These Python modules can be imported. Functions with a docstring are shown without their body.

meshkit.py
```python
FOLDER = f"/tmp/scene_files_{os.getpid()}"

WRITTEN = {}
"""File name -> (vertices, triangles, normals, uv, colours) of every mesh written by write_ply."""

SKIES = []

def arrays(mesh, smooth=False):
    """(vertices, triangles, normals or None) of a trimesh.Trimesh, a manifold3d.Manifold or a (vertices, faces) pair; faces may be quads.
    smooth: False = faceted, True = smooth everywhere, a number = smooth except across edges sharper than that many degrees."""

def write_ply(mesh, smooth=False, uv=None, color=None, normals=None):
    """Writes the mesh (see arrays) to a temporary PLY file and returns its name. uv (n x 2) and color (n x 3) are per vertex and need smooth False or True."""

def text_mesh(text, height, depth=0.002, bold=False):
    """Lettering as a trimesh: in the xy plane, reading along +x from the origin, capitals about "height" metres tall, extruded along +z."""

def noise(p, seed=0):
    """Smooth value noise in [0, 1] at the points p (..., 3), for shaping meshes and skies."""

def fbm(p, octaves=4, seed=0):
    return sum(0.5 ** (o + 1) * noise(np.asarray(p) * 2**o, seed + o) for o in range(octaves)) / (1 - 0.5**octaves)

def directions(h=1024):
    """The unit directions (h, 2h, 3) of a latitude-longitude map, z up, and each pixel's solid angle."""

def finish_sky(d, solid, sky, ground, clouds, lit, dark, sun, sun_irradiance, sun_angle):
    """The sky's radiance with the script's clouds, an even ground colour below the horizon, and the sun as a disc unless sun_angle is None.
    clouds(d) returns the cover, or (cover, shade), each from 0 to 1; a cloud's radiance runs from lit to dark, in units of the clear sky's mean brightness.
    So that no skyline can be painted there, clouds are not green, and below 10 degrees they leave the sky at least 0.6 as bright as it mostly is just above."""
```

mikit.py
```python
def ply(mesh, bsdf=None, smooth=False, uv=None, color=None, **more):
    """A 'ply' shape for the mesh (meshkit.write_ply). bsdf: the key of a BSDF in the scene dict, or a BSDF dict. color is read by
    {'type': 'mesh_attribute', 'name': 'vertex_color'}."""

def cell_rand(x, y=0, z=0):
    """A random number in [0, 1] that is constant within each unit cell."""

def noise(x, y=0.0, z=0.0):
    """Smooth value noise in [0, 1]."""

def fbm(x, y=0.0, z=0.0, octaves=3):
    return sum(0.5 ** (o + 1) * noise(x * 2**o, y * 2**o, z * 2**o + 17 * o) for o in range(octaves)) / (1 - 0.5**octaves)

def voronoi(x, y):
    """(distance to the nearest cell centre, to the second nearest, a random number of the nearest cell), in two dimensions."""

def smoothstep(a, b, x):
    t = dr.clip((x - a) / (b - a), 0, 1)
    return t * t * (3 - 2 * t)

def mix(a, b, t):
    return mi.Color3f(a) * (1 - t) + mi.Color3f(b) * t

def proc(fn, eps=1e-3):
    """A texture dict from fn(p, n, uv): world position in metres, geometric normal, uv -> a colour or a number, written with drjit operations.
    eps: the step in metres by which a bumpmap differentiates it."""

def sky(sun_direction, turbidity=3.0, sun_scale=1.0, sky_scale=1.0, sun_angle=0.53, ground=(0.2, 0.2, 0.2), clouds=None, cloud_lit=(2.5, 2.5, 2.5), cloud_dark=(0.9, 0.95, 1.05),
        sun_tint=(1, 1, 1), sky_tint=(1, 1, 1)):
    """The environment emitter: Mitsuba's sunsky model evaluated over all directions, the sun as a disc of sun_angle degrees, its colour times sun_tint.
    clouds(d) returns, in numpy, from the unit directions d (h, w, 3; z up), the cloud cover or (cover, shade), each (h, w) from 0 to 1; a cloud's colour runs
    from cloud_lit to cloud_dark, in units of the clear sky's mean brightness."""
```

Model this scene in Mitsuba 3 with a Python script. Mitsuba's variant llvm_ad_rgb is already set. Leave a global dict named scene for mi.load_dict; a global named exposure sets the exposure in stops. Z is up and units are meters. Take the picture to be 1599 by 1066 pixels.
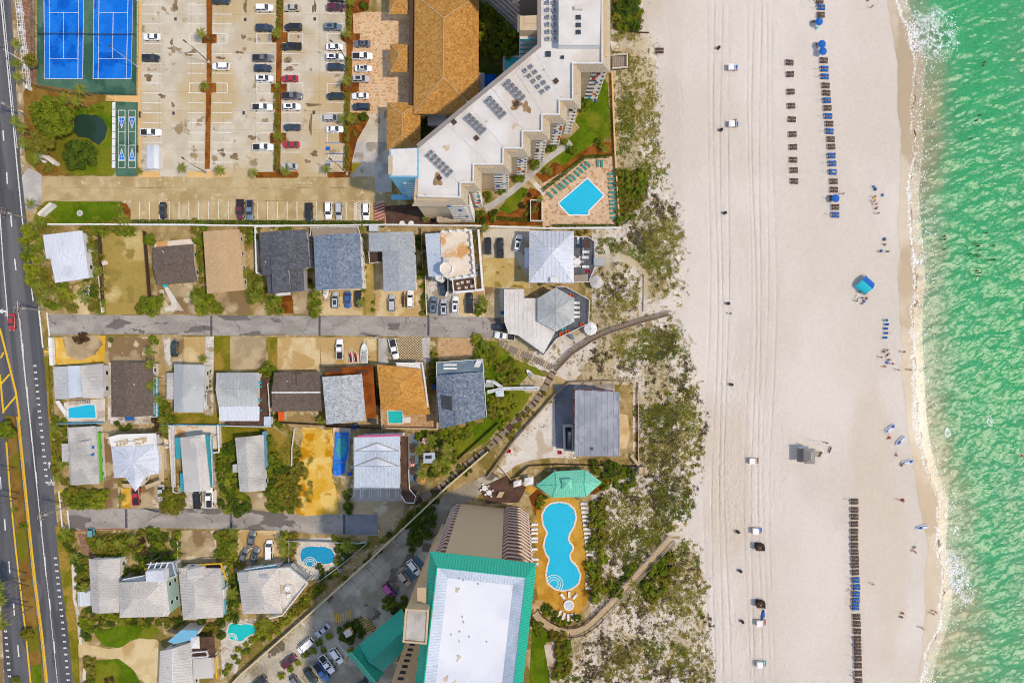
import math,random
import numpy as np,trimesh,drjit as dr,mitsuba as mi
import manifold3d as m3
import mikit,meshkit
from mikit import proc,noise,fbm,voronoi,cell_rand,smoothstep,mix
from shapely.geometry import Polygon,LineString,Point,box
from shapely import affinity
from shapely.ops import unary_union
T=mi.ScalarTransform4f
scene,labels={},{}
rng=np.random.default_rng(7)
random.seed(7)
# camera, sky, exposure
S,HC,CX,CY=0.18,190.0,799.5,533.0
scene['camera']={'type':'perspective','fov':2*math.degrees(math.atan(1599*S/2/HC)),'fov_axis':'x','near_clip':1.0,'far_clip':3000.0,'to_world':T().look_at(origin=[0,0,HC],target=[0,0,0],up=[0,1,0])}
ELEV=math.radians(58)
SUN=(0.977*math.cos(ELEV),-0.215*math.cos(ELEV),math.sin(ELEV))
def fill_clouds(d):  # unseen bright clouds, added to lift the fill light in the shadows
 q=d/np.maximum(d[...,2:],.12)*.55
 return np.clip((meshkit.fbm(np.stack([q[...,0],q[...,1],q[...,0]*0],-1),5,4)-.34)*3.2,0,.9)
scene['sky']=mikit.sky(SUN,turbidity=3.0,sun_scale=0.74,sky_scale=1.9,sun_angle=2.2,clouds=fill_clouds,cloud_lit=(2.6,2.6,2.6),cloud_dark=(1.2,1.2,1.2))
exposure=1.47
# helpers
def P(px,py,z=0.0):
 """plan position of what the survey picture shows at (px, py) on something z metres high"""
 k=S*(HC-z)/HC
 return np.array([(px-CX)*k,(CY-py)*k,z])
def PP(pts,z=0.0):
 return [tuple(P(x,y,z)[:2]) for x,y in pts]
def numbered(name,parent=None):
 base=f'{parent}__{name}' if parent else name
 k,i=base,1
 while k in used:
  k=f'{base}_{i:03d}';i+=1
 used.add(k)
 return k
used=set()
counter={}
def fresh(name,parent=None):
 base=f'{parent}__{name}' if parent else name
 i=counter.get(base,0);counter[base]=i+1
 return base if i==0 else f'{base}_{i:03d}'
def tag(key,label=None,cat=None,group=None,kind=None):
 d={}
 if label:d['label']=label
 if cat:d['category']=cat
 if group:d['group']=group
 if kind:d['kind']=kind
 labels[key]=d
 return key
def obj(name,mesh,bsdf,parent=None,smooth=False,label=None,cat=None,group=None,kind=None):
 key=fresh(name,parent)
 scene[key]=mikit.ply(mesh,'m_'+bsdf,smooth)
 if label or cat or group or kind:tag(key,label,cat,group,kind)
 return key
def thing(name,label,cat,group=None,kind=None):
 return tag(fresh(name),label,cat,group,kind)
def cat(ms):
 ms=[m for m in ms if m is not None]
 return trimesh.util.concatenate(ms) if len(ms)>1 else ms[0]
def M(v,f): return trimesh.Trimesh(np.asarray(v,float),np.asarray(f,int),process=False)
def rot2(a):
 c,s=math.cos(a),math.sin(a); return np.array([[c,-s],[s,c]])
def bx(sx,sy,sz,at=(0,0,0),rz=0.0,base=True):
 """box of sizes, standing on at (base) and turned by rz radians"""
 m=trimesh.creation.box((sx,sy,sz))
 v=np.array(m.vertices)
 if base:v[:,2]+=sz/2
 if rz:v[:,:2]=v[:,:2]@rot2(rz).T
 return M(v+np.asarray(at,float),m.faces)
def bar(a,b,w,h=None):
 """box beam between two points, w wide, h high (centred)"""
 a,b=np.asarray(a,float),np.asarray(b,float)
 h=w if h is None else h
 d=b-a;L=np.linalg.norm(d);d=d/max(L,1e-9)
 up=np.array([0,0,1.0]) if abs(d[2])<.95 else np.array([1.0,0,0])
 s=np.cross(d,up);s/=np.linalg.norm(s);u=np.cross(s,d)
 m=trimesh.creation.box((1,1,1));v=np.array(m.vertices)
 return M(a+np.outer(v[:,0]+.5,d)*L+np.outer(v[:,1],s)*w+np.outer(v[:,2],u)*h,m.faces)
def tube(pts,rad,n=6,cap=True):
 pts=np.asarray(pts,float);rad=np.broadcast_to(np.asarray(rad,float),(len(pts),))
 t=np.gradient(pts,axis=0);t/=np.linalg.norm(t,axis=1,keepdims=True)
 ref=np.array([0,1.0,0]) if abs(t[:,1]).mean()<.8 else np.array([1.0,0,0])
 s=np.cross(t,ref);s/=np.linalg.norm(s,axis=1,keepdims=True);u=np.cross(t,s)
 an=np.arange(n)*2*np.pi/n
 v=(pts[:,None]+rad[:,None,None]*(np.cos(an)[None,:,None]*s[:,None]+np.sin(an)[None,:,None]*u[:,None])).reshape(-1,3)
 f=[]
 for i in range(len(pts)-1):
  for j in range(n):
   a,b,c,d=i*n+j,i*n+(j+1)%n,(i+1)*n+(j+1)%n,(i+1)*n+j
   f+=[(a,b,c),(a,c,d)]
 if cap:
  for e,flip in ((0,0),(len(pts)-1,1)):
   o=e*n
   for j in range(1,n-1):f.append((o,o+j,o+j+1) if flip else (o,o+j+1,o+j))
 return M(v,f)
def cyl(r,h,at=(0,0,0),n=12,r2=None):
 return tube([np.asarray(at,float),np.asarray(at,float)+[0,0,h]],[r,r if r2 is None else r2],n)
def ext(poly,z0,z1):
 """prism over a plan polygon (shapely or list)"""
 if not hasattr(poly,'geom_type'):poly=Polygon(poly)
 if not poly.is_valid:poly=poly.buffer(0)
 gs=[g for g in getattr(poly,'geoms',[poly]) if g.geom_type=='Polygon' and g.area>1e-4]
 out=[]
 for g in gs:
  m=trimesh.creation.extrude_polygon(g,z1-z0,engine='earcut')
  out.append(M(np.array(m.vertices)+[0,0,z0],m.faces))
 return cat(out)
def thick(faces,t):
 """plate of thickness t (downwards) under a set of planar 3-D polygons that share edges"""
 vs,idx,F=[],{},[]
 for f in faces:
  r=[]
  for p in f:
   k=tuple(np.round(p,3))
   if k not in idx:idx[k]=len(vs);vs.append(np.asarray(p,float))
   r.append(idx[k])
  a=np.array([vs[i] for i in r])
  nz=sum(a[i,0]*a[(i+1)%len(a),1]-a[(i+1)%len(a),0]*a[i,1] for i in range(len(a)))
  if nz<0:r=r[::-1]
  F.append(r)
 n=len(vs);v=np.array(vs);V=np.vstack([v,v-[0,0,t]])
 tri,edges=[],{}
 for r in F:
  for i in range(1,len(r)-1):
   tri.append((r[0],r[i],r[i+1]));tri.append((r[0]+n,r[i+1]+n,r[i]+n))
  for i in range(len(r)):
   e=(r[i],r[(i+1)%len(r)]);edges[e]=edges.get(e,0)+1
 for (a,b) in edges:
  if (b,a) not in edges:tri+=[(a,a+n,b+n),(a,b+n,b)]
 return M(V,tri)
def quad_lerp(q,u,v):
 a,b,c,d=[np.asarray(x,float) for x in q]
 return (a*(1-u)+b*u)*(1-v)+(d*(1-u)+c*u)*v
 # materials
def lin(c):
 c=np.asarray(c,float)/255
 return np.where(c<=.04045,c/12.92,((c+.055)/1.055)**2.4)
def C(r,g,b,k=1.0):
 """base colour of something that looks (r, g, b) in full sun"""
 return [float(x) for x in np.minimum(lin((r,g,b))/1.3*k,.82)]
def plain(name,rgb,rough=.6,spec=.3,metallic=0.0,**kw):
 scene['m_'+name]={'type':'twosided','bsdf':{'type':'principled','base_color':{'type':'rgb','value':list(rgb)},'roughness':rough,'specular':spec,'metallic':metallic,**kw}}
 return name
def matte(name,rgb):
 scene['m_'+name]={'type':'twosided','bsdf':{'type':'diffuse','reflectance':{'type':'rgb','value':list(rgb)}}}
 return name
def surf(name,fn,bump=None,bscale=1.0,rough=None,eps=.05):
 b={'type':'diffuse','reflectance':proc(fn)} if rough is None else {'type':'principled','base_color':proc(fn),'roughness':rough,'specular':.3}
 if bump is not None:b={'type':'bumpmap','arbitrary':proc(bump,eps),'scale':bscale,'bsdf':b}
 scene['m_'+name]={'type':'twosided','bsdf':b}
 return name
def mott(name,c1,c2,s=.6,c3=None,s3=.1,t3=(.52,.64),g=.10,gs=5.0,c4=None,s4=.5,t4=(.66,.72),joints=None,off=0.0,**kw):
 """two-tone mottling with grain, blotches of a third colour and small marks of a fourth, optional slab joints (pitch x, pitch y)"""
 def fn(p,n,uv):
  x,y=p.x+off,p.y-off
  z=p.z
  c=mix(c1,c2,smoothstep(.32,.68,fbm(x*s,y*s,z*s,4)))
  if c3 is not None:c=mix(c,c3,smoothstep(t3[0],t3[1],fbm(x*s3+31.7,y*s3+9.1,z*s3,5)))
  if c4 is not None:c=mix(c,c4,smoothstep(t4[0],t4[1],fbm(x*s4+71.3,y*s4+3.3,z*s4,4)))
  if joints is not None:
   jx,jy=dr.abs(x/joints[0]-dr.round(x/joints[0]))*joints[0],dr.abs(y/joints[1]-dr.round(y/joints[1]))*joints[1]
   c=mix(c,mi.Color3f(c)*.72,dr.select(dr.minimum(jx,jy)<.06,.7,0.0))
  return c*(1-g+2*g*noise(x*gs,y*gs,z*gs))*(1-g*.5+g*noise(x*gs*3.1,y*gs*3.1,z*gs*3.1))
 return surf(name,fn,**kw)
def asphalt_fn(p,n,uv):
 t=p.x+p.y*.105
 c=mix(C(92,93,98),C(106,107,111),smoothstep(.3,.7,fbm(t*.9,p.y*.03,0,4)))
 c=mix(c,C(122,121,122),smoothstep(.55,.7,fbm(t*.3+4,p.y*.012,0,3))*.7)
 c=mix(c,C(80,81,86),smoothstep(.62,.64,fbm(t*.25+9,p.y*.05,0,3))*.6)
 return c*(.93+.14*noise(p.x*5,p.y*5))*(.95+.1*noise(p.x*15,p.y*15))
surf('asphalt',asphalt_fn)
def street_fn(p,n,uv):
 c=mix(C(162,155,147),C(182,175,166),smoothstep(.3,.7,fbm(p.x*.25,p.y*.6,0,4)))
 c=mix(c,C(124,117,112),smoothstep(.64,.67,fbm(p.x*.09+5,p.y*.28+2,0,4)))
 d1,d2,r=voronoi(p.x*.16+.3*fbm(p.x,p.y,0,3),p.y*.16+.3*fbm(p.y,p.x,3,3))
 c=mix(c,C(92,88,86),dr.select(d2-d1<.012,.8,0.0))
 return c*(.9+.2*noise(p.x*5,p.y*5))*(.95+.1*noise(p.x*17,p.y*17))
surf('street',street_fn)
mott('new_asphalt',C(136,138,146),C(148,150,157),.5,g=.08)
mott('lot_concrete',C(208,196,172),C(220,210,190),.3,C(206,184,142),.07,(.46,.66),g=.05,c4=C(168,146,112),s4=.35,t4=(.70,.80),joints=(9.0,5.4))
mott('drive_concrete',C(194,171,124),C(206,186,142),.4,C(180,155,108),.22,(.44,.7),g=.08,c4=C(214,198,160),s4=.6,t4=(.64,.78))
mott('grey_concrete',C(188,184,178),C(204,200,192),.4,C(166,158,146),.18,g=.06)
mott('stain_concrete',C(176,156,122),C(200,180,142),.35,C(146,120,86),.2,(.46,.62),g=.08,c4=C(214,200,168),s4=.4)
mott('tower_concrete',C(190,182,162),C(204,196,178),.3,C(160,150,132),.12,(.48,.66),g=.07,c4=C(120,112,100),s4=.22,t4=(.68,.72))
mott('tan_concrete',C(216,190,140),C(228,206,160),.4,C(200,168,112),.2,g=.06)
mott('pale_concrete',C(224,216,204),C(234,228,216),.5,C(206,190,168),.3,g=.05)
mott('gold_deck',C(206,158,62),C(216,170,76),.5,C(194,144,54),.3,g=.05)
mott('ground_soil',C(170,146,98),C(190,167,120),.6,C(138,122,64),.25,(.46,.66),g=.18,c4=C(200,182,144),s4=.7,t4=(.62,.76))
mott('dry_grass',C(202,176,112),C(212,192,134),.3,C(176,152,82),.14,(.48,.64),g=.14,c4=C(158,138,72),s4=.32,t4=(.6,.7))
mott('yellow_dirt',C(224,174,56),C(232,190,90),.35,C(238,206,120),.3,(.54,.62),g=.08,c4=C(206,146,28),s4=.2,t4=(.58,.64))
mott('lawn',C(84,110,20),C(104,126,26),.4,C(126,130,38),.12,(.5,.66),g=.16,gs=3.0)
mott('olive_lawn',C(120,116,32),C(142,130,44),.4,C(164,138,60),.2,(.5,.62),g=.16,gs=3.0)
mott('mulch',C(140,84,34),C(158,98,44),.6,C(118,70,30),.4,g=.16)
mott('median_soil',C(132,98,44),C(150,118,58),.5,C(118,116,36),.12,(.5,.6),g=.16)
mott('gravel',C(206,200,188),C(226,220,210),1.2,C(178,164,140),.5,g=.22,gs=4.0)
mott('brown_deck',C(92,70,60),C(108,84,72),.8,g=.10)
mott('grey_deck',C(96,98,104),C(112,114,120),.8,g=.08)
mott('bluegrey_deck',C(112,132,148),C(128,146,160),.6,g=.08)
mott('court_green',C(80,116,98),C(90,126,106),.4,C(62,100,84),.16,(.5,.6),g=.07)
mott('court_blue',C(28,118,226),C(40,130,234),.3,C(22,100,204),.2,(.52,.62),g=.04)
def paver(name,c1,c2,c3,sx,sy):
 def fn(p,n,uv):
  yy=p.y/sy;xx=p.x/sx+.5*(dr.floor(yy)-2*dr.floor(dr.floor(yy)/2))
  r=cell_rand(dr.floor(xx),dr.floor(yy),3)
  c=mix(c1,c2,r);c=mix(c,c3,dr.select(cell_rand(dr.floor(xx),dr.floor(yy),9)>.8,.8,0.0))
  fx,fy=xx-dr.floor(xx),yy-dr.floor(yy)
  c=mix(c,mi.Color3f(c)*.75,dr.select((fx<.08)|(fy<.12),1.0,0.0))
  return c*(.92+.16*fbm(p.x*.5,p.y*.5,0,3))
 return surf(name,fn)
paver('hotel_paver',C(232,192,146),C(238,208,170),C(208,160,112),.55,.42)
paver('pool_paver',C(222,188,150),C(234,208,176),C(196,150,110),.7,.6)
paver('red_paver',C(150,112,92),C(168,130,108),C(134,98,80),.6,.4)
paver('tan_paver',C(206,168,124),C(216,182,140),C(190,150,106),.6,.45)
def grid_paver(p,n,uv):
 u,v=(p.x+p.y)/.75,(p.x-p.y)/.75
 fx,fy=u-dr.floor(u),v-dr.floor(v)
 c=mix(C(112,92,60),C(222,204,170),dr.select((fx>.32)&(fy>.32),1.0,0.0))
 return c*(.9+.2*noise(p.x*4,p.y*4))
surf('grid_paver',grid_paver)
def sand_fn(p,n,uv):
 c=mix(C(222,212,199),C(229,220,209),smoothstep(.3,.7,fbm(p.x*.07,p.y*.05,0,4)))
 c=mix(c,C(218,203,184),smoothstep(.52,.68,fbm(p.x*.05+40,p.y*.02,0,4))*.7)
 return c*(.965+.07*noise(p.x*2.2,p.y*2.2))*(.97+.06*noise(p.x*7,p.y*7))
TRACKS=[54.6,56.6,58.4,60.2,65.9,67.4,69.2,71.0,72.9]
def sand_bump(p,n,uv):
 h=.10*fbm(p.x*.9,p.y*.9,0,3)+.05*noise(p.x*2.9,p.y*2.9)
 walk=smoothstep(.45,.62,fbm(p.x*.045+3,p.y*.03,0,3))
 d1,d2,r=voronoi(p.x*.9,p.y*.9)
 h-=.16*walk*dr.maximum(0,1-d1/.3)
 w=1.1*dr.sin(p.y*.021)+.5*dr.sin(p.y*.063+1)-.012*p.y
 for i,t in enumerate(TRACKS):
  x=p.x-t-w-.35*dr.sin(p.y*.04+i*1.7)
  h-=(.14 if i in (1,2,3,5,6) else .10)*dr.exp(-dr.square(x/.26))*(.6+.8*noise(p.y*.11+i*9,i))
 return h
surf('beach_sand',sand_fn,sand_bump,1.0,eps=.06)
mott('dune_sand',C(221,210,194),C(230,221,208),.4,C(198,182,148),.13,(.44,.66),g=.12,c4=C(170,150,110),s4=.9,t4=(.56,.70))
mott('wet_sand',C(204,187,160),C(212,198,174),.2,C(188,168,138),.08,g=.03,rough=.45)
mott('sea_bed',C(176,162,126),C(160,150,118),.12,C(150,160,126),.035,(.48,.6),g=.05)
def shingle(name,c1,c2,row=.45,g=.22):
 def fn(p,n,uv):
  a,b=p.x*1.7,p.y*1.7
  r=cell_rand(dr.floor(a+13*dr.floor(b)*.37),dr.floor(b*1.3),dr.floor(p.z*3))
  c=mix(c1,c2,r)
  return c*(1-g+2*g*noise(p.x*3.3,p.y*3.3,p.z))*(.94+.12*fbm(p.x*.3,p.y*.3,0,3))
 return surf(name,fn)
shingle('shingle_brown',C(102,90,82),C(124,110,100))
shingle('shingle_dark',C(82,84,90),C(112,114,120))
shingle('shingle_blue',C(104,118,136),C(146,158,174))
shingle('shingle_grey',C(160,168,174),C(184,190,194),g=.10)
shingle('shingle_speckle',C(160,166,170),C(206,210,212),g=.16)
shingle('shingle_slate',C(96,108,126),C(150,160,174))
shingle('shingle_orange',C(190,132,58),C(216,164,92),g=.18)
shingle('shingle_gold',C(180,126,58),C(214,166,98),g=.2)
shingle('shingle_tan',C(196,164,124),C(206,176,136),g=.05)
mott('metal_white',C(216,222,232),C(226,231,239),.15,C(206,212,222),.1,g=.02,rough=.45)
mott('metal_blue',C(200,212,226),C(210,221,233),.15,C(190,202,216),.1,g=.02,rough=.45)
mott('metal_grey',C(186,190,190),C(198,201,201),.15,C(174,178,178),.1,g=.03,rough=.45)
mott('metal_stripe',C(196,194,188),C(206,203,198),.15,C(178,176,172),.12,g=.03,rough=.5)
mott('metal_worn',C(156,161,170),C(176,180,187),.2,C(152,158,170),.5,(.46,.66),g=.06)
mott('metal_warm',C(202,198,192),C(212,208,202),.15,C(190,186,182),.12,g=.03,rough=.5)
mott('membrane',C(224,219,212),C(234,231,226),.25,C(222,214,204),.12,(.5,.64),g=.02,c4=C(196,172,142),s4=.09,t4=(.7,.78))
mott('tower_membrane',C(238,240,246),C(243,245,250),.2,C(230,233,242),.1,g=.01)
mott('rust_roof',C(150,84,36),C(164,96,44),.2,C(132,70,30),.3,g=.05)
mott('terrace_cream',C(238,224,204),C(244,232,216),.4,C(220,170,110),.2,(.56,.68),g=.03)
plain('teal_roof',C(40,178,152),.35,.4)
plain('mint_roof',C(128,218,190),.45,.3)
plain('tan_metal',C(196,180,156),.5)
plain('taupe_metal',C(150,142,136),.5)
plain('beige_wall',C(206,182,148),.85)
plain('sand_wall',C(216,196,158),.85)
plain('terracotta',C(168,96,72),.8)
plain('white_wall',C(228,226,222),.8)
plain('white_paint',C(240,240,238),.6)
plain('line_paint',C(236,234,226),.7)
plain('yellow_paint',C(236,190,36),.7)
plain('tan_curb',C(232,190,124),.8)
plain('concrete_plain',C(214,208,196),.85)
plain('blue_wall',C(120,184,214),.7)
plain('teal_wall',C(60,160,176),.7)
plain('grey_wall',C(176,178,180),.8)
plain('palegreen_wall',C(176,206,196),.8)
plain('pink_wall',C(200,90,140),.7)
plain('lime_fence',C(120,200,70),.7)
plain('wood',C(156,134,112),.85)
plain('wood_grey',C(162,148,132),.85)
plain('wood_dark',C(84,64,52),.8)
plain('wood_pale',C(206,184,146),.8)
plain('glass_dark',(.035,.045,.055),.08,.5)
plain('dark_void',(.03,.03,.035),.8)
plain('black_plastic',(.025,.025,.028),.5)
plain('metal_dark',C(70,70,74),.5)
plain('metal_pole',C(176,176,172),.4,.5)
plain('steel',C(164,168,172),.4,.5)
plain('rubber',(.02,.02,.02),.8)
plain('canvas_blue',C(32,104,188),.8)
plain('canvas_teal',C(40,196,214),.8)
plain('canvas_white',C(238,238,236),.8)
plain('teal_sling',C(66,150,140),.8)
plain('tarp_blue',C(20,120,226),.45)
plain('orange_cloth',C(226,92,28),.8)
plain('red_cloth',C(200,34,40),.8)
plain('pool_paint',C(6,200,236),.6)
plain('pool_paint_teal',C(14,208,206),.6)
plain('pool_paint_deep',C(16,160,206),.6)
plain('coping',C(232,222,208),.7)
plain('thatch',C(190,150,90),.95)
plain('foam',(.80,.82,.82),.9)
scene['m_water_sheet']={'type':'thindielectric','int_ior':1.33}
plain('lamp_glass',(.6,.6,.58),.3)
plain('slate_blue',C(96,128,146),.8)
mott('court_soil',C(70,84,40),C(96,104,52),.5,g=.15)
scene['m_pond_water']={'type':'twosided','bsdf':{'type':'principled','base_color':{'type':'rgb','value':[.02,.045,.03]},'roughness':.12,'specular':.5}}
# the setting: ground, roads, pads
def sheet(name,pts,z,m,label,catg,parent=None,kind='structure',t=.06,wob=0.0):
 poly=pts if hasattr(pts,'geom_type') else Polygon(PP(pts))
 if wob:
  r=np.random.default_rng(abs(hash(label))%1+len(label)+len(name))
  p=poly.segmentize(1.2);co=np.array(p.exterior.coords)[:-1]
  q=np.c_[co*.45,np.zeros(len(co))]
  co=co+wob*np.c_[meshkit.fbm(q,3,3)-.5,meshkit.fbm(q+9,3,5)-.5]*2
  poly=Polygon(co).buffer(0)
 return obj(name,ext(poly,z-t,z),m,parent,label=label if not parent else None,cat=catg if not parent else None,kind=kind if not parent else None)
def Rc(x0,y0,x1,y1): return [(x0,y0),(x1,y0),(x1,y1),(x0,y1)]
def strip(pts,w,z=0,endcap=False):
 """plan band of width w metres along picture points"""
 return LineString(PP(pts,z)).buffer(w/2,cap_style=1 if endcap else 2,join_style=2)
SHORE=[(1385,-60),(1398,0),(1412,40),(1426,90),(1425,130),(1419,170),(1424,220),(1420,260),(1416,300),(1420,360),(1424,400),(1426,440),(1422,480),(1421,520),(1423,560),(1426,620),(1428,650),(1433,690),(1446,740),(1462,780),(1461,820),(1457,850),(1469,890),(1468,940),(1461,980),(1446,1020),(1436,1066),(1430,1130)]
WET=[(1378,-60),(1386,0),(1398,100),(1404,200),(1402,300),(1402,400),(1404,520),(1408,600),(1413,650),(1425,720),(1438,790),(1447,840),(1446,900),(1445,960),(1438,1010),(1430,1066),(1424,1130)]
def shore_x(y):
 q=np.array(PP(SHORE));o=np.argsort(q[:,1]); return np.interp(y,q[o,1],q[o,0])
def wet_x(y):
 q=np.array(PP(WET));o=np.argsort(q[:,1]); return np.interp(y,q[o,1],q[o,0])
obj('ground',ext(Polygon([(-900,-900),(34,-900),(34,900),(-900,900)]),-.5,0.0),'ground_soil',label='sandy soil with dry grass under and between all the lots',cat='ground',kind='structure')
def grid(xs,ys,zf):
 X,Y=np.meshgrid(xs,ys);Z=zf(X,Y)
 v=np.c_[X.ravel(),Y.ravel(),Z.ravel()];nx,ny=len(xs),len(ys)
 i,j=np.meshgrid(np.arange(nx-1),np.arange(ny-1));a=(j*nx+i).ravel()
 return M(v,np.vstack([np.c_[a,a+1,a+nx+1],np.c_[a,a+nx+1,a+nx]]))
def beach_z(X,Y):
 d=X-shore_x(Y)
 z=np.where(d<0,np.minimum(-d*.025,.9),np.maximum(-d*.055,-3.2))
 q=np.stack([X*.09,Y*.05,X*0],-1)
 z=z*np.clip((X-33)/14,0,1)**1.5+np.where(X<47,-.05,0)
 z=z-2.2*np.clip((meshkit.fbm(np.stack([(X+Y*.12)*.07,Y*.018,X*0],-1),3,6)-.42)*3,0,1)*np.clip((d-8)/10,0,1)
 return z+.25*(meshkit.fbm(q,3,4)-.5)*np.clip((-d)/15,0,1)
def seg(a,b,n): return np.linspace(a,b,n)
xs=np.concatenate([seg(33.5,125,92),seg(127,165,20),seg(180,900,8)])
ys=np.concatenate([seg(-900,-130,8),seg(-115,115,231),seg(130,900,8)])
def cut_by(m,f):
 c=np.asarray(m.vertices)[m.faces].mean(1); return M(m.vertices,m.faces[f(c)])
full=grid(xs,ys,beach_z)
obj('beach_sand',cut_by(full,lambda c:c[:,0]<shore_x(c[:,1])+3.0),'beach_sand',smooth=True,label='wide pale beach with wheel tracks and footprints',cat='beach',kind='structure')
obj('sea_bed',cut_by(full,lambda c:c[:,0]>=shore_x(c[:,1])+3.0),'sea_bed',smooth=True,label='pale sandy bottom under the green water',cat='sea bed',kind='structure')
wy=seg(-112,112,225);wn=9
WX=np.stack([wet_x(wy)*(1-t)+(shore_x(wy)+3.5)*t for t in seg(0,1,wn)],1)
WY=np.repeat(wy[:,None],wn,1)
WX=WX+(2.2*(meshkit.fbm(np.c_[wy*.12,wy*0,wy*0],4,31)-.5))[:,None]*np.linspace(1,0,wn)[None]
vv=np.c_[WX.ravel(),WY.ravel(),(beach_z(WX,WY)+.035).ravel()]
i_,j_=np.meshgrid(np.arange(wn-1),np.arange(len(wy)-1));a_=(j_*wn+i_).ravel()
obj('wet_sand',M(vv,np.vstack([np.c_[a_,a_+1,a_+wn+1],np.c_[a_,a_+wn+1,a_+wn]])),'wet_sand',smooth=True,label='damp tan sand band along the water line',cat='wet sand',kind='structure')
def dune_z(X,Y): return 0
DUNE=[(955,-20),(1008,-20),(1009,40),(1022,66),(1026,100),(1027,160),(1030,230),(1043,268),(1056,320),(1066,390),(1070,440),(1062,478),(1046,492),(1078,540),(1092,600),(1098,660),(1090,730),(1078,790),(1066,830),(1092,850),(1100,900),(1104,960),(1110,1080),(860,1080),(845,1000),(925,985),(918,900),(925,770),(985,742),(992,715),(985,600),(890,596),(870,586),(800,560),(775,530),(880,520),(925,500),(925,350),(966,355),(960,240),(955,120)]
dp=Polygon(PP(DUNE)).buffer(0)
x0,y0,x1,y1=dp.bounds
dm=grid(np.arange(x0-1,x1+2,1.0),np.arange(y0-1,y1+2,1.0),lambda X,Y:X*0)
import shapely
dist=shapely.distance(dp.boundary,shapely.points(np.asarray(dm.vertices)[:,:2]))
ins=shapely.contains_xy(dp,np.asarray(dm.vertices)[:,0],np.asarray(dm.vertices)[:,1])
V=np.array(dm.vertices);dd=np.where(ins,dist,-dist);dd=dd+np.where(V[:,0]>33,5.0*(meshkit.fbm(np.c_[V[:,:2]*.13,np.zeros(len(V))],4,17)-.55),0)
bz=beach_z(V[:,0],V[:,1])
q=np.c_[V[:,:2]*.22,np.zeros(len(V))]
DH= lambda d,q:.015+np.clip(d/6,0,1)*(.35+1.0*meshkit.fbm(q,3,11))
V[:,2]=np.where(V[:,0]>33.5,bz,0)+np.where(dd>0,DH(dd,q),-.02+dd*.08)
dune_top=M(V,dm.faces)
keep=dd[dm.faces].max(1)>-1.5
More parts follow.
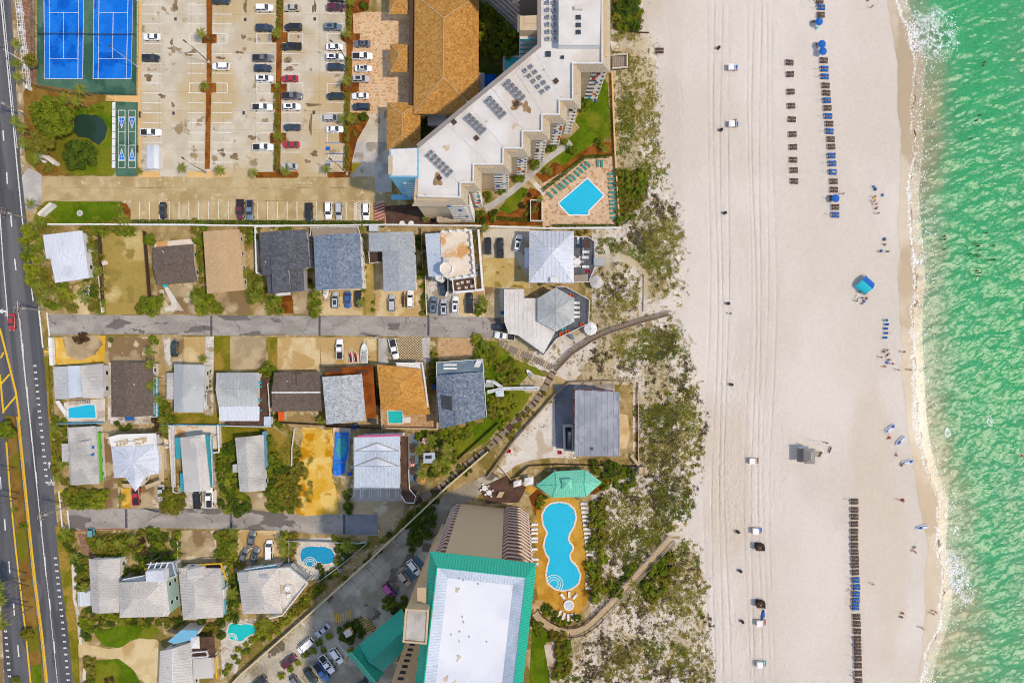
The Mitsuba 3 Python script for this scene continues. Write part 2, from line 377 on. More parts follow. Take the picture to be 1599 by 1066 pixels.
obj('dune',M(V,dm.faces[keep]),'dune_sand',smooth=True,label='low sand dune with patchy scrub between lots and beach',cat='dune',kind='structure')
from scipy.interpolate import RegularGridInterpolator
gx,gy=np.unique(np.round(V[:,0],4)),np.unique(np.round(V[:,1],4))
duneI=RegularGridInterpolator((gy,gx),V[:,2].reshape(len(gy),len(gx)),bounds_error=False,fill_value=0.0)
def ground_z(x,y):
 if shapely.contains_xy(dp,x,y): return max(float(duneI((y,x))),0.0)
 if x>33.5: return float(beach_z(np.array([x]),np.array([y]))[0])
 return 0.0
def G(px,py,z=0.0):
 p=P(px,py,z);p[2]=ground_z(p[0],p[1]); return p
 # sea: a wavy surface over a body of green water, foam on top
sx=np.concatenate([seg(96,152,190),seg(155,230,30),seg(260,900,6)])
sy=np.concatenate([seg(-900,-140,6),seg(-118,118,560),seg(140,900,6)])
def sea_z(X,Y):
 q=np.stack([X*.20+Y*.11,Y*.40-X*.17,X*0],-1)
 w=.85*(meshkit.fbm(q,3,21)-.5)+.20*(meshkit.fbm(q*2.6+5,2,23)-.5)
 q2=np.stack([X*.10,Y*.03,X*0],-1)
 w+=.5*(meshkit.fbm(q2,2,25)-.5)
 d=X-shore_x(Y)
 return w*np.clip(d/9,.04,1)+.01-.2*np.clip((.75-d)/.3,0,1)
SX,SY=np.meshgrid(sx,sy)
SX2=np.where(SX<152,shore_x(SY)-2.0+(SX-96)*(152-shore_x(SY)+2.0)/56,SX)
SZ=sea_z(SX2,SY)
sv=np.c_[SX2.ravel(),SY.ravel(),SZ.ravel()];nx=len(sx)
i_,j_=np.meshgrid(np.arange(nx-1),np.arange(len(sy)-1));a_=(j_*nx+i_).ravel()
seamesh=M(sv,np.vstack([np.c_[a_,a_+1,a_+nx+1],np.c_[a_,a_+nx+1,a_+nx]]))
scene['sea_water']={'type':'homogeneous','albedo':{'type':'rgb','value':[.21,.83,.47]},'sigma_t':{'type':'rgb','value':[.56,.30,.42]}}
scene['m_sea_skin']={'type':'blendbsdf','weight':.022,'a':{'type':'null'},'b':{'type':'roughconductor','material':'none','alpha':.13}}
ring=np.concatenate([np.arange(nx),(np.arange(1,len(sy))*nx+nx-1),(len(sy)-1)*nx+np.arange(nx-2,-1,-1),np.arange(len(sy)-2,0,-1)*nx])
nb=len(sv);low=sv[ring].copy();low[:,2]=-9
sf=list(map(tuple,seamesh.faces));n=len(ring)
side=[(ring[i],nb+i,nb+(i+1)%n) for i in range(n)]+[(ring[i],nb+(i+1)%n,ring[(i+1)%n]) for i in range(n)]
c=len(sv)+n
lowc=np.vstack([low,[[400,0,-9]]])
bot=[(nb+i,c,nb+(i+1)%n) for i in range(n)]
sea=M(np.vstack([sv,lowc]),np.vstack([seamesh.faces,side,bot]))
trimesh.repair.fix_normals(sea)
k=obj('sea',sea,'sea_skin',smooth=False,label='green rippled sea brightening with sun glitter',cat='sea',kind='structure')
scene[k]['interior']={'type':'ref','id':'sea_water'}
# highway on the west side
HW=[(-60,-40),(14,-40),(17,0),(33,270),(40,330),(50,410),(62,490),(70,570),(82,740),(97,905),(110,1000),(116,1066),(122,1110),(-60,1110)]
hw=sheet('highway',HW,.03,'asphalt','dark multi-lane highway along the west side','road')
def line_pts(pts,w=.22,z=.046,dash=None,m='line_paint',name='lane_line',parent=hw):
 ls=LineString(PP(pts));out=[]
 if dash is None:segs=[ls]
 else:
  on,off=dash;segs=[];s=0
  while s<ls.length:
   segs.append(shapely.ops.substring(ls,s,min(s+on,ls.length)));s+=on+off
 for g in segs:
  if g.length>.05:out.append(obj(name,ext(g.buffer(w/2,cap_style=2),z-.01,z),m,parent))
 return out
import shapely.ops
line_pts([(1.5,0),(24,230),(35,344),(45,420),(52,470)],.3,name='edge_line')
line_pts([(4.5,0),(27,232)],.18,name='edge_line')
for a,b in (((10.5,269),(11.5,287)),((17,336),(18.5,354)),((23,404),(25,422)),((5,204),(6,220)),((35.4,537),(36.4,556)),((42,604),(43.4,623)),((48.5,670),(50,689)),((56,736),(57.5,755)),((63,804),(64.5,822)),((69.7,869),(71.2,888)),((77,934),(78.8,952)),((84,1001),(85.6,1019)),((.6,744),(1.8,764)),((7.2,810),(8.6,828)),((14.2,876),(15.4,894)),((21.3,941),(22.7,960)),((28,1006),(29.5,1025))):
 line_pts([a,b],.34)
line_pts([(0,334),(5,410),(12.5,500)],.25);line_pts([(31,497),(40,590),(52,700),(62,800),(76,930),(90,1066)],.14);line_pts([(27,470),(37,570),(50,690),(63,812),(72,900)],.14)
line_pts([(60.5,480),(67,543)],.4);line_pts([(73.3,488),(77.4,526)],.4)
line_pts([(92,767),(99,840)],.4);line_pts([(105.3,796),(109,830)],.4)
for k in range(19):y=571+10.1*k;x=np.interp(y,[571,642,754],[55,62,74]);line_pts([(x-1.6,y-1.3),(x-1.6,y+1.3)],.36,name='buffer_mark');line_pts([(x+1,y-1.3),(x+1,y+1.3)],.36,name='buffer_mark')
for k in range(20):y=871+10*k;x=np.interp(y,[871,970,1060],[87,98,107]);line_pts([(x-1.6,y-1.3),(x-1.6,y+1.3)],.36,name='buffer_mark');line_pts([(x+1,y-1.3),(x+1,y+1.3)],.36,name='buffer_mark')
for k in range(8):y=985+10*k;x=9+(y-985)*.09;line_pts([(x-1.6,y-1.3),(x-1.6,y+1.3)],.36,name='buffer_mark');line_pts([(x+1,y-1.3),(x+1,y+1.3)],.36,name='buffer_mark')
for pts,w in (([(0,513),(12,560),(25,612),(31,656)],.55),([(0,584),(5.5,645)],.5),([(1,559),(6,550)],.5),([(2,599),(15,584)],.5),([(6,641),(26,617)],.5)):
 line_pts(pts,w,m='yellow_paint',name='yellow_line')
MED_R=[(29,650),(36,720),(47,830),(55,905),(66,990),(74,1066),(78,1110)]
MED_L=[(10,690),(16,770),(25,860),(31,910),(40,985),(48,1066),(52,1110)]
line_pts(MED_R,.5,m='yellow_paint',name='yellow_line');line_pts(MED_L,.45,m='yellow_paint',name='yellow_line')
for dx in (-2.6,):line_pts([(x+dx,y) for x,y in MED_R],.2,m='yellow_paint',name='yellow_line')
arrow=Polygon([(0,0),(.25,0),(.25,1.7),(-.9,1.7),(-.9,2.2),(-2.0,1.45),(-.9,.7),(-.9,1.2),(0,1.2)])
o=P(9,494);obj('turn_arrow',ext(affinity.translate(arrow,o[0],o[1]),.036,.046),'line_paint',hw)
for (ax,ay) in ((77,728),):
 o=P(ax,ay+3);a2=Polygon([(-.12,0),(.12,0),(.12,1.2),(.5,1.2),(0,2),(-.5,1.2),(-.12,1.2)]);obj('bike_arrow',ext(affinity.translate(a2,o[0],o[1]),.036,.046),'line_paint',hw)
o=P(80,750);obj('bike_symbol',cat([ext(Point(o[0]+dx,o[1]-.9).buffer(.42).difference(Point(o[0]+dx,o[1]-.9).buffer(.26)),.036,.046) for dx in (-.55,.55)]+[ext(LineString([(o[0]-.5,o[1]-.9),(o[0],o[1]-.1),(o[0]+.5,o[1]-.9),(o[0]-.1,o[1]+.4)]).buffer(.09),.036,.0465)]),'line_paint',hw)
med=MED_R[:6]+[(76,1095),(51,1095)]+MED_L[:6][::-1]+[(4,640),(0,638),(-30,630),(-30,660),(5,670),(8,650)]
sheet('median',[(8,648)]+[(x-5.5,y) for x,y in MED_R]+[(x+3,y) for x,y in MED_L[::-1]],.12,'median_soil','planted median strip of brown soil and grass between the carriageways','median',t=.12)
sheet('median_green',[(50.5,1040),(64,1036),(70,1100),(54,1100)],.14,'lawn','bright green grass patch at the south end of the median','grass')
sheet('side_pavement',[(-20,900),(0,900),(4,990),(9,1100),(-20,1100)],.10,'stain_concrete','tan pavement at the far southwest corner','pavement')
# side streets
stA=sheet('north_lane',[(72,490),(200,492),(330,492),(450,493),(560,493),(670,495),(782,495),(784,528),(670,526),(560,524),(440,523),(340,524),(200,521),(78,523)],.034,'street','patched grey lane between the two northern house rows','road')
stB=sheet('south_lane',[(104,795),(200,794),(345,793),(400,796),(478,805),(525,802),(590,803),(588,836),(500,833),(430,828),(370,826),(240,824),(110,830)],.034,'street','patched grey lane between the two southern house rows','road')
obj('asphalt_patch',ext(Polygon(PP([(538,802.5),(589.5,803.4),(587.6,835),(536,834)])),.03,.044),'new_asphalt',stB)
for x in (197,360.5,537):obj('trench_strip',ext(strip([(x,794+(9 if x>500 else 0)),(x+.5,824+(9 if x>500 else 0))],.7),.03,.046),'asphalt',stB)
for x in (330,499,669):obj('trench_strip',ext(strip([(x,493),(x,524)],.6),.03,.046),'asphalt',stA)
obj('red_gutter',ext(strip([(115,829),(160,826),(196,825)],.3),.03,.07),'terracotta',stB)
# hotel car park and the drive south of it
lot=sheet('car_park',[(218,-20),(552,-20),(552,20),(606,20),(604,200),(612,250),(612,276),(218,276)],.02,'lot_concrete','pale concrete hotel car park with oil stains','car park')
obj('tan_curb',ext(Polygon(PP([(214,-20),(222,-20),(219.5,150),(220,276),(216.5,276),(216,160),(165,158),(165,150),(213.5,150)])),-.05,.05),'tan_curb',lot)
obj('tan_curb',ext(Polygon(PP([(216,268),(250,268),(250,277),(216,277)])),-.05,.06),'tan_curb',lot)
obj('tan_curb',ext(Polygon(PP([(292,268),(354,267),(354,277),(292,277)])),-.05,.06),'tan_curb',lot)
obj('paver_court',ext(Polygon(PP([(551,19),(640,19),(640,160),(602,160),(600,178),(548,178),(548,60)])),-.05,.034),'hotel_paver',lot)
obj('grey_slab',ext(Polygon(PP([(552,222),(610,222),(612,300),(586,300),(585,255),(553,255)])),-.05,.032),'grey_concrete',lot)
obj('yellow_hatch',ext(Polygon(PP([(549.5,255),(565,254.5),(547.5,274)])),.02,.046),'yellow_paint',lot)
drive=thing('hotel_drive','long stained concrete drive cast in slabs below the car park','drive',kind='structure')
for r in range(2):
 xe=[65,97,132,166,197,233,244+30,304,331,358,395,424,452,480,512,548,586] if r==0 else [65,100,140,180,204,245,275,303,341,371,400,432,467,500,530,560,586]
 for i in range(len(xe)-1):
  y0,y1=((276,293),(294,313))[r]
  e=.35
  obj('slab',ext(Polygon(PP([(xe[i]+e,y0),(xe[i+1]-e,y0),(xe[i+1]-e,y1+(0 if r==0 else 0)),(xe[i]+e,y1)])),-.05,.03+.006*((i*7+r*3)%4)),'drive_concrete',drive)
for i in range(13):
 x0=204+i*30.3
 obj('slab',ext(Polygon(PP(Rc(x0+.35,313.7,x0+29.9,345))),-.05,.03+.005*(i*5%4)),'drive_concrete',drive)
obj('joint_bed',ext(Polygon(PP([(64,275.5),(588,275.5),(602,300),(602,346),(204,346),(203,330),(190,314),(64,314)])),-.06,.012),'stain_concrete',drive)
sheet('drive_apron',[(43,262),(65,272),(65,314),(48,330),(40,325),(34,275)],.028,'grey_concrete','grey apron where the hotel drive meets the highway','apron')
for i in range(25):
 x=218.3+15.35*i
 if 375<x<376: continue
 if x>560: break
 obj('stall_line',ext(strip([(x,315),(x,344.5)],.2),.04,.062),'line_paint',drive)
for i in range(7):obj('hatch_line',ext(strip([(554.5,345-i*4.2),(563,339-i*4.2)],.18),.04,.062),'line_paint',drive)
for x in (554,563.2):obj('hatch_line',ext(strip([(x,317),(x,346)],.2),.04,.062),'line_paint',drive)
obj('orange_pad',ext(Polygon(PP(Rc(583,317,601,347))),.0,.05),'terracotta',drive)
for i in range(6):obj('hatch_line',ext(strip([(585,345-i*5),(600,339-i*5)],.16),.05,.066),'line_paint',drive)
def stalls(xa,xb,ys,parent=lot):
 for y in ys:obj('stall_line',ext(strip([(xa,y),(xb,y+.3)],.2),.02,.042),'line_paint',parent)
Y1=[7,22.3,37.6,53,68.4,83.8,99.2,114.6,130,145.4,160.8,176.2,191.6,207,222.4,237.8,253.2]
stalls(223,253,Y1);stalls(293,319,Y1[:3]+Y1[5:8]+Y1[9:]);stalls(332,362,Y1[:3]+Y1[5:8]+Y1[10:])
stalls(399,431,[7,22,68]+Y1[6:9]+Y1[10:13]+Y1[14:16]);stalls(440,469,Y1[:2]+Y1[5:9]+Y1[11:13]+Y1[14:16]);stalls(511,540,[7,22,37,84,99,114,160,176])
for x,y in ((318,53),(318,130),(333,53),(333,130),(401,53),(401,131),(401,208),(451,53),(451,130),(511,53),(511,131),(511,208)):
 w=22 if x<500 else 26
 xa,xb=(x-w,x) if x==318 else (x,x+w)
 obj('stall_box',cat([ext(strip([(xa,y),(xb,y)],.2),.02,.043),ext(strip([(xa,y+15),(xb,y+15)],.2),.02,.043),ext(strip([(xa,y),(xa,y+15)],.2),.02,.044),ext(strip([(xb,y),(xb,y+15)],.2),.02,.044)]),'line_paint',lot)
for y in (223,240,252):obj('blue_line',ext(strip([(508,y),(539,y+.5)],.22),.02,.043),'canvas_blue',lot)
for i in range(6):obj('hatch_line',ext(strip([(510+i*5,251),(514+i*5,241)],.16),.02,.044),'line_paint',lot)
for y in (232,258):obj('wheelchair_mark',ext(Polygon(PP(Rc(508.5,y-3,515.5,y+3))),.02,.044),'canvas_blue',lot)
for x,y in ((274,30),(271,177),(383,31),(380.5,176.5),(491.5,30),(490,176)):
 k=obj('drain',cat([ext(Polygon(PP(Rc(x-2,y-2.6,x+2,y+2.6))),.0,.03)]),'metal_dark',lot)
stain_r=np.random.default_rng(5)
def blob(px,py,r,sq=1.0,seed=0,rot=0):
 rr=np.random.default_rng(seed);a=np.arange(26)/26*2*np.pi
 rad=r*S*(1+.35*np.sin(a*2+rr.uniform(0,6))*rr.uniform(.3,1)+.22*np.sin(a*3+rr.uniform(0,6))+.14*np.sin(a*5+rr.uniform(0,6)))
 q=np.c_[np.cos(a)*rad,np.sin(a)*rad*sq]@rot2(rot).T
 c=P(px,py)[:2]; return Polygon(q+c).buffer(0)
mott('oil_stain',C(128,108,82),C(150,130,102),.8,g=.1)
for i,(x,y,r,sq) in enumerate(((232,121,6,.9),(253,150,5,.7),(267,76,4,.6),(268,66,2,2.6),(296,84,9,.35),(302,80,5,.5),(270,164,2.5,1.6),(346,238,6,.8),(373,82,5,.5),(274,8,4,2.6),(383,10,3,3.2),(491,12,3,3),(488,164,9,.35),(485,195,3,4),(491,240,6,.7),(449,95,5,.7),(466,58,2,1),(452,108,8,.4),(480,252,4,.8),(344,91,6,.4),(380,58,3,1.4),(366,245,8,.5),(395,215,7,.5))):
 obj('stain',ext(blob(x,y,r,sq,i),.015,.0265),'oil_stain',lot)
def bed(pts,label,m='mulch',z=.10,name='planting_bed',catg='bed',wob=0.0): return sheet(name,pts,z,m,label,catg,t=.12,wob=wob)
bed([(322.5,-20),(332,-20),(331,54),(338.5,54),(338.5,68),(330.5,68),(330.5,130),(337.5,130),(337.5,145),(330,145),(327.5,264),(320,264),(322,145),(314,145),(314,130),(323,130),(323,68),(315.5,68),(315.5,54),(323,54)],'long narrow brown mulch strip, westernmost in the car park')
bed([(433,-20),(443,-20),(442,51),(449,51),(449,66),(440.5,66),(439.5,131),(448,131),(448,145),(439.5,145),(438.5,208),(447,208),(447,224),(438.5,224),(437.5,268),(428,268),(430,224),(422,224),(422,208),(430,208),(430.5,145),(423,145),(423,131),(431,131),(432,66),(424.5,66),(424.5,51),(433,51)],'middle mulch strip with a clipped hedge in the car park')
bed([(540,-20),(560,-20),(577,0),(575,16),(562,20),(551,22),(552,53),(562,53),(562,62),(551,68),(549,130),(561,130),(560,144),(548,146),(546,176),(572,177),(577,184),(570,198),(558,218),(550,250),(549,268),(539,268),(539,225),(530,222),(530,208),(539,208),(541,145),(532,143),(532,130),(541,130),(541,68),(532,62),(532,53),(541,53)],'eastern curving mulch strip with hedge beside the paver court')
bed([(396,269),(464,268),(467,272),(464,278),(400,278)],'low mulch end bed with palms at the south edge of the car park');bed([(511,269),(548,269),(546,277),(512,278)],'small mulch end bed beside the yellow hatching')
tc=sheet('tennis_court',[(58,-20),(218,-20),(215.5,149),(120,147),(58,140)],.03,'court_green','twin blue tennis courts on a green surround','tennis court')
for x0,x1,xb0,xb1,net in ((68.5,131,69.5,129.5,54.5),(146.5,208,145.2,205.2,55.5)):
 ye=123.5
 obj('playing_surface',ext(Polygon(PP([(x0,-20),(x1,-20),(xb1,ye),(xb0,ye)])),.0,.042),'court_blue',tc)
 fx= lambda u,y:(x0+(xb0-x0)*(y+0)/ye)*(1-u)+(x1+(xb1-x1)*y/ye)*u
 for u in (.005,.135,.87,.995):obj('court_line',ext(strip([(fx(u,-20),-20),(fx(u,ye),ye)],.13),.03,.052),'line_paint',tc)
 obj('court_line',ext(strip([(fx(0,ye),ye),(fx(1,ye),ye)],.16),.03,.054),'line_paint',tc)
 for y in (20,91.7):obj('court_line',ext(strip([(fx(.135,y),y),(fx(.87,y),y)],.13),.03,.054),'line_paint',tc)
 obj('court_line',ext(strip([(fx(.5,20),20),(fx(.5,91.7),91.7)],.13),.03,.055),'line_paint',tc)
 a,b=P(fx(-.1,net),net),P(fx(1.1,net),net)
 nt=thing('tennis_net',f'dark green net across the {"western" if x0 < 100 else "eastern"} blue tennis court','net','nets of the two tennis courts')
 obj('post',cat([cyl(.06,1.1,a,8)]),'metal_dark',nt);obj('post',cyl(.06,1.1,b,8),'metal_dark',nt)
 n_=40
 obj('mesh_net',cat([bar(a+(b-a)*i/n_+[0,0,.06],a+(b-a)*i/n_+[0,0,1.0],.03) for i in range(1,n_)]+[bar(a+[0,0,z],b+[0,0,z],.035) for z in (.1,.4,.7)]),'black_plastic',nt)
 obj('top_band',bar(a+[0,0,1.02],b+[0,0,1.02],.09,.1),'metal_dark',nt)
sb=sheet('shuffleboard_court',[(180.5,157),(215.5,157),(213.5,275),(181,275)],.03,'court_green','green shuffleboard court with two blue-triangled lanes','shuffleboard court')
for x0,x1 in ((184.8,195.4),(201,211.6)):
 obj('lane_outline',cat([ext(strip([(x0,y),(x1,y)],.14),.03,.044) for y in (172.5,183,206,227,251,262)]+[ext(strip([(x,172),(x,262)],.14),.03,.045) for x in (x0,x1)]),'line_paint',sb)
 xm=(x0+x1)/2
 for tri in ([(x0+.6,184),(x1-.6,184),(xm,201)],[(x0+.6,250),(x1-.6,250),(xm,232)]):
  obj('score_triangle',ext(Polygon(PP(tri)),.03,.047),'court_blue',sb)
  c=np.mean(tri,0);d=1 if tri[2][1]>tri[0][1] else -1
  obj('triangle_lines',cat([ext(strip([tri[i],tri[(i+1)%3]],.12),.03,.05) for i in range(3)]+[ext(strip([(xm,tri[0][1]),(xm,tri[2][1]-d*3)],.1),.03,.051)]+[ext(strip([(xm-w,tri[0][1]+d*t),(xm+w,tri[0][1]+d*t)],.1),.03,.052) for t,w in ((5.5,3.3),(10.5,1.9))]),'line_paint',sb)
sheet('garden_soil',[(42,130),(165,148),(178,157),(178,274),(66,274),(40,250),(36,150)],.05,'median_soil','brown mulched garden ground under the trees by the highway','garden',wob=.4)
sheet('garden_lawn',[(118,170),(160,160),(178,160),(179,274),(122,274),(108,262),(140,250),(150,225),(146,215),(120,200)],.07,'lawn','green lawn beside the shuffleboard court','lawn',wob=.5)
sheet('garden_pond',[(118,180),(130,178),(150,180),(162,186),(167,200),(164,216),(155,228),(148,222),(138,216),(122,214),(114,206)],.085,'pond_water','dark still pond between the big trees and the lawn','pond',wob=.3)
sheet('sign_lawn',[(72,314.5),(188,315),(200,322),(203,345),(80,351),(52,342),(60,325)],.05,'lawn','green lawn strip south of the hotel drive with a round manhole','lawn')
sheet('mulch_end',[(186,316),(198,318),(204,330),(203,342),(192,342),(194,328)],.06,'mulch','brown mulch crescent at the east end of the lawn strip','bed')
sheet('roadside_path',[(18,0),(30,0),(34,70),(42,180),(46,262),(34,272),(26,150)],.04,'stain_concrete','tan pavement beside the highway at the tennis courts','pavement')
sheet('brick_walk',[(31,-10),(50,-10),(58,140),(46,142),(38,70)],.045,'red_paver','brick walk behind the white lattice rail','walk')
sheet('verge',[(67,556),(78,556),(80,660),(90,760),(82,740),(70,570)],.05,'olive_lawn','narrow olive grass verge along the highway by the pool house','verge')
sheet('verge',[(86,820),(108,828),(112,905),(122,1000),(126,1100),(118,1100),(108,1000),(96,905)],.05,'olive_lawn','olive grass verge along the highway beside the southern hedge','verge')
sheet('footpath',[(110,858),(117,858),(120,900),(118,935),(125,960),(128,1005),(124,1005),(120,960),(114,935),(113,900)],.06,'pale_concrete','narrow pale footpath along the southern verge','path')
sheet('footpath',[(131,1027),(135,1027),(133,1100),(127,1100)],.06,'pale_concrete','narrow pale footpath at the bottom edge beside the verge','path')
# lots of the houses: pads, driveways, gravel
def pad(pts,m,label,catg='driveway',z=.024,name='driveway',wob=0): return sheet(name,pts,z,m,label,catg,wob=wob)
pad([(115,446),(136,440),(140,491),(114,491)],'tan_concrete','tan drive in front of the white-roofed corner house')
pad([(160,363),(227,362),(238,489),(166,492)],'dry_grass','empty lot of dry yellow grass between fences','lot',name='vacant_lot',z=.02)
pad([(240,378),(300,373),(303,384),(240,390)],'terrace_cream','pale slab behind the brown-roofed bungalow','slab',name='patio')
pad([(244,445),(310,442),(306,490),(248,490)],'stain_concrete','stained forecourt of the brown-roofed bungalow')
pad([(256,448),(262,448),(286,484),(258,486),(256,480),(270,478)],'pale_concrete','bent pale ramp strip in the brown bungalow forecourt','path',.04,'ramp')
pad([(340,456),(388,452),(390,490),(342,490)],'stain_concrete','dark stained forecourt below the tan-roofed house')
pad([(430,462),(456,458),(458,489),(431,489)],'mulch','brown mulch square in front of the dark shingled house','bed',name='planting_bed');pad([(457,455),(484,450),(488,490),(459,490)],'stain_concrete','narrow forecourt east of the mulch square')
pad([(494,452),(568,449),(568,492),(500,492)],'tan_concrete','tan forecourt with three parked cars below the blue shingled house')
pad([(566,370),(584,370),(584,492),(566,492)],'dry_grass','ochre strip of dry ground between two shingled houses','strip',name='side_yard')
pad([(586,400),(658,398),(656,494),(586,494)],'tan_concrete','tan concrete forecourt of the grey L-shaped house')
pad([(666,432),(690,432),(690,465),(668,465)],'gravel','coarse grey gravel court by the white turret house','gravel',name='gravel_court',z=.03)
pad([(668,455),(756,455),(758,495),(670,495)],'grey_concrete','grey forecourt with five cars below the turret house');pad([(716,455),(756,452),(757,494),(718,494)],'tan_concrete','tan corner of the forecourt beside the black truck',z=.032)
pad([(754,357),(827,357),(828,450),(792,450),(790,495),(757,495)],'lot_concrete','concrete court west of the white pyramid-roofed house');pad([(755,402),(806,402),(826,440),(826,450),(756,450)],'dry_grass','ochre dirt court south of the three parked cars','court',.03,'dirt_court',.6)
pad([(757,448),(780,448),(782,496),(758,496)],'stain_concrete','stained strip of drive joining the lane end',z=.036)
pad([(86,527),(165,524),(163,566),(88,570)],'yellow_dirt','bright yellow dirt yard of the corner pool house','yard',name='yard');pad([(97,526),(150,524),(160,538),(150,552),(124,562),(104,554)],'stain_concrete','curved brown drive crossing the yellow yard',z=.034,wob=.5)
pad([(168,527),(240,526),(242,566),(170,566)],'stain_concrete','pale stained forecourt of the brown gabled house');pad([(170,566),(176,566),(178,662),(168,662)],'pale_concrete','thin pale side path of the brown gabled house','path',name='side_path');pad([(172,634),(250,650),(250,662),(172,662)],'gravel','pale gravel strip behind the brown gabled house','gravel',name='gravel_strip',z=.03)
pad([(255,526),(266,526),(266,570),(258,570)],'gravel','pale stony strip west of the green car','gravel',name='gravel_strip');pad([(268,526),(288,526),(288,572),(268,572)],'stain_concrete','brown parking bay of the dark green car');pad([(287,526),(321,526),(322,572),(287,572)],'tan_concrete','pale tan drive north of the grey gabled house')
pad([(321,525),(334,525),(333,648),(320,648)],'gravel','rubbly strip and path between two driveways','gravel',name='gravel_strip')
pad([(334,524),(360,524),(360,578),(336,578)],'olive_lawn','olive grass square beside the stained driveway','lawn',name='side_lawn');pad([(359,526),(416,525),(414,576),(359,576)],'stain_concrete','stained pale driveway with a round mark')
pad([(418,526),(434,526),(433,576),(420,576)],'olive_lawn','narrow olive grass strip between two concrete forecourts','lawn',name='side_lawn');pad([(433,527),(500,527),(500,576),(433,578)],'tan_concrete','mottled tan forecourt of the brown house with a white ridge')
pad([(500,527),(588,526),(588,572),(502,572)],'tan_concrete','tan yard with a white pickup, jet skis and boat');pad([(591,528),(606,528),(606,568),(591,568)],'grey_concrete','grey concrete strip west of the lattice pavers')
pad([(605,527),(659,527),(660,567),(606,567)],'grid_paver','open lattice pavers under the white pickup','pavers',name='paver_drive',z=.032);pad([(659,527),(672,527),(670,566),(660,566)],'grey_concrete','grey concrete strip east of the lattice pavers')
pad([(683,527),(741,528),(739,558),(684,562)],'tan_paver','pinkish tan brick forecourt of the blue slate house','pavers',name='paver_drive')
sheet('yard_lawn',[(742,530),(780,535),(836,570),(850,590),(836,605),(815,640),(756,690),(716,716),(690,672),(756,660)],.016,'lawn','green lawn around the slender footbridge by the blue slate house','lawn',wob=.5)
pad([(812,600),(830,582),(852,590),(842,612),(822,612)],'dune_sand','bare white sand patch with a small boat','sand',name='sand_patch',wob=.6)
pad([(775,735),(806,678),(862,622),(895,606),(900,716),(862,714),(830,718),(806,726),(788,740)],'pale_concrete','pale concrete court west of the ribbed brown building','court',name='court')
pad([(868,602),(896,600),(898,700),(868,700),(866,640)],'new_asphalt','blue-grey asphalt strip beside the ribbed brown building','asphalt',z=.032,name='asphalt_strip')
pad([(892,592),(960,594),(960,612),(890,612)],'grey_concrete','grey slab behind the ribbed brown building','slab',name='patio');pad([(966,645),(980,648),(984,680),(978,700),(966,700)],'tan_concrete','tan slab on the seaward side of the ribbed brown building','slab',name='patio')
pad([(256,660),(344,664),(345,700),(256,700)],'terrace_cream','cream terrace behind the house with teal decks','patio',name='patio')
pad([(158,655),(176,655),(186,793),(164,793)],'stain_concrete','brown brick alley between the striped and star-roofed houses','alley',name='alley');pad([(189,762),(206,762),(204,792),(190,792)],'yellow_dirt','small yellow dirt bed beside the red pickup','bed',name='planting_bed')
pad([(204,757),(256,757),(256,793),(204,793)],'stain_concrete','tan forecourt with a red pickup and silver car');pad([(284,764),(338,764),(340,794),(284,794)],'gravel','pale stony forecourt of the house with teal decks')
pad([(388,768),(416,768),(418,794),(392,794)],'stain_concrete','small dusty forecourt of the cream ribbed house')
sheet('back_lawn',[(345,665),(425,668),(460,690),(455,760),(415,762),(412,685),(366,685),(350,730)],.016,'olive_lawn','olive grass yard around the cream ribbed house','lawn',wob=.4)
sheet('back_lawn',[(262,645),(342,645),(342,662),(262,662)],.016,'olive_lawn','strip of grass behind the grey gabled house','lawn')
pad([(473,668),(520,668),(518,745),(528,770),(530,803),(478,806),(462,800),(466,740)],'yellow_dirt','vivid yellow bare dirt lot','lot',name='dirt_lot',z=.028,wob=.8)
pad([(520,667),(548,667),(546,700),(540,748),(521,742)],'pale_concrete','pale concrete strip under the blue tarpaulin','slab',name='slab',z=.03)
pad([(546,755),(640,757),(650,780),(632,800),(612,835),(590,836),(590,803),(548,802)],'stain_concrete','brown dusty court south of the white triple-gabled house','court',name='court')
pad([(552,762),(626,762),(628,782),(552,782)],'grey_concrete','grey parking bays under the triple-gabled house','parking',z=.034,name='parking_bays')
pb=labels and [k for k in labels if k.startswith('parking_bays')][0]
for i in range(5):obj('stall_line',ext(strip([(563+i*13.8,764),(563+i*13.8,776)],.25),.03,.05),'line_paint',pb)
pad([(640,678),(654,678),(656,760),(640,752)],'bluegrey_deck','blue-grey side terrace of the triple-gabled house','terrace',name='terrace')
pad([(282,828),(338,828),(336,878),(282,878)],'stain_concrete','tan drive between the shrubs in the southern row');pad([(372,828),(455,828),(455,880),(370,880)],'tan_concrete','tan forecourt holding three dark cars and a white van')
pad([(122,832),(140,834),(152,846),(160,862),(146,870),(128,862)],'red_paver','reddish paved court of the corner cottage','court',name='court');pad([(222,826),(236,826),(232,870),(224,870)],'stain_concrete','sandy path between shrubs of the southern row','path',name='side_path')
sheet('corner_lawn',[(146,985),(200,972),(240,974),(250,985),(236,1000),(210,1000),(190,1012),(160,1006)],.018,'lawn','green lawn north of the round drive','lawn',wob=.4);sheet('corner_lawn',[(150,1030),(186,1028),(206,1042),(224,1072),(146,1100),(136,1060)],.018,'lawn','green lawn south of the round drive','lawn',wob=.4)
pad([(114,1005),(124,1004),(170,1012),(190,1010),(204,1000),(218,996),(244,998),(262,1020),(262,1068),(228,1068),(204,1040),(186,1028),(130,1026),(116,1026)],'tan_concrete','pale tan drive widening to a round court',wob=.2,z=.03)
pad([(100,628),(164,622),(164,660),(100,660)],'pale_concrete','pale deck around the corner house pool','deck',name='pool_deck');pad([(598,636),(684,630),(684,668),(598,668)],'tan_paver','pebbled deck behind the orange-roofed house','deck',name='pool_deck')
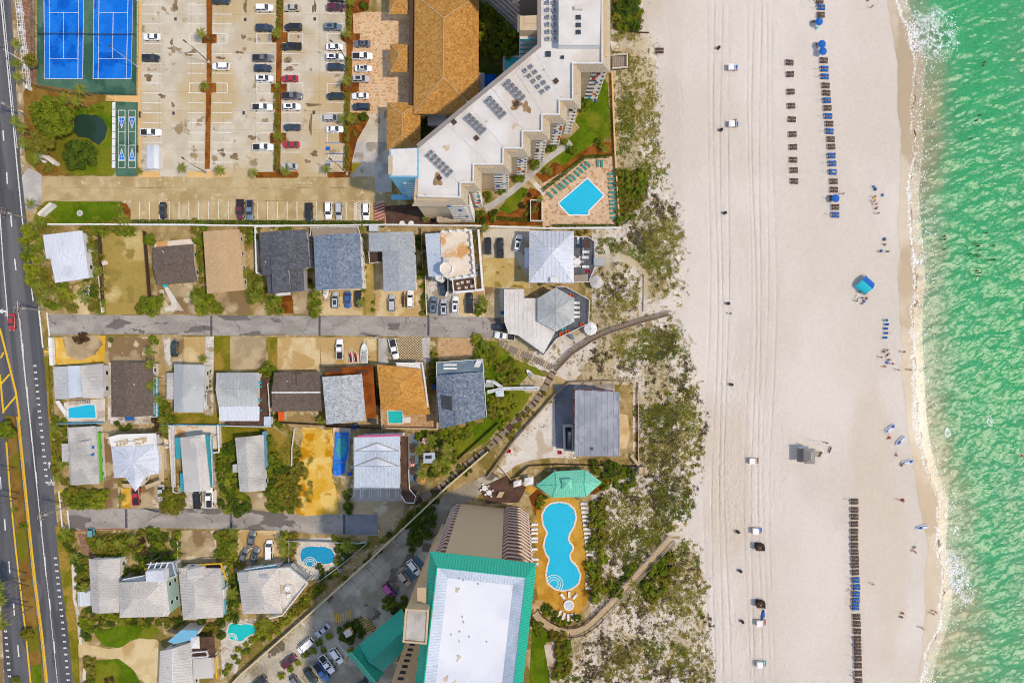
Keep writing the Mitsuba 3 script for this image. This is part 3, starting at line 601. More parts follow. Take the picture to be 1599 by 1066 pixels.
pad([(455,842),(520,838),(545,850),(540,874),(512,900),(480,906),(466,890)],'pale_concrete','pale deck around the rounded blue pool','deck',name='pool_deck',wob=.3);pad([(345,968),(400,965),(412,990),(380,1015),(368,1050),(346,1060)],'gravel','pale crazy-paved deck around the small teal pool','deck',name='pool_deck',wob=.3)
dpts=[(330,1100),(378,1046),(480,957),(585,860),(700,770),(768,735),(792,748),(700,800),(690,850),(650,900),(640,1100)]
td=thing('tower_drive','long cast concrete drive and lot beside the tall teal-edged tower','drive',kind='structure')
obj('joint_bed',ext(Polygon(PP(dpts)),-.05,.012),'stain_concrete',td)
da=math.atan2(186,205);u_,n_=np.array([math.cos(da),math.sin(da)]),np.array([math.sin(da),-math.cos(da)])
dpoly=Polygon(PP(dpts)).buffer(-.1);o_=P(380,1044)[:2]
for i in range(-6,16):
 for j in range(8):
  a=o_+u_*(i*5.6+.05)+n_*(j*4.4+.3);b=a+u_*5.5;c2=b+n_*4.3;d=a+n_*4.3
  g=Polygon([a,b,c2,d]).intersection(dpoly)
  if g.area>1.5:obj('slab',ext(g,-.05,.03+.006*((i*5+j*3)%4)),'tower_concrete',td)
def dl(px,py,ang,L,parent=td,m='line_paint',w=.2,z=.062):
 c=P(px,py)[:2];d=np.array([math.cos(ang),math.sin(ang)])*L/2
 return obj('stall_line',ext(LineString([c-d,c+d]).buffer(w/2,cap_style=2),z-.02,z),m,parent)
for x,y in ((579,878),(471,971),(640,826)):dl(x,y,da-math.pi/2,2.6,w=.3)
for cx_,cy_ in ((612,930),(641,903),(652,884)):
 g=Polygon(PP([(cx_-10,cy_-12),(cx_-2,cy_-18),(cx_+12,cy_-4),(cx_+4,cy_+3)]))
 obj('blue_bay',ext(g,.02,.056),'slate_blue',td)
for k in range(9):dl(518+k*3.6,965-abs(k-3)*1.2,da+.8,2.4,m='yellow_paint',w=.22)
for k in range(7):dl(566+k*2.2,966+k*3,da-.3,2.6,m='yellow_paint',w=.22)
for k in range(7):dl(536.5-k*14.5,1015+k*13.4,da-math.pi/2,5.2)
pad([(836,808),(846,782),(862,775),(892,775),(908,784),(914,830),(918,880),(922,925),(914,945),(896,968),(880,968),(862,946),(840,938),(836,900)],'gold_deck','golden yellow deck around the long blue pool','deck',name='pool_deck',z=.04)
pad([(836,936),(850,936),(850,962),(832,962)],'tan_concrete','tan square terrace beside the tower foot','terrace',name='terrace',z=.045);pad([(800,752),(840,762),(846,780),(838,805),(836,775)],'gold_deck','golden path past the planting bed','path',name='side_path',z=.03)
pad([(839,763),(856,776),(842,782),(836,806),(826,775)],'mulch','brown mulch bed between tower and pool','bed',name='planting_bed',z=.05);pad([(914,748),(950,742),(950,775),(918,770),(906,776)],'mulch','brown mulch patch east of the mint pool pavilion','bed',name='planting_bed',z=.05)
pad([(748,762),(790,742),(822,760),(810,784),(760,786)],'brown_deck','dark brown terrace with tables at the tower foot','terrace',name='terrace',z=.05)
sheet('tower_lawn',[(832,968),(850,975),(868,1010),(858,1100),(824,1100)],.08,'lawn','green lawn east of the tower below the curved boardwalk','lawn')
pad([(845,296),(848,286),(915,247),(957,244),(967,356),(848,356)],'pool_paver','tan paved deck of the seven-sided pool','deck',name='pool_deck',z=.05)
sheet('condo_lawn',[(938,112),(950,135),(952,215),(930,220),(880,258),(862,252),(846,270),(838,264),(880,226),(905,200),(898,188),(910,160),(925,150)],.04,'lawn','bright green lawn winding past the stepped balconies','lawn',wob=.3)
sheet('condo_lawn',[(778,328),(806,290),(826,296),(808,326),(794,334)],.04,'lawn','green lawn wedge between condominium and path','lawn',wob=.3)
sheet('condo_bed',[(740,335),(780,330),(808,328),(828,292),(845,300),(846,352),(720,352)],.03,'mulch','brown planted bed west of the pool deck','bed');sheet('condo_bed',[(832,268),(846,272),(864,254),(936,222),(955,222),(956,244),(914,246),(850,288)],.034,'mulch','brown planted bed along the edge of the pool deck','bed')
sheet('condo_path',strip([(757,326),(772,318),(800,298),(826,275),(850,252),(872,236),(892,222)],1.8),.06,'grey_concrete','grey footpath curving under the stepped balconies','path');sheet('condo_path',strip([(828,279),(840,292),(852,304)],1.3),.064,'pale_concrete','pale link path down to the pool deck','path')
sheet('courtyard',[(748,-20),(842,-20),(842,75),(760,140),(740,175),(655,235),(654,170),(748,120)],.03,'court_soil','shady planted courtyard between the orange roofs and the condominium','courtyard')
sheet('service_yard',[(600,322),(655,318),(740,338),(740,354),(604,354)],.03,'brown_deck','dark service yard at the condominium foot','yard')
sheet('beach_walk',[(952,65),(985,75),(1030,55),(1032,66),(990,84),(955,80)],.5,'dune_sand','sandy track crossing the dune at the top','path',t=.7)
# builders for buildings
def plane_of(f):
 a=np.array([p for p in f],float);c=a.mean(0)
 u,s,vt=np.linalg.svd(a-c);n=vt[2];n=n if n[2]>0 else -n
 return c,n
def zfun(f):
 c,n=plane_of(f)
 return lambda x,y:c[2]-(n[0]*(x-c[0])+n[1]*(y-c[1]))/n[2]
def prism(g,zt,z0):
 out=[]
 for q in getattr(g,'geoms',[g]):
  if q.geom_type!='Polygon' or q.area<.02: continue
  m=ext(q,0,1);v=np.array(m.vertices);t=v[:,2]>.5
  v[t,2]=zt(v[t,0],v[t,1]);v[~t,2]=z0;out.append(M(v,m.faces))
 return cat(out) if out else None
def up3(f): return [tuple(P(*p)) for p in f]
def mid(a,b,t=.5): return tuple(np.asarray(a)*(1-t)+np.asarray(b)*t)
def gable(q,e,r,d='v',t=.5):
 a,b,c,dd=[P(x,y,e) for x,y in q]
 if d=='v':
  m,n=mid(a,b,t),mid(dd,c,t);m,n=(*m[:2],r),(*n[:2],r)
  return [[a,m,n,dd],[m,b,c,n]],[(m,n)]
 m,n=mid(a,dd,t),mid(b,c,t);m,n=(*m[:2],r),(*n[:2],r)
 return [[a,b,n,m],[m,n,c,dd]],[(m,n)]
def hip(q,e,r,d='v',ins=.3,t=.5):
 a,b,c,dd=[P(x,y,e) for x,y in q]
 if d=='v':
  m,n=np.array(mid(a,b,t)),np.array(mid(dd,c,t));m,n=m+(n-m)*ins,n+(m-n)*ins
  m[2]=n[2]=r
  return [[a,m,n,dd],[m,b,c,n],[a,b,m],[n,c,dd]],[(m,n),(a,m),(b,m),(c,n),(dd,n)]
 m,n=np.array(mid(a,dd,t)),np.array(mid(b,c,t));m,n=m+(n-m)*ins,n+(m-n)*ins
 m[2]=n[2]=r
 return [[a,b,n,m],[m,n,c,dd],[a,m,dd],[b,c,n]],[(m,n),(a,m),(dd,m),(b,n),(c,n)]
def fan(q,e,apex,r):
 pts=[P(x,y,e) for x,y in q];c=P(*apex,r)
 return [[pts[i],pts[(i+1)%len(pts)],c] for i in range(len(pts))],[(pts[i],c) for i in range(len(pts))]
def flat(q,z): return [[P(x,y,z) for x,y in q]],[]
WIN_F=mikit.ply(cat([bx(1.3,.10,.12,(0,0,0)),bx(1.3,.10,.12,(0,0,1.28)),bx(.12,.10,1.4,(-.6,0,0)),bx(.12,.10,1.4,(.6,0,0))]),'m_white_paint')
WIN_P=mikit.ply(bx(1.14,.05,1.24,(0,0,.08)),'m_glass_dark')
DOOR=mikit.ply(bx(1.0,.10,2.1),'m_teal_wall');KNOB=mikit.ply(bx(.08,.2,.08,(.36,0,1.0)),'m_steel')
def put(name,ply,parent,x,y,z,ang):
 key=fresh(name,parent);scene[key]={**ply,'to_world':T().translate([float(x),float(y),float(z)]).rotate([0,0,1],math.degrees(ang))}; return key
def seams(faces,pitch,w=.07,h=.07):
 out=[]
 for f in faces:
  c,n=plane_of(f);g=n[:2]
  if np.linalg.norm(g)<.02:g=np.array([0,1.0])
  g=g/np.linalg.norm(g);s=np.array([-g[1],g[0]]);z=zfun(f)
  poly=Polygon([p[:2] for p in f]).buffer(-.06);L=60
  pr_=[np.dot(np.array(p[:2])-c[:2],s) for p in f]
  k0,k1=math.ceil(min(pr_)/pitch),math.floor(max(pr_)/pitch)
  for k in range(k0,k1+1):
   o=c[:2]+s*(k*pitch+.01)
   for q in getattr((x:=LineString([o-g*L,o+g*L]).intersection(poly)),'geoms',[x]):
    if q.is_empty or q.length<.4: continue
    (ax,ay),(bx_,by)=q.coords[0],q.coords[-1]
    out.append(bar((ax,ay,z(ax,ay)+h/2-.01),(bx_,by,z(bx_,by)+h/2-.01),w,h))
 return cat(out) if out else None
def building(label,fr,wallm,roofm,seam=None,over=.45,t=.22,z0=0.0,ridge=True,vents=2,parent=None,wins=True,catg='house',name='beach_house',door=True,capm='white_paint',ridgew=.22,storeys=None):
 faces,ridges=fr
 key=parent or thing(name,label,catg)
 roof=obj('roof',thick(faces,t),roofm,key)
 if seam:
  sm=seams(faces,seam,.5,.10) if seam==1.55 else seams(faces,seam*1.3,.11,.09)
  if sm is not None:obj('seam_rib',sm,roofm,roof,kind='stuff')
 if ridge and ridges:
  for a,b in ridges:
   a,b=np.array(a,float),np.array(b,float);obj('ridge_cap',bar(a+[0,0,.03],b+[0,0,.03],ridgew,.08),capm if capm else roofm,roof)
 un=unary_union([Polygon([p[:2] for p in f]).buffer(.02) for f in faces])
 ins=un.buffer(-over,join_style=2)
 ms=[]
 for f in faces:
  z=zfun(f);g=Polygon([p[:2] for p in f]).buffer(0).intersection(ins)
  ms.append(prism(g,lambda x,y,z=z:z(x,y)-t-.02,z0))
 obj('wall',cat(ms),wallm,key)
 rr=np.random.default_rng(len(label)*7+int(abs(faces[0][0][0])*3))
 for i in range(vents):
  f=faces[rr.integers(len(faces))];w=rr.dirichlet(np.ones(len(f))*3);p=np.tensordot(w,np.array(f),1)
  obj('vent',cyl(.13,.5,p-[0,0,.15],8),'metal_pole' if i else 'white_paint',roof)
 eave=min(p[2] for f in faces for p in f)-t
 if wins and ins.geom_type=='Polygon':
  co=list(ins.simplify(.3).exterior.coords);sgn=1 if ins.exterior.is_ccw else -1
  nst=storeys or max(1,int((eave-z0)//2.7));first= True
  for (ax,ay),(bx_,by) in zip(co[:-1],co[1:]):
   L=math.hypot(bx_-ax,by-ay)
   if L<2.6: continue
   ang=math.atan2(by-ay,bx_-ax);n=max(1,int(L/3.4))
   for s in range(nst):
    for i in range(n):
     u=(i+.5)/n;x,y=ax+(bx_-ax)*u,ay+(by-ay)*u
     if first and door and s==0 and i==n//2:
      d=put('door',DOOR,key,x,y,z0+.05,ang);put('knob',KNOB,d,x,y,z0+.05,ang);first= False; continue
     k=put('window',WIN_F,key,x,y,z0+s*2.8+.95,ang);put('pane',WIN_P,k,x,y,z0+s*2.8+.95,ang)
 return key
def deck(parent,pts,z,m,t=.25,name='deck',posts=True):
 poly=Polygon(PP(pts,z));k=obj(name,ext(poly,z-t,z),m,parent)
 if posts and z>1:
  [obj('support_post',bx(.18,.18,z-t,(x*.97+poly.centroid.x*.03,y*.97+poly.centroid.y*.03,0)),'wood_grey',parent) for x,y in poly.exterior.coords[:-1]]
 return k
def rail(parent,pts,z,m='white_paint',h=1.0,sp=1.6,w=.1,name='railing'):
 q=[P(x,y,z) for x,y in pts];out=[]
 for a,b in zip(q[:-1],q[1:]):
  L=np.linalg.norm(b-a);n=max(1,int(L/sp))
  out+=[bar(a+[0,0,h],b+[0,0,h],w*1.3,w),bar(a+[0,0,h*.5],b+[0,0,h*.5],w*.6,w*.6)]
  out+=[bx(w,w,h,a+(b-a)*i/n) for i in range(n+1)]
 return obj(name,cat(out),m,parent)
def fence(label,pts,h=1.6,m='white_paint',t=.10,pan=3.0,catg='fence',name='fence',cap=True,z=0.0):
 key=thing(name,label,catg);q=[P(x,y) for x,y in pts]
 for p in q:p[2]=ground_z(p[0],p[1])
 posts=[]
 for a,b in zip(q[:-1],q[1:]):
  L=np.linalg.norm((b-a)[:2]);n=max(1,round(L/pan));ang=math.atan2(b[1]-a[1],b[0]-a[0])
  for i in range(n):
   c=a+(b-a)*(i+.5)/n
   obj('panel',cat([bx(L/n-.14,t,h,c,ang)]+([bx(L/n-.13,t*2,.06,c+[0,0,h],ang)] if cap else [])),m,key)
   posts.append(a+(b-a)*i/n)
 posts.append(q[-1])
 for p in posts:obj('post',bx(.16,.16,h+.16,p),m,key)
 return key
def wall_line(label,pts,h=1.0,m='white_wall',t=.25,name='garden_wall',catg='wall',parent=None):
 key=parent or thing(name,label,catg);g=LineString(PP(pts)).buffer(t/2,cap_style=2,join_style=2)
 obj('wall_run',ext(g,-.1,h),m,key);obj('coping',ext(LineString(PP(pts)).buffer(t/2+.05,cap_style=2,join_style=2),h,h+.08),'white_paint' if m in ('white_wall','concrete_plain') else m,key); return key
def pool(label,pts,paint='pool_paint',depth=1.2,cop=.35,smooth=False,copm='coping',z=.05,steps=None):
 poly=Polygon(PP(pts)).buffer(0)
 if smooth:poly=poly.buffer(.9).buffer(-1.8).buffer(.9)
 key=thing('swimming_pool',label,'pool',kind=None)
 obj('coping',ext(poly.buffer(cop,join_style=1).difference(poly),.0,z+.12),copm,key)
 obj('basin',ext(poly,.02,z+.015),paint,key)
 w=obj('water',meshy(poly,z+.075),'water_sheet',key)
 if steps:
  (sxp,syp),r=steps;c=P(sxp,syp)[:2]
  obj('step',cat([ext(Point(c).buffer(r*f,16).intersection(poly.buffer(-.05)).difference(Point(c).buffer(r*f-.18,16)),z+.016,z+.04) for f in (1,.75,.5)]),'white_paint',key)
 return key
def meshy(poly,z):
 x0,y0,x1,y1=poly.bounds;st=.45
 g=grid(np.arange(x0,x1+st,st),np.arange(y0,y1+st,st),lambda X,Y:z+.03*(meshkit.fbm(np.stack([X*1.1,Y*1.1,X*0],-1),3,9)-.5))
 c=np.asarray(g.vertices)[g.faces].mean(1); return M(g.vertices,g.faces[shapely.contains_xy(poly,c[:,0],c[:,1])])
 # houses of the north lane, upper row
h=building('white metal-roofed corner house hedged from the highway',([up3([(67,367,3.6),(128,360,3.6),(134,399,4.5),(72,404,4.5)]),up3([(79,403.5,4.5),(134,399,4.5),(139,434,3.5),(86,441.5,3.5)])],[]),'white_wall','metal_white',.9)
h=building('brown-roofed bungalow with a bent pale ramp in front',gable([(238,386),(301.5,381),(308,440),(244.5,445)],3.2,4.1,'h'),'sand_wall','shingle_brown',capm=None)
h=building('house with a plain tan roof between shrub rows',gable([(317,361.5),(373.5,358),(381.6,453),(323.3,458.5)],3.8,4.3,'v',.38),'sand_wall','shingle_tan',ridge=False)
h=building('dark grey shingled house with a raised dormer and white balcony',gable([(404.4,363.8),(477.3,358),(483.7,417),(409.5,430)],6.2,7.3,'v',.4),'grey_wall','shingle_dark',capm=None)
building('',gable([(416,427),(473,416.5),(475,454),(419,459.5)],5.6,6.1,'v',.5),'grey_wall','shingle_dark',parent=h,wins=False,vents=0,ridge=False)
building('',([up3([(423,402,7.7),(448,399,7.7),(453,453,6.9),(425.5,458.5,6.9)])],[]),'white_wall','shingle_dark',parent=h,wins=False,vents=0,z0=5.0,over=.25)
deck(h,[(432,455),(452.5,453),(453.5,460.5),(433,462)],3.2,'white_paint',name='balcony');rail(h,[(432,455),(433,461.5),(453,460),(452.5,453)],3.2)
h=building('blue-grey shingled house with a white back porch',gable([(489.5,369),(561.5,364),(565.5,450),(493,453)],7.3,8.5,'v',.49),'white_wall','shingle_blue',capm=None)
rail(h,[(486,368),(487,356),(560,355),(565,372)],3.0);rail(h,[(566,372),(567.5,450)],3.0,sp=2.4);deck(h,[(487,356),(560,355),(562,366),(488,371)],3.0,'wood_grey',name='porch')
h=building('pale grey L-shaped house beside the turret house',([up3([(575.7,364,6.8),(608,362.3,7.8),(609,392,7.8),(576,392.7,6.8)]),up3([(608,362.3,7.8),(645.6,361.5,6.8),(647,392,6.8),(609,392,7.8)])],[(P(608,362.3,7.8),P(609,392,7.8))]),'white_wall','shingle_grey',capm=None)
building('',gable([(597,392.3),(647,391.8),(649,453),(599,455)],6.4,7.4,'v',.5),'white_wall','shingle_grey',parent=h,vents=2,capm=None)
deck(h,[(576,393),(596,393),(596,410),(577,411)],3.0,'wood_dark',name='side_deck');rail(h,[(577,394),(578,411),(596,410)],3.0)
obj('store_box',cat([bx(2.4,1.7,1.9,P(585,358))]),'metal_white',h)
h=building('white flat-roofed house with an octagonal turret and brown terrace',([up3([(663.5,365,7.6),(687,363.5,8.6),(690,430,8.6),(669,432,7.6)])],[]),'white_wall','metal_blue',.8,wins=True)
building('',flat([(687.5,363),(735,359.7),(741,430.5),(703,436),(690,430)],8.8),'white_wall','terrace_cream',parent=h,over=.05,vents=0,ridge=False)
pts=[(687.5,363),(735,359.7),(741,430.5),(703,436),(690,430)]
ln=LineString(PP(pts[:4],9))
obj('parapet',ext(ln.buffer(.22,cap_style=2,join_style=2),8.82,9.7),'white_wall',h)
for u in np.arange(.03,1,.075):p=ln.interpolate(u,True);obj('merlon',bx(.7,.7,.55,(p.x,p.y,9.705)),'white_paint',h)
c=P(698,420.5,9.5);an=np.arange(8)*math.pi/4+math.pi/8
oc= lambda r:Polygon([(c[0]+r*math.cos(a),c[1]+r*math.sin(a)) for a in an])
tu=obj('turret',ext(oc(1.8),8.83,11.0),'white_wall',h);obj('turret_floor',ext(oc(1.62),11.002,11.06),'terrace_cream',tu);obj('turret_parapet',ext(oc(1.85).difference(oc(1.6)),11.0,11.5),'white_paint',tu);obj('wedge_stair',bx(1.6,1.2,1.0,(c[0]-.2,c[1]+2.6,8.83)),'metal_warm',tu)
c=P(687,434,6);obj('corner_turret',cyl(.95,7.4,(c[0],c[1],0),20),'white_wall',h);obj('corner_parapet',ext(Point(c[:2]).buffer(1.05).difference(Point(c[:2]).buffer(.8)),7.4,7.9),'white_paint',h)
deck(h,[(707,438),(741,434.5),(743,453.5),(709,456)],5.5,'brown_deck',name='terrace');rail(h,[(707,438),(709,456),(743,453.5),(741,434.5)],5.5,h=.9,w=.24);obj('terrace_wall',ext(Polygon(PP([(708,439),(740.5,436),(742,453),(710,455)],5.5)),0,5.2),'white_wall',h)
wall_line('white garden wall wrapping the east side of the turret house',[(747.5,360),(754.5,453),(708,458)],2.2,t=.5)
wall_line('thin white curved wall beside the black car',[(700,434),(700,455),(697,463)],1.8)
h=building('white house with a pyramid metal roof and grey sea deck',fan([(826.6,360),(896,360.8),(896,441.6),(825.8,441)],6.6,(862.3,394),9.2),'white_wall','metal_white',.85,capm='metal_white')
deck(h,[(894,369),(918,370.5),(928,377),(929,402),(929,418),(919,441),(894,441)],2.4,'grey_deck');rail(h,[(896,370),(918,371),(928,377.5),(928.5,402)],2.4);rail(h,[(928.5,417),(919,440.5),(896,441)],2.4)
rail(h,[(910,371),(910,402)],2.4)
obj('steps',cat([bx(1.9,2.2,2.3-i*.45,P(931+i*2.6,409.5,1)) for i in range(4)]),'grey_wall',h);obj('awning',thick([up3([(819,387,4.2),(827,387,4.8),(827,418,4.8),(819,418,4.2)])],.12),'metal_blue',h)
obj('chimney',bx(1.7,1.3,1.0,P(864,437,6.9)),'white_wall',h)
obj('pergola',cat([thick([up3([(910.5,374,5.2),(921.5,374,5.2),(921.5,387,5.2),(910.5,387,5.2)])],.2)]+[bx(.15,.15,2.6,P(x,y,2.4)) for x in (911,921) for y in (375,386)]),'wood_dark',h)
obj('bench_wall',ext(Polygon(PP([(896,430),(918,428),(918,440),(896,440)],3)),2.4,3.3),'wood_grey',h)
h=building('flat white house joined to a grey octagonal sea room',flat([(787,451.4),(818.5,451.4),(818.5,465.5),(839.4,465.5),(839.4,502),(867.5,517),(849,552),(809,523.5),(794,520.8),(793.5,502),(787,501)],4.6),'white_wall','membrane',ridge=False,vents=4,over=.35)
obj('roof_line',cat([bar(P(796+7*i,454+(i>3)*13,4.62),P(796+7*i,519+1.5*i,4.62),.07,.05) for i in range(8)]),'metal_warm',h)
obj('hatch',ext(affinity.scale(Point(P(827,482.5,4.6)[:2]).buffer(1),1.5,.6),4.6,4.78),'concrete_plain',h)
building('',fan([(868,448.7),(896.8,465.5),(896.8,502.3),(868.8,517.5),(839.4,501.7),(839.4,465.5)],5.6,(868,484),7.4),'white_wall','metal_grey',1.2,parent=h,capm='metal_grey',vents=1,ridgew=.14)
deck(h,[(867,447),(884,448.4),(920.5,468),(919,505.5),(869,529),(848.5,555),(845,551),(869,520),(896,503),(896,465)],2.6,'grey_deck');rail(h,[(868,447.5),(884,448.8),(920,468.3),(918.7,505),(869,528.6),(848.7,554.5)],2.6)
obj('steps',cat([bar(P(889+i*.9,523+i*1.8,2.2-i*.42),P(893.5+i*.9,521.5+i*1.8,2.2-i*.42),.4,.18) for i in range(6)]),'bluegrey_deck',h)
# lower row of the north lane
h=building('corner house of ribbed cream and white roof strips with a blue pool',([up3([(83,572.6,3.8),(104,572,4),(106,623,4),(86,623,3.8)])],[]),'white_wall','metal_grey',.8)
building('',([up3([(104,571.4,3.5),(124,570.6,3.5),(128,619.5,3.3),(106,622,3.3)])],[]),'white_wall','metal_blue',1.6,parent=h,vents=1)
building('',([up3([(124,571,4.4),(161,567.5,4),(162,622,4),(129,621,4.4)])],[]),'white_wall','metal_warm',.8,parent=h,vents=1)
obj('pergola',cat([bar(P(118+i*3.5,623,3),P(119+i*3.5,630,3),.12,.2) for i in range(7)]+[bar(P(116,623,2.9),P(140,622,2.9),.16),bar(P(117,630,2.9),P(141,629,2.9),.16)]+[bx(.16,.16,2.8,P(x,y)) for x,y in ((117,629.5),(140,628.5))]),'wood_grey',h)
obj('stair',cat([bar(P(87+i*1.5,628+i*2.2,2.6-i*.3),P(93+i*1.5,626+i*2.2,2.6-i*.3),.5,.12) for i in range(9)]),'white_paint',h)
pool('rectangular cut-corner blue pool behind the corner house',[(107,637),(138,631.5),(148,632),(150,652),(107.5,652)],copm='white_paint')
fence('white fence along the south side of the corner pool',[(94,660),(128,660),(164,659)],1.8,'blue_wall')
h=building('brown gabled house with palms along its east side',gable([(173,566),(238,566),(239.5,649),(174,651)],3.8,5.1,'v',.42),'white_wall','shingle_brown',capm=None)
deck(h,[(236,590),(247,590),(247,650),(238,650)],2.4,'teal_wall',name='side_deck');rail(h,[(240,590),(247,590),(247,650),(239,650)],2.4)
deck(h,[(174,637),(184,637),(184,656),(174,656)],2.6,'pale_concrete',name='back_porch');obj('blue_canopy',thick([up3([(194,649,3.2),(210,649,3.2),(209,656,2.6),(196,656,2.6)])],.08),'canvas_blue',h)
h=building('grey gabled house with a pale shed on its west wall',gable([(271.6,568.3),(321,569.5),(317,643.5),(271.6,643)],4.2,5.2,'v',.36),'white_wall','metal_grey',None,vents=3,capm='metal_grey')
building('',([up3([(260,582,2.6),(271.5,582,3.0),(271.5,623,3.0),(260,623,2.6)])],[]),'white_wall','metal_warm',.7,parent=h,wins=False,vents=0,over=.2)
deck(h,[(312,616),(325,612),(325,638),(312,640)],2.6,'white_paint');rail(h,[(314,616),(325,612.5),(325,638),(314,640)],2.6);obj('orange_awning',thick([up3([(320,616,3.4),(328,612,3),(328,634,3),(322,632,3.4)])],.08),'wood',h)
h=building('grey and white ribbed house with a brown back deck',gable([(338,582),(404.5,581.5),(403,634.4),(341,634.4)],4.4,5.5,'h',.5),'white_wall','metal_grey',.75,capm='metal_grey')
building('',([up3([(341.6,634.4,4.2),(404.6,634.4,4.2),(404.6,657,3.7),(342.4,657,3.7)])],[]),'white_wall','metal_white',.75,parent=h,vents=0)
deck(h,[(354,645),(423,645),(424,665),(354,664)],2.4,'brown_deck',name='back_deck');rail(h,[(354,664.5),(424,665.5),(420,598)],2.4);building('',flat([(412,650),(423,650),(423,665),(412,665)],3.6),'white_wall','metal_blue',parent=h,wins=False,vents=0,over=.3)
deck(h,[(404,590),(420,590),(421,645),(404,645)],2.3,'brown_deck',name='side_deck')
for i,y in enumerate((597,603,624,640)):obj('teal_shutter',bx(1.0,.5,1.2,P(406,y,2.3)),'canvas_teal',h)
h=building('brown house with a bright white ridge cap',gable([(428,581.2),(501.4,580.7),(502.7,641.7),(425,642)],4.2,5.3,'h',.51),'sand_wall','shingle_brown',ridgew=.34)
obj('valley',cat([bar(P(462.5,583,4.4),P(462.5,601,4.95),.22,.1),bar(P(455,582.5,4.38),P(470,582.5,4.38),.2,.1)]),'wood_dark',h)
building('',([up3([(434,642.5,3.2),(443,642.5,3.2),(443.5,657,2.9),(434.5,657,2.9)])],[]),'sand_wall','orange_cloth',parent=h,wins=False,vents=0,over=.2)
h=building('speckled grey roofed house with a rust-coloured lower roof',gable([(503,588.3),(565,583.7),(571.5,656),(509.8,662.3)],6.4,7.2,'v',.5),'grey_wall','shingle_speckle',capm=None)
building('',([up3([(509,575,4.5),(582.5,570.6,4.5),(584,596,4.5),(506,599,4.5)]),up3([(556,597.3,4.5),(584,596,4.5),(588,652,4.5),(566,653,4.5)])],[]),'wood_dark','rust_roof',parent=h,vents=0,wins=False)
obj('rail_block',cat([bx(4.4,1.3,.7,P(521,577,4.5)),bx(3.0,.5,.6,P(566,580,4.5))]),'wood_dark',h)
obj('solar_sheet',thick([up3([(578,653,2.2),(588,653,2.2),(588,662,2.0),(578,662,2.0)])],.1),'metal_dark',h)
h=building('orange-shingled house with a teal plunge pool',hip([(588.4,568.5),(657,576),(667.5,640),(595,640)],6.6,8.2,'v',.38),'beige_wall','shingle_orange',capm=None)
building('',([up3([(629,638,5.2),(670.5,637,5.2),(671.5,646.5,4.8),(629,647,4.8)])],[]),'beige_wall','shingle_orange',parent=h,wins=False,vents=0)
deck(h,[(619,566),(660,566),(664,590),(656,590),(655,578),(619,578)],5.0,'white_paint',name='balcony');rail(h,[(619,566.5),(660,566.5),(668,630)],5.0,w=.2);deck(h,[(656,590),(664,590),(670,636),(662,636)],5.0,'terrace_cream',name='side_balcony')
pool('small teal plunge pool behind the orange-roofed house',[(606,641.5),(628.5,641.5),(629,660),(607,660)],'pool_paint_teal');obj('tub_pad',bx(2.2,1.6,.5,P(635,655)),'white_paint',h)
wall_line('pale wall round the plunge pool of the orange-roofed house',[(596,616),(598,667),(684,668.5),(683,600)],1.7,'beige_wall')
h=building('blue slate house with a blue-grey roof deck',gable([(680.5,586),(755,580),(758,651.5),(686.5,669)],7.4,8.8,'v',.36),'grey_wall','shingle_slate',capm=None)
deck(h,[(682.5,565.5),(754,560.4),(757,581),(682,586)],6.4,'bluegrey_deck',name='roof_deck');rail(h,[(682.5,586),(682.5,565.5),(754,560.4),(760,650)],6.4);obj('deck_base',ext(Polygon(PP([(685,568),(752,563),(755,581),(684,586)],6)),0,6.1),'grey_wall',h)
for x,y in ((721,597),(724,633)):building('',gable([(x-7,y-6),(x+6,y-7),(x+7,y+4),(x-6,y+5)],8.0,8.9,'h',.5),'grey_wall','shingle_slate',parent=h,wins=False,vents=0,z0=6.5,over=.2,ridge=False)
obj('solar_panel',thick([[P(x,y,z) for x,y,z in ((688,616,7.98),(705,619,8.78),(706,641,8.78),(690,637,7.98))]],.06),'metal_dark',h)
obj('deck_bench',cat([bx(3.6,.5,.5,P(703,569.5,6.4)),bx(3.6,.5,.5,P(703,575,6.4))]),'white_paint',h);obj('lean_boards',cat([bar(P(741+i*3,573,6.5),P(746+i*3,562,7.5),.5,.06) for i in range(3)]),'white_paint',h)
deck(h,[(756,598),(771,599),(771,604),(757,604)],3.0,'grey_wall',name='landing')
bridge=thing('footbridge','slender pale footbridge running seaward from the blue slate house','footbridge')
for nm,pts,z in (('walkway',[(759,595.5),(770,595.5),(784,604.5)],2.2),('walkway',[(761,612),(784,606.5),(842,605.5)],2.2)):
 obj(nm,ext(LineString(PP(pts,z)).buffer(.42,cap_style=2,join_style=2),z-.15,z),'metal_white',bridge);rail(bridge,[(x,y-2.3) for x,y in pts],z,w=.06);rail(bridge,[(x,y+2.3) for x,y in pts],z,w=.06)
obj('platform',ext(Polygon(PP([(774,608),(787,606),(787,619),(774,619)],2.2)),2.0,2.2),'metal_blue',bridge)
obj('support_post',cat([bx(.16,.16,2.0,P(x,y,1)) for x,y in ((770,595),(784,605),(800,606),(820,605.5),(838,605.5),(776,617))]),'wood_grey',bridge)
h=building('lone brown block with a weathered ribbed grey roof',flat([(898.8,609),(966,611.7),(966.7,712),(898,712)],9.0),'terracotta','metal_worn',1.55,ridge=False,vents=0,over=.3)
obj('roof_edge',cat([bar(P(966.3,612,9.05),P(967,712,9.05),.35,.14),bar(P(899,609.3,9.05),P(898,712,9.05),.3,.14)]),'metal_worn',h)
for x in (924,946):obj('roof_hatch',bx(.8,.7,.3,P(x,700,9)),'metal_dark' if x<930 else 'metal_worn',h)
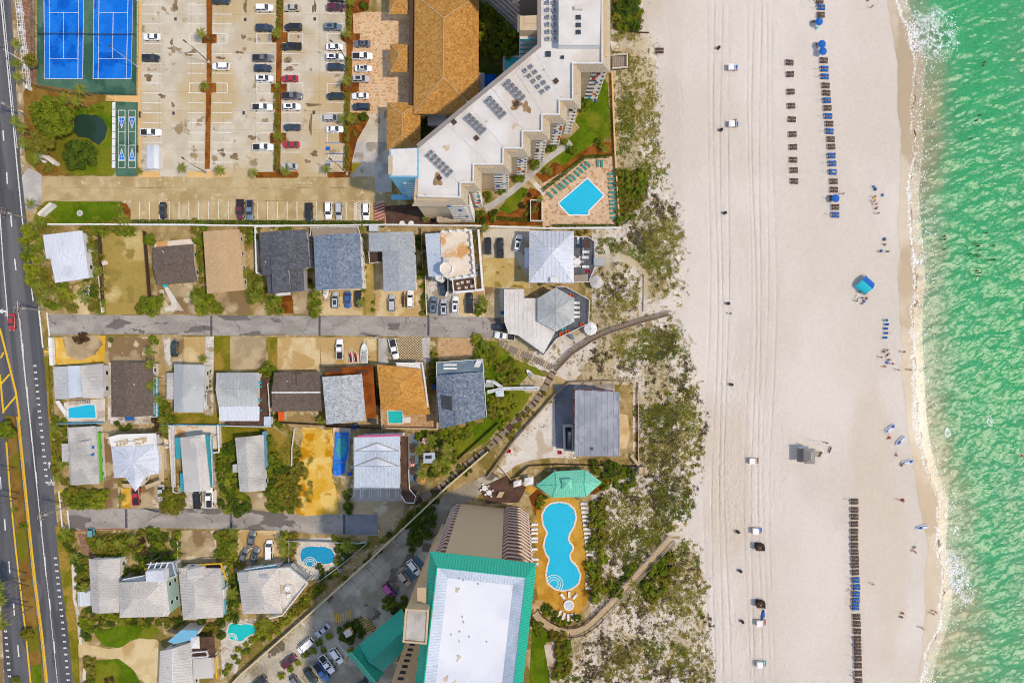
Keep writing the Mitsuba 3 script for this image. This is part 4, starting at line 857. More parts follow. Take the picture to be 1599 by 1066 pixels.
obj('stair_wall',ext(Polygon(PP([(880,664),(895,664),(895,704),(881,703)],3)).difference(Polygon(PP([(882,666),(893,666),(893,702),(883,701)],3))),0,4.0),'grey_wall',h)
obj('stair',cat([bx(.9,.5,.3+.25*i,P(888,700-i*2.2)) for i in range(13)]),'concrete_plain',h)
wall_line('low brown wall around the ribbed block and its court',[(760,745),(800,690),(864,618),(889,596),(962,593.5)],1.2,'wood')
# south lane, upper row
h=building('cream striped metal-roofed house with a lime green side',gable([(105,667),(149.5,664.8),(155,755),(109.5,756.5)],4.0,4.8,'v',.14),'white_wall','metal_stripe',.55,capm='metal_stripe')
building('',([up3([(96.3,692.4,3.3),(111.5,692.4,3.8),(112,721,3.8),(96.8,720.6,3.3)])],[]),'white_wall','metal_stripe',.55,parent=h,wins=False,vents=0)
building('',([up3([(123,690.5,5.4),(142,686.5,5.1),(143.5,708,4.9),(124,711,5.2)])],[]),'white_wall','metal_stripe',.55,parent=h,wins=False,vents=0,z0=4,over=.1)
deck(h,[(147,675),(157,675),(160,750),(152,750)],2.6,'lime_fence',name='side_deck');rail(h,[(157,675),(160,750)],2.6,'lime_fence',w=.2)
for y in (698,709):obj('blue_panel',bx(.9,.7,.1,P(144.5,y,4.6)),'canvas_blue',h)
h=building('star-shaped white metal-roofed house with a white roof deck',fan([(173.5,697),(211.5,697),(244.5,693),(248,715),(248,739),(228,742.6),(211.5,766.7),(196,745),(178.6,746)],4.8,(208,722),6.8),'white_wall','metal_white',.8,capm='metal_blue')
deck(h,[(170,683),(187,678),(243,676),(245,696),(173.5,699)],4.5,'white_paint',name='roof_deck');obj('deck_base',ext(Polygon(PP([(176,684),(240,680),(242,697),(177,699)],4.2)),0,4.2),'white_wall',h)
rail(h,[(170,683),(187,678),(243,676),(245,696)],4.5,w=.14);rail(h,[(180,690),(212,689),(214,696)],4.5,w=.12)
rr=np.random.default_rng(3)
for _ in range(16):obj('deck_chair',bx(rr.uniform(.5,1.6),.4,.25+.4*rr.random(),P(rr.uniform(183,238),rr.uniform(681,693),4.5),rr.choice([0,1.57])),'wood_pale',h)
obj('stair',cat([bar(P(228+i*2.6,757-i*1.0,2.2+.14*i),P(229+i*2.6,763-i*1.0,2.2+.14*i),.5,.12) for i in range(9)]),'wood_pale',h);deck(h,[(190,755),(206,755),(206,762),(192,760)],2.6,'wood_pale',name='front_deck')
deck(h,[(245,694),(256,696),(256,752),(248,750)],2.6,'wood_pale',name='side_deck')
h=building('long white house with teal decks on both sides',gable([(281,683),(319.5,678),(328.5,765),(288,768)],4.6,5.4,'v',.68),'white_wall','metal_warm',None,vents=2,capm='metal_white')
for pts in ([(273,683),(281.5,683),(282,716),(274,716)],[(281,739),(287,739),(288,767),(282,767)],[(320,679),(331,680),(334,758),(328,762)]):deck(h,pts,3.4,'teal_wall',name='side_deck')
building('',([up3([(295,684,5.7),(313,682,5.7),(314,692,5.1),(296,694,5.1)])],[]),'white_wall','metal_warm',parent=h,wins=False,vents=0,z0=4.4,over=.1)
rail(h,[(272,664),(273,767),(282,768)],2.6);deck(h,[(262,664),(272,664),(274,760),(268,760)],2.2,'pale_concrete',name='side_walk');rail(h,[(331,680),(335,758)],3.4,'white_paint')
h=building('narrow cream ribbed house in the olive yard',gable([(367,683),(411.5,678.5),(414,765.4),(374.5,767.4)],4.0,4.9,'v',.41),'white_wall','metal_stripe',.5,capm='metal_stripe')
building('',flat([(363,725),(372,724.5),(372,737),(363.5,737.5)],3.2),'white_wall','metal_stripe',parent=h,wins=False,vents=0,over=.15)
obj('aqua_wall',bx(.3,10,3.4,P(412.6,702,3)*[1,1,0],.05),'blue_wall',h)
h=building('big white house of three stepped gabled roofs and a wooden side deck',([up3([(553,682.5,10.8),(624,680,10.8),(624.5,704,10.3),(552.8,704,10.3)]),up3([(553,704.3,10.7),(624.5,704.3,10.7),(624.5,727.5,10.2),(553,727.5,10.2)]),up3([(553,727.8,10.7),(624.6,727.8,10.7),(624.6,761,10.0),(553.6,761,10.0)])],[]),'white_wall','metal_blue',.75,ridge=False)
for y,ya,zb in ((703.6,691,10.35),(727.2,714.5,10.25)):
 a,b,c,ap=P(555,y,zb),P(622,y,zb),P(589,y,zb+1.3),P(589,ya,zb+.45)
 obj('gable_roof',thick([[a,c,ap],[c,b,ap]],.15),'metal_white',h);obj('gable_edge',cat([bar(a+[0,0,.1],ap+[0,0,.1],.14),bar(b+[0,0,.1],ap+[0,0,.1],.14)]),'taupe_metal',h)
obj('pink_parapet',bx(11.4,.5,.5,P(592,679.8,10.4),.03),'pink_wall',h);obj('eave_trim',cat([bar(P(552.5,682,10.7),P(553,761,10),.12),bar(P(553.5,761.6,9.95),P(624.8,761.6,9.95),.14)]),'metal_grey',h)
deck(h,[(624,680),(639,680),(640,762),(650,774),(648,785),(634,783),(627,772)],7.2,'brown_deck',name='side_deck');rail(h,[(625,680),(639,680),(639.5,730)],7.2,'wood_grey');rail(h,[(639,732),(640,762),(650,774),(647,784),(634,783),(627,772)],7.2,'white_paint')
for y0 in (693,711,729):obj('stair_flight',cat([bar(P(641,y0+i*1.7,6-i*.1),P(648,y0+i*1.7,6-i*.1),.22,.12) for i in range(8)]),'wood_dark',h)
obj('beams',cat([bar(P(553+i*13.8,762,3),P(553+i*13.8,775,3),.14,.16) for i in range(6)]+[bar(P(551,764,3.1),P(626,763,3.1),.12)]+[bx(.14,.14,2.95,P(553+i*13.8,774,1)) for i in range(6)]),'white_paint',h)
# south lane, lower row
h=building('warm grey gabled cottage with a small white side roof',gable([(138.4,872),(188,871),(185.5,955.5),(144,955.5)],4.0,5.0,'v',.36),'white_wall','metal_warm',.55,capm='metal_warm')
building('',gable([(121,923),(141,922),(141,945),(122,946)],2.8,3.3,'v',.35),'white_wall','metal_white',parent=h,wins=False,vents=0,over=.2)
h=building('hip-roofed house with a white roof pavilion and mint end wall',hip([(185.5,909),(258,905),(263,962),(187,964)],6.4,8.2,'h',.36,.42),'palegreen_wall','metal_warm',.6,capm='metal_warm')
building('',gable([(240,905),(259,900),(265,958),(250,961)],6.3,7.0,'v',.4),'palegreen_wall','metal_warm',parent=h,vents=1,ridge=False,over=.1)
building('',flat([(227,892),(256,890),(256.5,908),(228,908)],9.6),'white_wall','metal_white',parent=h,wins=False,vents=0,over=.1)
deck(h,[(232,879),(272,876),(277,897),(257,903),(256,891),(228,893)],6.9,'bluegrey_deck',name='roof_deck');rail(h,[(232,879),(272,876),(277,897),(257,906)],6.9);deck(h,[(194,903),(226,897),(226,908),(195,912)],6.0,'bluegrey_deck',name='balcony');rail(h,[(194,903),(226,897)],6.0)
for i in range(4):obj('skylight_bar',bar(P(236+i*9,877.5,8),P(230+i*9,891,8),.3,.2),'white_paint',h)
h=building('warm grey hip-roofed house edged by a mustard rail',hip([(278.5,886.5),(345,887),(348.5,963),(286,967.5)],5.0,6.5,'v',.28,.4),'white_wall','metal_warm',.6,capm='metal_warm')
building('',gable([(292,889),(318,884),(323,906),(297,909)],5.5,6.5,'h',.5),'white_wall','metal_warm',parent=h,wins=False,vents=0,z0=4,over=.2,ridge=False)
rail(h,[(314,879.5),(347,877.5),(356,903)],3.2,'yellow_paint',w=.22);deck(h,[(318,880),(346,879),(355,904),(347,930),(342,888),(320,890)],3.1,'wood_dark',name='corner_deck');deck(h,[(345,938),(353,936),(353,958),(347,960)],3.0,'teal_wall',name='side_deck');obj('white_bay',bx(1.4,2.6,4.4,P(349,924,3)*[1,1,0]),'white_paint',h);obj('aqua_bay',bx(1.3,3.6,4.2,P(348,905,3)*[1,1,0]),'palegreen_wall',h)
h=building('grey-beige house with a wedge-shaped roof terrace',hip([(370.5,893),(434,886),(441,957),(379.5,958)],6.4,8.2,'v',.36,.62),'white_wall','metal_warm',.6,capm='metal_warm')
for q in ([(371,893),(387,892),(387.5,905),(372,906)],[(406,897),(418,896),(418,903),(407,904)]):obj('roof_box',ext(Polygon(PP(q,7)),5.5,7.3),'grey_wall',h)
deck(h,[(384,887),(433,880),(434,889),(386,898)],4.8,'blue_wall',name='front_balcony');rail(h,[(384,887),(433,880)],4.8)
deck(h,[(433,886),(453,885),(481.5,909),(444,957),(438,948)],6.0,'pale_concrete',name='roof_terrace');obj('terrace_base',ext(Polygon(PP([(436,888),(452,887),(478,909),(444,953)],5.5)),0,5.7),'grey_wall',h);rail(h,[(434,886),(453,885),(481.5,909),(443,958),(422,963)],6.0,w=.16)
deck(h,[(420,962),(442,957),(443,947),(425,950)],4.0,'bluegrey_deck',name='corner_balcony');obj('stair',cat([bar(P(455+i*2.2,883+i*2.3,5.8-i*.45),P(459+i*2.2,879+i*2.3,5.8-i*.45),.4,.12) for i in range(9)]),'metal_grey',h)
h=building('rambling grey house with a blue roof terrace at the bottom edge',gable([(250,1016),(299,1002),(302,1085),(247,1085)],4.6,5.7,'v',.46),'white_wall','metal_warm',.6,capm='metal_white')
building('',([up3([(262,1001,5),(283,983,5),(311,984,5),(302,998,5),(272,1005,5)])],[]),'white_wall','blue_wall',parent=h,wins=False,vents=0,over=.1)
building('',flat([(301,1028),(330,1026),(333,1058),(302,1060)],4.6),'white_wall','metal_warm',parent=h,wins=False,vents=0)
deck(h,[(300,996),(334,993),(336,1026),(301,1028)],4.0,'brown_deck',name='back_deck');rail(h,[(302,1016),(325,1014),(327,1022),(302,1024)],4.2,w=.14);obj('white_canopy',thick(fan([(297,993),(311,993),(312,1012),(298,1012)],4.8,(304,1002),6.0)[0],.06),'canvas_white',h);rail(h,[(338,1022),(341,1056)],2.0,'yellow_paint',w=.2)
pool('rounded blue pool with a small round spa in the pale deck',[(469,866),(472,856),(482,852),(495,853),(508,853),(518,857),(523,866),(521,876),(512,880),(500,880),(495,883),(488,885),(478,882),(471,875)],'pool_paint_deep',smooth=True,steps=((484,880),2.0))
pool('small round blue spa beside the rounded pool',[(492,882),(496,878),(501,878),(502,884),(498,888),(494,887)],'pool_paint_deep',smooth=False,cop=.25)
pool('small teal free-form pool with corner steps',[(358,974),(366,972),(376,975),(384,973),(398,976),(400,986),(392,990),(384,994),(378,1000),(366,999),(358,996),(356,986)],'pool_paint_teal',smooth=True,steps=((362,996),1.6))
pool('long three-lobed blue pool with tiled rim on the golden deck',[(800+x/3.553,700+y/3.553) for x,y in ((168,370),(188,328),(217,307),(262,300),(308,309),(340,338),(350,380),(340,425),(314,470),(306,505),(320,528),(336,543),(330,560),(314,585),(320,620),(355,655),(374,700),(364,746),(328,774),(280,783),(234,773),(200,742),(190,700),(200,650),(210,610),(190,580),(177,540),(185,500),(199,465),(174,420))],'pool_paint',smooth=True,cop=.5,steps=((865,911),2.6))
k=thing('hot_tub','round white hot tub south of the three-lobed pool','hot tub');c=P(888,944)
obj('rim',ext(Point(c[:2]).buffer(1.5).difference(Point(c[:2]).buffer(1.1)),0,.4),'white_paint',k);obj('water',ext(Point(c[:2]).buffer(1.12),.05,.3),'metal_blue',k);obj('bench',ext(Point(c[:2]).buffer(1.0).difference(Point(c[:2]).buffer(.7)),.05,.32),'metal_blue',k)
pool('seven-sided turquoise pool of the condominium',[(872.5,318),(917,279.5),(942,305),(918.5,329),(918.5,335),(889,335)],'pool_paint',copm='white_paint')
h=thing('pool_pavilion','mint green metal-roofed pavilion at the head of the long pool','pavilion')
e,r=3.4,4.9;A=[P(x,y,e) for x,y in ((836.6,757.7),(866,735.7),(914,733),(940,752.6),(914.8,775.4),(862,776.6))];m_,n__=P(869,756.5,r),P(912,754,r)
pf=[[A[0],A[1],m_],[A[1],A[2],n__,m_],[A[2],A[3],n__],[A[3],A[4],n__],[A[4],A[5],m_,n__],[A[5],A[0],m_]]
rf=obj('roof',thick(pf,.15),'mint_roof',h);obj('seam_rib',seams(pf,.55,.06,.08),'mint_roof',rf,kind='stuff')
for a in A:obj('ridge_cap',bar(np.array(a)+[0,0,.04],np.array(m_ if a[0]<(m_[0]+n__[0])/2 else n__)+[0,0,.04],.16,.1),'teal_roof',rf)
cf,_=fan([(877,748),(893,747),(894,763),(878,764)],5.3,(885.5,755.5),6.3);cu=obj('cupola',thick(cf,.12),'mint_roof',h);obj('cupola_wall',ext(Polygon(PP([(879,750),(891,749),(892,761),(880,762)],5)),4.3,5.2),'teal_roof',cu)
for a in A:obj('post',bx(.25,.25,3.2,(a[0]*.95+16*.05,a[1]*.97-40*.03,0)),'white_paint',h)
obj('bar_counter',bx(6,.8,1.1,P(889,756)),'wood',h)
# plants
def leafmat(name,c1,c2,c3,tr=.5):
 def fn(p,n,uv):
  c=mix(c1,c2,smoothstep(.25,.75,noise(p.x*1.3,p.y*1.3,p.z*1.3)))
  return mix(c,c3,smoothstep(.6,.8,noise(p.x*4.1+7,p.y*4.1,p.z*4.1))*.7)
 scene['m_'+name]={'type':'principledthin','base_color':proc(fn),'diff_trans':tr,'roughness':.6,'spec_trans':0.0,'eta':1.3}
 return name
leafmat('leaf_green',(0.105,0.165,0.012),(0.185,0.23,0.018),(0.3,0.29,0.05))
leafmat('leaf_olive',(0.15,0.15,0.016),(0.235,0.215,0.03),(0.34,0.29,0.07))
leafmat('leaf_dark',(0.052,0.095,0.012),(0.1,0.15,0.018),(0.17,0.19,0.035))
leafmat('leaf_bright',(0.175,0.225,0.012),(0.29,0.31,0.028),(0.38,0.35,0.06))
leafmat('leaf_red',(.075,.045,.022),(.120,.060,.035),(.090,.100,.030))
leafmat('leaf_palm',(0.14,0.18,0.016),(0.24,0.26,0.035),(0.34,0.31,0.09))
leafmat('grass_olive',(.215,.200,.020),(.31,.275,.045),(.40,.33,.10),.35)
leafmat('grass_green',(.100,.160,.014),(.180,.215,.022),(.26,.26,.04),.35)
leafmat('grass_dead',(.30,.25,.155),(.37,.31,.20),(.22,.175,.10),.3)
leafmat('grass_brown',(0.085,0.070,0.032),(0.135,0.108,0.055),(0.07,0.068,0.022),.3)
plain('bark',(.16,.125,.095),.9)
def cards(c,nrm,size,r,fold=.35):
 """bent leaf pairs at c facing nrm"""
 n=len(c);nrm=nrm/np.maximum(np.linalg.norm(nrm,axis=1,keepdims=True),1e-9)
 t=r.normal(size=(n,3));t-=nrm*(t*nrm).sum(1,keepdims=True);t/=np.linalg.norm(t,axis=1,keepdims=True);b=np.cross(nrm,t)
 s=size*r.uniform(.7,1.3,(n,1))
 v=np.stack([c-t*s,c+b*s*.5-nrm*s*fold*.4,c+t*s-nrm*s*fold,c-b*s*.5-nrm*s*fold*.4],1).reshape(-1,3)
 i=np.arange(n)[:,None]*4
 return M(v,np.vstack([i+[0,1,2],i+[0,2,3]]))
def foliage(n,rx,ry,rz,zc,leaf,seed,clumps=9,tight=.42):
 r=np.random.default_rng(seed)
 d=r.normal(size=(clumps,3));d[:,2]=np.abs(d[:,2])*.8;d/=np.linalg.norm(d,axis=1,keepdims=True)
 cc=d*r.uniform(.45,.8,(clumps,1));cr=tight*r.uniform(.7,1.25,clumps)
 k=r.integers(clumps,size=n);u=r.normal(size=(n,3));u[:,2]=u[:,2]*.8+.35;u/=np.linalg.norm(u,axis=1,keepdims=True)
 p=cc[k]+u*(cr[k]*r.uniform(.65,1.05,n))[:,None]
 c=p*[rx,ry,rz]+[0,0,zc];c[:,2]=np.maximum(c[:,2],.08)
 return cards(c,u+[0,0,.5]+r.normal(size=(n,3))*.35,leaf,r)
def branches(r0,h,spread,n,seed):
 r=np.random.default_rng(seed);out=[]
 for i in range(n):
  a=i*6.28/n+r.uniform(-.4,.4);e=np.array([math.cos(a)*spread,math.sin(a)*spread,h*r.uniform(.8,1.1)])
  out.append(tube([[0,0,0],e*[.25,.25,.5],e],[r0,r0*.7,r0*.3],5))
 return cat(out)
GROUPS={}
def group(key,**parts):
 scene['g_'+key]={'type':'shapegroup',**parts};GROUPS[key]=1
def inst(name,g,x,y,z=0.0,rz=0.0,s=1.0,label=None,catg=None,grp=None):
 if name=='undergrowth_':
  counter['ug']=counter.get('ug',0)+1;key=f"undergrowth__{counter['ug']:03d}"
  if 'undergrowth' not in labels:tag('undergrowth','mass of lower bushes filling the thickets between the houses','undergrowth',kind='stuff')
 else:key=fresh(name)
 s=s if isinstance(s,(tuple,list)) else (s,s,s)
 scene[key]={'type':'instance','shapegroup':{'type':'ref','id':'g_'+g},'to_world':T().translate([float(x),float(y),float(z)]).rotate([0,0,1],math.degrees(rz)).scale([float(v) for v in s])}
 if label:tag(key,label,catg,grp)
 return key
for mname,tint in (('green','leaf_green'),('olive','leaf_olive'),('dark','leaf_dark'),('bright','leaf_bright'),('red','leaf_red')):
 for v in range(2):
  group(f'bush_{mname}{v}',foliage=mikit.ply(foliage(330,1,1,.95,.35,.20,10+v,10),'m_'+tint),stem=mikit.ply(branches(.06,.9,.5,5,v),'m_bark'))
  if mname!='red':group(f'big_{mname}{v}',foliage=mikit.ply(foliage(1500,1,1,.95,.4,.105,30+v,20,.33),'m_'+tint),stem=mikit.ply(branches(.05,1.0,.6,7,v),'m_bark'))
def frond(L,w,droop,seed,fan_=False):
 r=np.random.default_rng(seed);n=7;s=np.linspace(0,1,n)
 x=L*s*(1-.12*droop*s);z=L*(.34*np.sin(s*2.0)-droop*s**2.2)
 V,F=[],[]
 for i in range(n-1):
  a,b=np.array([x[i],0,z[i]]),np.array([x[i+1],0,z[i+1]])
  ww=w*(math.sin(math.pi*min(1,(s[i]+.14)**.8))+.12)*(1.25 if fan_ else 1)
  for sd in (-1,1):
   k=len(V);e=(a+b)/2+[ww*.75,sd*ww*r.uniform(.8,1.1),-ww*.28]
   V+=[a,b,e];F.append((k,k+1,k+2) if sd<0 else (k,k+2,k+1))
  k=len(V);V+=[a+[0,-.05,.01],a+[0,.05,.01],b+[0,0,.01]];F.append((k,k+1,k+2))
 return M(V,F)
def palm_group(key,h,R,n,seed,lean=.3):
 r=np.random.default_rng(seed);g={}
 top=np.array([lean,lean*.4,h])
 g['trunk']=mikit.ply(tube([[0,0,0],[lean*.25,lean*.1,h*.5],top],[.20,.15,.13],7),'m_bark')
 for i in range(n):
  a=i*2.399+r.uniform(-.2,.2);t=i/n;L=R*r.uniform(.85,1.08)*(.75+.3*t)
  m=frond(L,.27*R/2,.10+.55*t+r.uniform(-.1,.1),seed*50+i);v=np.array(m.vertices);c,s_=math.cos(a),math.sin(a)
  v=np.c_[v[:,0]*c-v[:,1]*s_,v[:,0]*s_+v[:,1]*c,v[:,2]]+top
  g['frond' if i==0 else f'frond_{i:03d}']=mikit.ply(M(v,m.faces),'m_leaf_palm')
 g['heart']=mikit.ply(foliage(14,.2,.2,.25,h-.1,.16,seed,3),'m_leaf_palm')
 group(key,**g)
palm_group('palm_low',2.4,2.3,17,1);palm_group('palm_mid',4.6,2.4,18,2,.5);palm_group('palm_tall',6.2,2.5,18,3,.2);palm_group('palm_high',11.0,2.6,18,4,.3);palm_group('palmetto',.5,2.0,15,5,0)
prand=np.random.default_rng(77)
ORD=['first','second','third','fourth','fifth','sixth','seventh','eighth','ninth','tenth','eleventh','twelfth','thirteenth','fourteenth','fifteenth','sixteenth','seventeenth','eighteenth','nineteenth','twentieth','twenty-first','twenty-second','twenty-third','twenty-fourth','twenty-fifth','twenty-sixth','twenty-seventh','twenty-eighth','twenty-ninth','thirtieth','thirty-first','thirty-second','thirty-third','thirty-fourth','thirty-fifth','thirty-sixth','thirty-seventh','thirty-eighth']
def order(i,n,vert):
 if n==1: return 'the one there'
 if i==n-1: return ('southernmost' if vert else 'easternmost')
 if i==0: return ('northernmost' if vert else 'westernmost')
 return f"{ORD[i]} from the {'north' if vert else 'west'}"
def shrub(px,py,r,kind='green',label=None,grp=None,h=None,name='shrub',catg='shrub'):
 """r in plan units of the picture"""
 R=r*S*1.16;z=0;h=h or R*prand.uniform(.85,1.15);k=P(px,py,h*.6)
 g=('big_' if R>1.9 and kind!='red' else 'bush_')+kind+str(prand.integers(2))
 return inst(name,g,k[0],k[1],max(ground_z(k[0],k[1])-.05,0),prand.uniform(0,6.28),(R,R*prand.uniform(.85,1.1),h),label,catg,grp)
def palm(px,py,size,label,grp=None,kind='palm_mid',at_base=False):
 h={'palm_low':2.4,'palm_mid':4.6,'palm_tall':6.2,'palm_high':11,'palmetto':.5}[kind];s=size*S/1.9
 if kind=='palm_high':s=1.0
 k=P(px,py,0 if at_base else h*s)
 return inst('palm_tree' if kind!='palmetto' else 'palmetto','palm'+kind[4:] if kind!='palmetto' else kind,k[0],k[1],max(ground_z(k[0],k[1]),0),prand.uniform(0,6.28),s,label,'palm tree' if kind!='palmetto' else 'palm',grp)
def thicket(poly,n,r0,r1,label,kinds=('green','olive'),palms=0,grp=None,plabel=None,pk=('palm_low','palmetto'),ps=(9,12)):
 pg=Polygon(poly);x0,y0,x1,y1=pg.bounds;pts=[]
 tries=0
 while len(pts)<n+palms and tries<6000:
  tries+=1;x,y=prand.uniform(x0,x1),prand.uniform(y0,y1)
  if pg.contains(Point(x,y)) and all((x-a)**2+(y-b)**2>(.75*(r0+r1))**2*(.99**(tries/20)) for a,b in pts):pts.append((x,y))
 pl=sorted(pts[:palms]);sh=sorted(((prand.uniform(r0,r1),x,y) for x,y in pts[palms:]),reverse=True);keep=sorted((x,y,r) for r,x,y in sh[:min(9,max(2,round(len(sh)*.36)))])
 vert=max(y for _,y in pts)-min(y for _,y in pts)>max(x for x,_ in pts)-min(x for x,_ in pts)
 if vert:pl.sort(key=lambda p:p[1]);keep.sort(key=lambda p:p[1])
 for i,(x,y) in enumerate(pl):palm(x,y,prand.uniform(*ps),f"{plabel or label.replace('shrub', 'palm').replace('bush', 'palm')}, {order(i, len(pl), vert)}",grp or label[:60]+', palms',pk[i%len(pk)])
 for i,(x,y,r) in enumerate(keep):shrub(x,y,r*1.08,kinds[prand.integers(len(kinds))],f'{label}, {order(i, len(keep), vert)}',grp or label[:70])
 for r,x,y in sh[len(keep):]:shrub(x,y,r*1.15,kinds[prand.integers(len(kinds))],name='undergrowth_',label=None)
def hedge(pts,w,h,label,m='leaf_green',dens=26):
 ls=LineString(PP(pts));r=np.random.default_rng(len(label)*3);n=int(ls.length*w*dens*(1+h));key=thing('hedge',label,'hedge')
 s=r.uniform(0,ls.length,n);q=np.array([ls.interpolate(t).coords[0] for t in s]);side=r.uniform(-1,1,n);edge=np.abs(side)
 d=np.array([ls.interpolate(min(t+.1,ls.length)).coords[0] for t in s])-np.array([ls.interpolate(max(t-.1,0)).coords[0] for t in s]);d/=np.linalg.norm(d,axis=1,keepdims=True)+1e-9;nn=np.c_[-d[:,1],d[:,0]]
 lump=meshkit.fbm(np.c_[q*1.3,s*0],3,5)
 z=np.where(r.random(n)<.65,h*(.85+.3*lump)*(1-.25*edge**3),r.uniform(.1,h,n));wide=np.where(z>h*.7,side,np.sign(side))
 c=np.c_[q+nn*(wide*w/2*(.8+.4*lump))[:,None],z]
 obj('foliage',cards(c,np.c_[nn*wide[:,None]*.8,np.full(n,.8)]+r.normal(size=(n,3))*.4,.2,r),m,key)
 obj('stem',cat([tube([[*ls.interpolate(t).coords[0],0],[*ls.interpolate(t).coords[0],h*.8]],.05,4) for t in np.arange(.4,ls.length,1.2)] or [cyl(.05,h,(*q[0],0),4)]),'bark',key)
 return key
def tree(px,py,r,h,label,m,n,leaf,seed):
 key=thing('broadleaf_tree',label,'tree');R=r*S;c=P(px,py,h*.7)
 mm=foliage(n,R,R,h*.5,h*.5,leaf,seed,34,.26);obj('crown',M(np.array(mm.vertices)+[c[0],c[1],0],mm.faces),m,key)
 t=branches(.28,h*.75,R*.6,8,seed);obj('trunk',M(np.array(t.vertices)+[c[0],c[1],0],t.faces),'bark',key)
tree(74,183,37,8.5,'largest spreading green tree beside the tennis courts','leaf_green',9000,.34,1);tree(66,222,24,7,'olive tree joining the largest tree on its south side','leaf_olive',4000,.32,5)
tree(121,240,27,6,'rounded dark tree ringed by mulch on the garden lawn','leaf_dark',5200,.32,2);tree(46,94,11,5.5,'bushy tree between highway and the white lattice rail','leaf_olive',1100,.3,3)
tree(8,672,15,5,'round green tree at the north tip of the median','leaf_green',2200,.3,4)
L_='palm on the verge between highway and tennis courts'
for i,(x,y) in enumerate(((24,66),(27,97),(29,122))):palm(x,y,10,L_+', '+order(i,3,True),'verge palms by the tennis courts','palm_mid')
for i,(x,y) in enumerate(((104,155),(122,160),(128,141))):palm(x,y,10.5,'yellow-green palm in the mulch bed below the tennis courts, '+order(i,3,False),'palms south of the tennis courts','palm_mid')
for i,(x,y) in enumerate(((22,187),(33,203),(40,224),(58,226),(56,244))):palm(x,y,10.5,'palm along the highway edge of the largest tree, '+order(i,5,True),'palms at the big tree','palm_mid')
palm(48,317,9,'single palm beside the monument sign on the lawn strip',None,'palm_tall');palm(185,328,9,'palm in the mulch crescent of the lawn strip',None,'palm_low')
thicket([(135,168),(160,165),(158,180),(138,178)],7,2.2,3,'small round bush along the north rim of the pond',('bright','green'));shrub(75,262,8,'olive','olive bush beside the white monument sign');
palm(219,267,7,'small palm at the south end of the shuffleboard court',None,'palm_low')
for i,(x,y,t) in enumerate(((317,52,'northern palm of the westernmost mulch strip'),(321,133,'southern palm of the westernmost mulch strip'),(430,51,'northern palm of the middle mulch strip'),(431,133,'small palm halfway down the middle mulch strip'),(432,213,'southern palm of the middle mulch strip'),(540,51,'northern palm of the eastern mulch strip'),(540,128,'palm in the second bulge of the eastern mulch strip'),(535,187,'western of two palms low in the eastern strip'),(550,187,'eastern of two palms low in the eastern strip'),(284,264,'palm on the tan curb south of the car park'),(341,266,'palm at the foot of the westernmost mulch strip'),(394,269,'leftmost palm of the low mulch end bed'),(449,267,'palm leaning over the white car in the end bed'),(508,265,'palm beside the blue wheelchair bays'),(549,1,'palm at the top of the eastern mulch strip'))):palm(x,y,9.5 if i!=3 else 6,t,None,('palm_mid','palm_low')[i%2])
shrub(568,8,6.5,'dark','round dark bush at the top of the mulch island');shrub(567,182,7,'dark','round dark bush in the curving mulch island');shrub(556,180,4,'green','small bush west of the round dark bush in the curving island')
for pts,t in (([(438,-10),(437,27)],'northernmost hedge of the middle car park strip'),([(437,30),(436,50)],'second hedge from the top in the middle car park strip'),([(433,141),(432.5,156)],'short hedge below the small palm of the middle strip'),([(432.5,159),(432,172)],'short hedge in the middle of the middle strip'),([(434,177),(432,207)],'hedge above the southern palm of the middle strip'),([(433.5,226),(432,267)],'southernmost hedge of the middle car park strip'),([(546,-10),(545,48)],'northernmost hedge of the eastern car park strip'),([(544.5,90),(543,125)],'hedge in the middle of the eastern car park strip'),([(543.5,142),(542,182)],'hedge beside the two paired palms of the eastern strip'),([(542,190),(541.5,224)],'hedge below the paired palms of the eastern strip'),([(542,228),(541,266)],'southernmost hedge of the eastern car park strip')):hedge(pts,1.5,.9,t,'leaf_olive')
thicket([(552,184),(566,186),(560,205),(552,214)],6,2,3,'low bush scattered in the curving mulch island',('green','olive'))
hedge([(206,348),(300,348.5),(400,349),(500,349.5),(601,350)],1.6,1.1,'long clipped hedge along the south edge of the hotel drive','leaf_dark')
thicket([(36,345),(76,345),(66,366),(70,400),(78,440),(110,446),(112,487),(78,486),(54,458),(38,400)],26,5,8.5,'dense shrub in the hedge west of the white corner house',('olive','bright','green'),14,plabel='bushy palm in the hedge west of the white corner house')
thicket([(152,344),(206,344),(208,362),(132,366),(128,356)],14,5,7.5,'shrub thicket north of the dry lot',('olive','green'),2)
thicket([(133,366),(158,366),(160,488),(140,490),(130,445)],22,4.5,7,'shrub in the strip between corner house and dry lot',('dark','green','olive'),6)
for i,(x,y) in enumerate(((127,381),(133,414),(127,456))):palm(x,y,8,'small palm against the east wall of the white corner house, '+order(i,3,True),'palms by the corner house','palm_low')
shrub(233,374,10,'green','bush at the back corner of the dry lot');shrub(236,477,17,'green','large bush at the lane corner of the dry lot');shrub(220,482,10,'olive','smaller bush left of the large lane corner bush');shrub(250,465,6,'green','bush beside the pale ramp');
thicket([(300,346),(318,346),(318,400),(316,440),(306,440),(306,380)],15,4.5,7,'shrub between brown bungalow and tan-roofed house',('green','olive'));thicket([(300,445),(322,458),(342,478),(340,490),(314,490),(302,470)],11,5,7.5,'shrub at the lane corner below the tan-roofed house',('bright','green'),4)
thicket([(376,344),(402,346),(400,376),(384,374)],6,5,7,'shrub north of the dark timber yard',('olive','green'));thicket([(384,428),(408,434),(416,450),(414,470),(392,470)],7,5,7,'shrub left of the dark shingled house',('green','olive'),6,ps=(9,12));thicket([(418,462),(436,462),(437,484),(420,486)],4,5,7,'shrub beside the brown mulch square',('bright','green'),2)
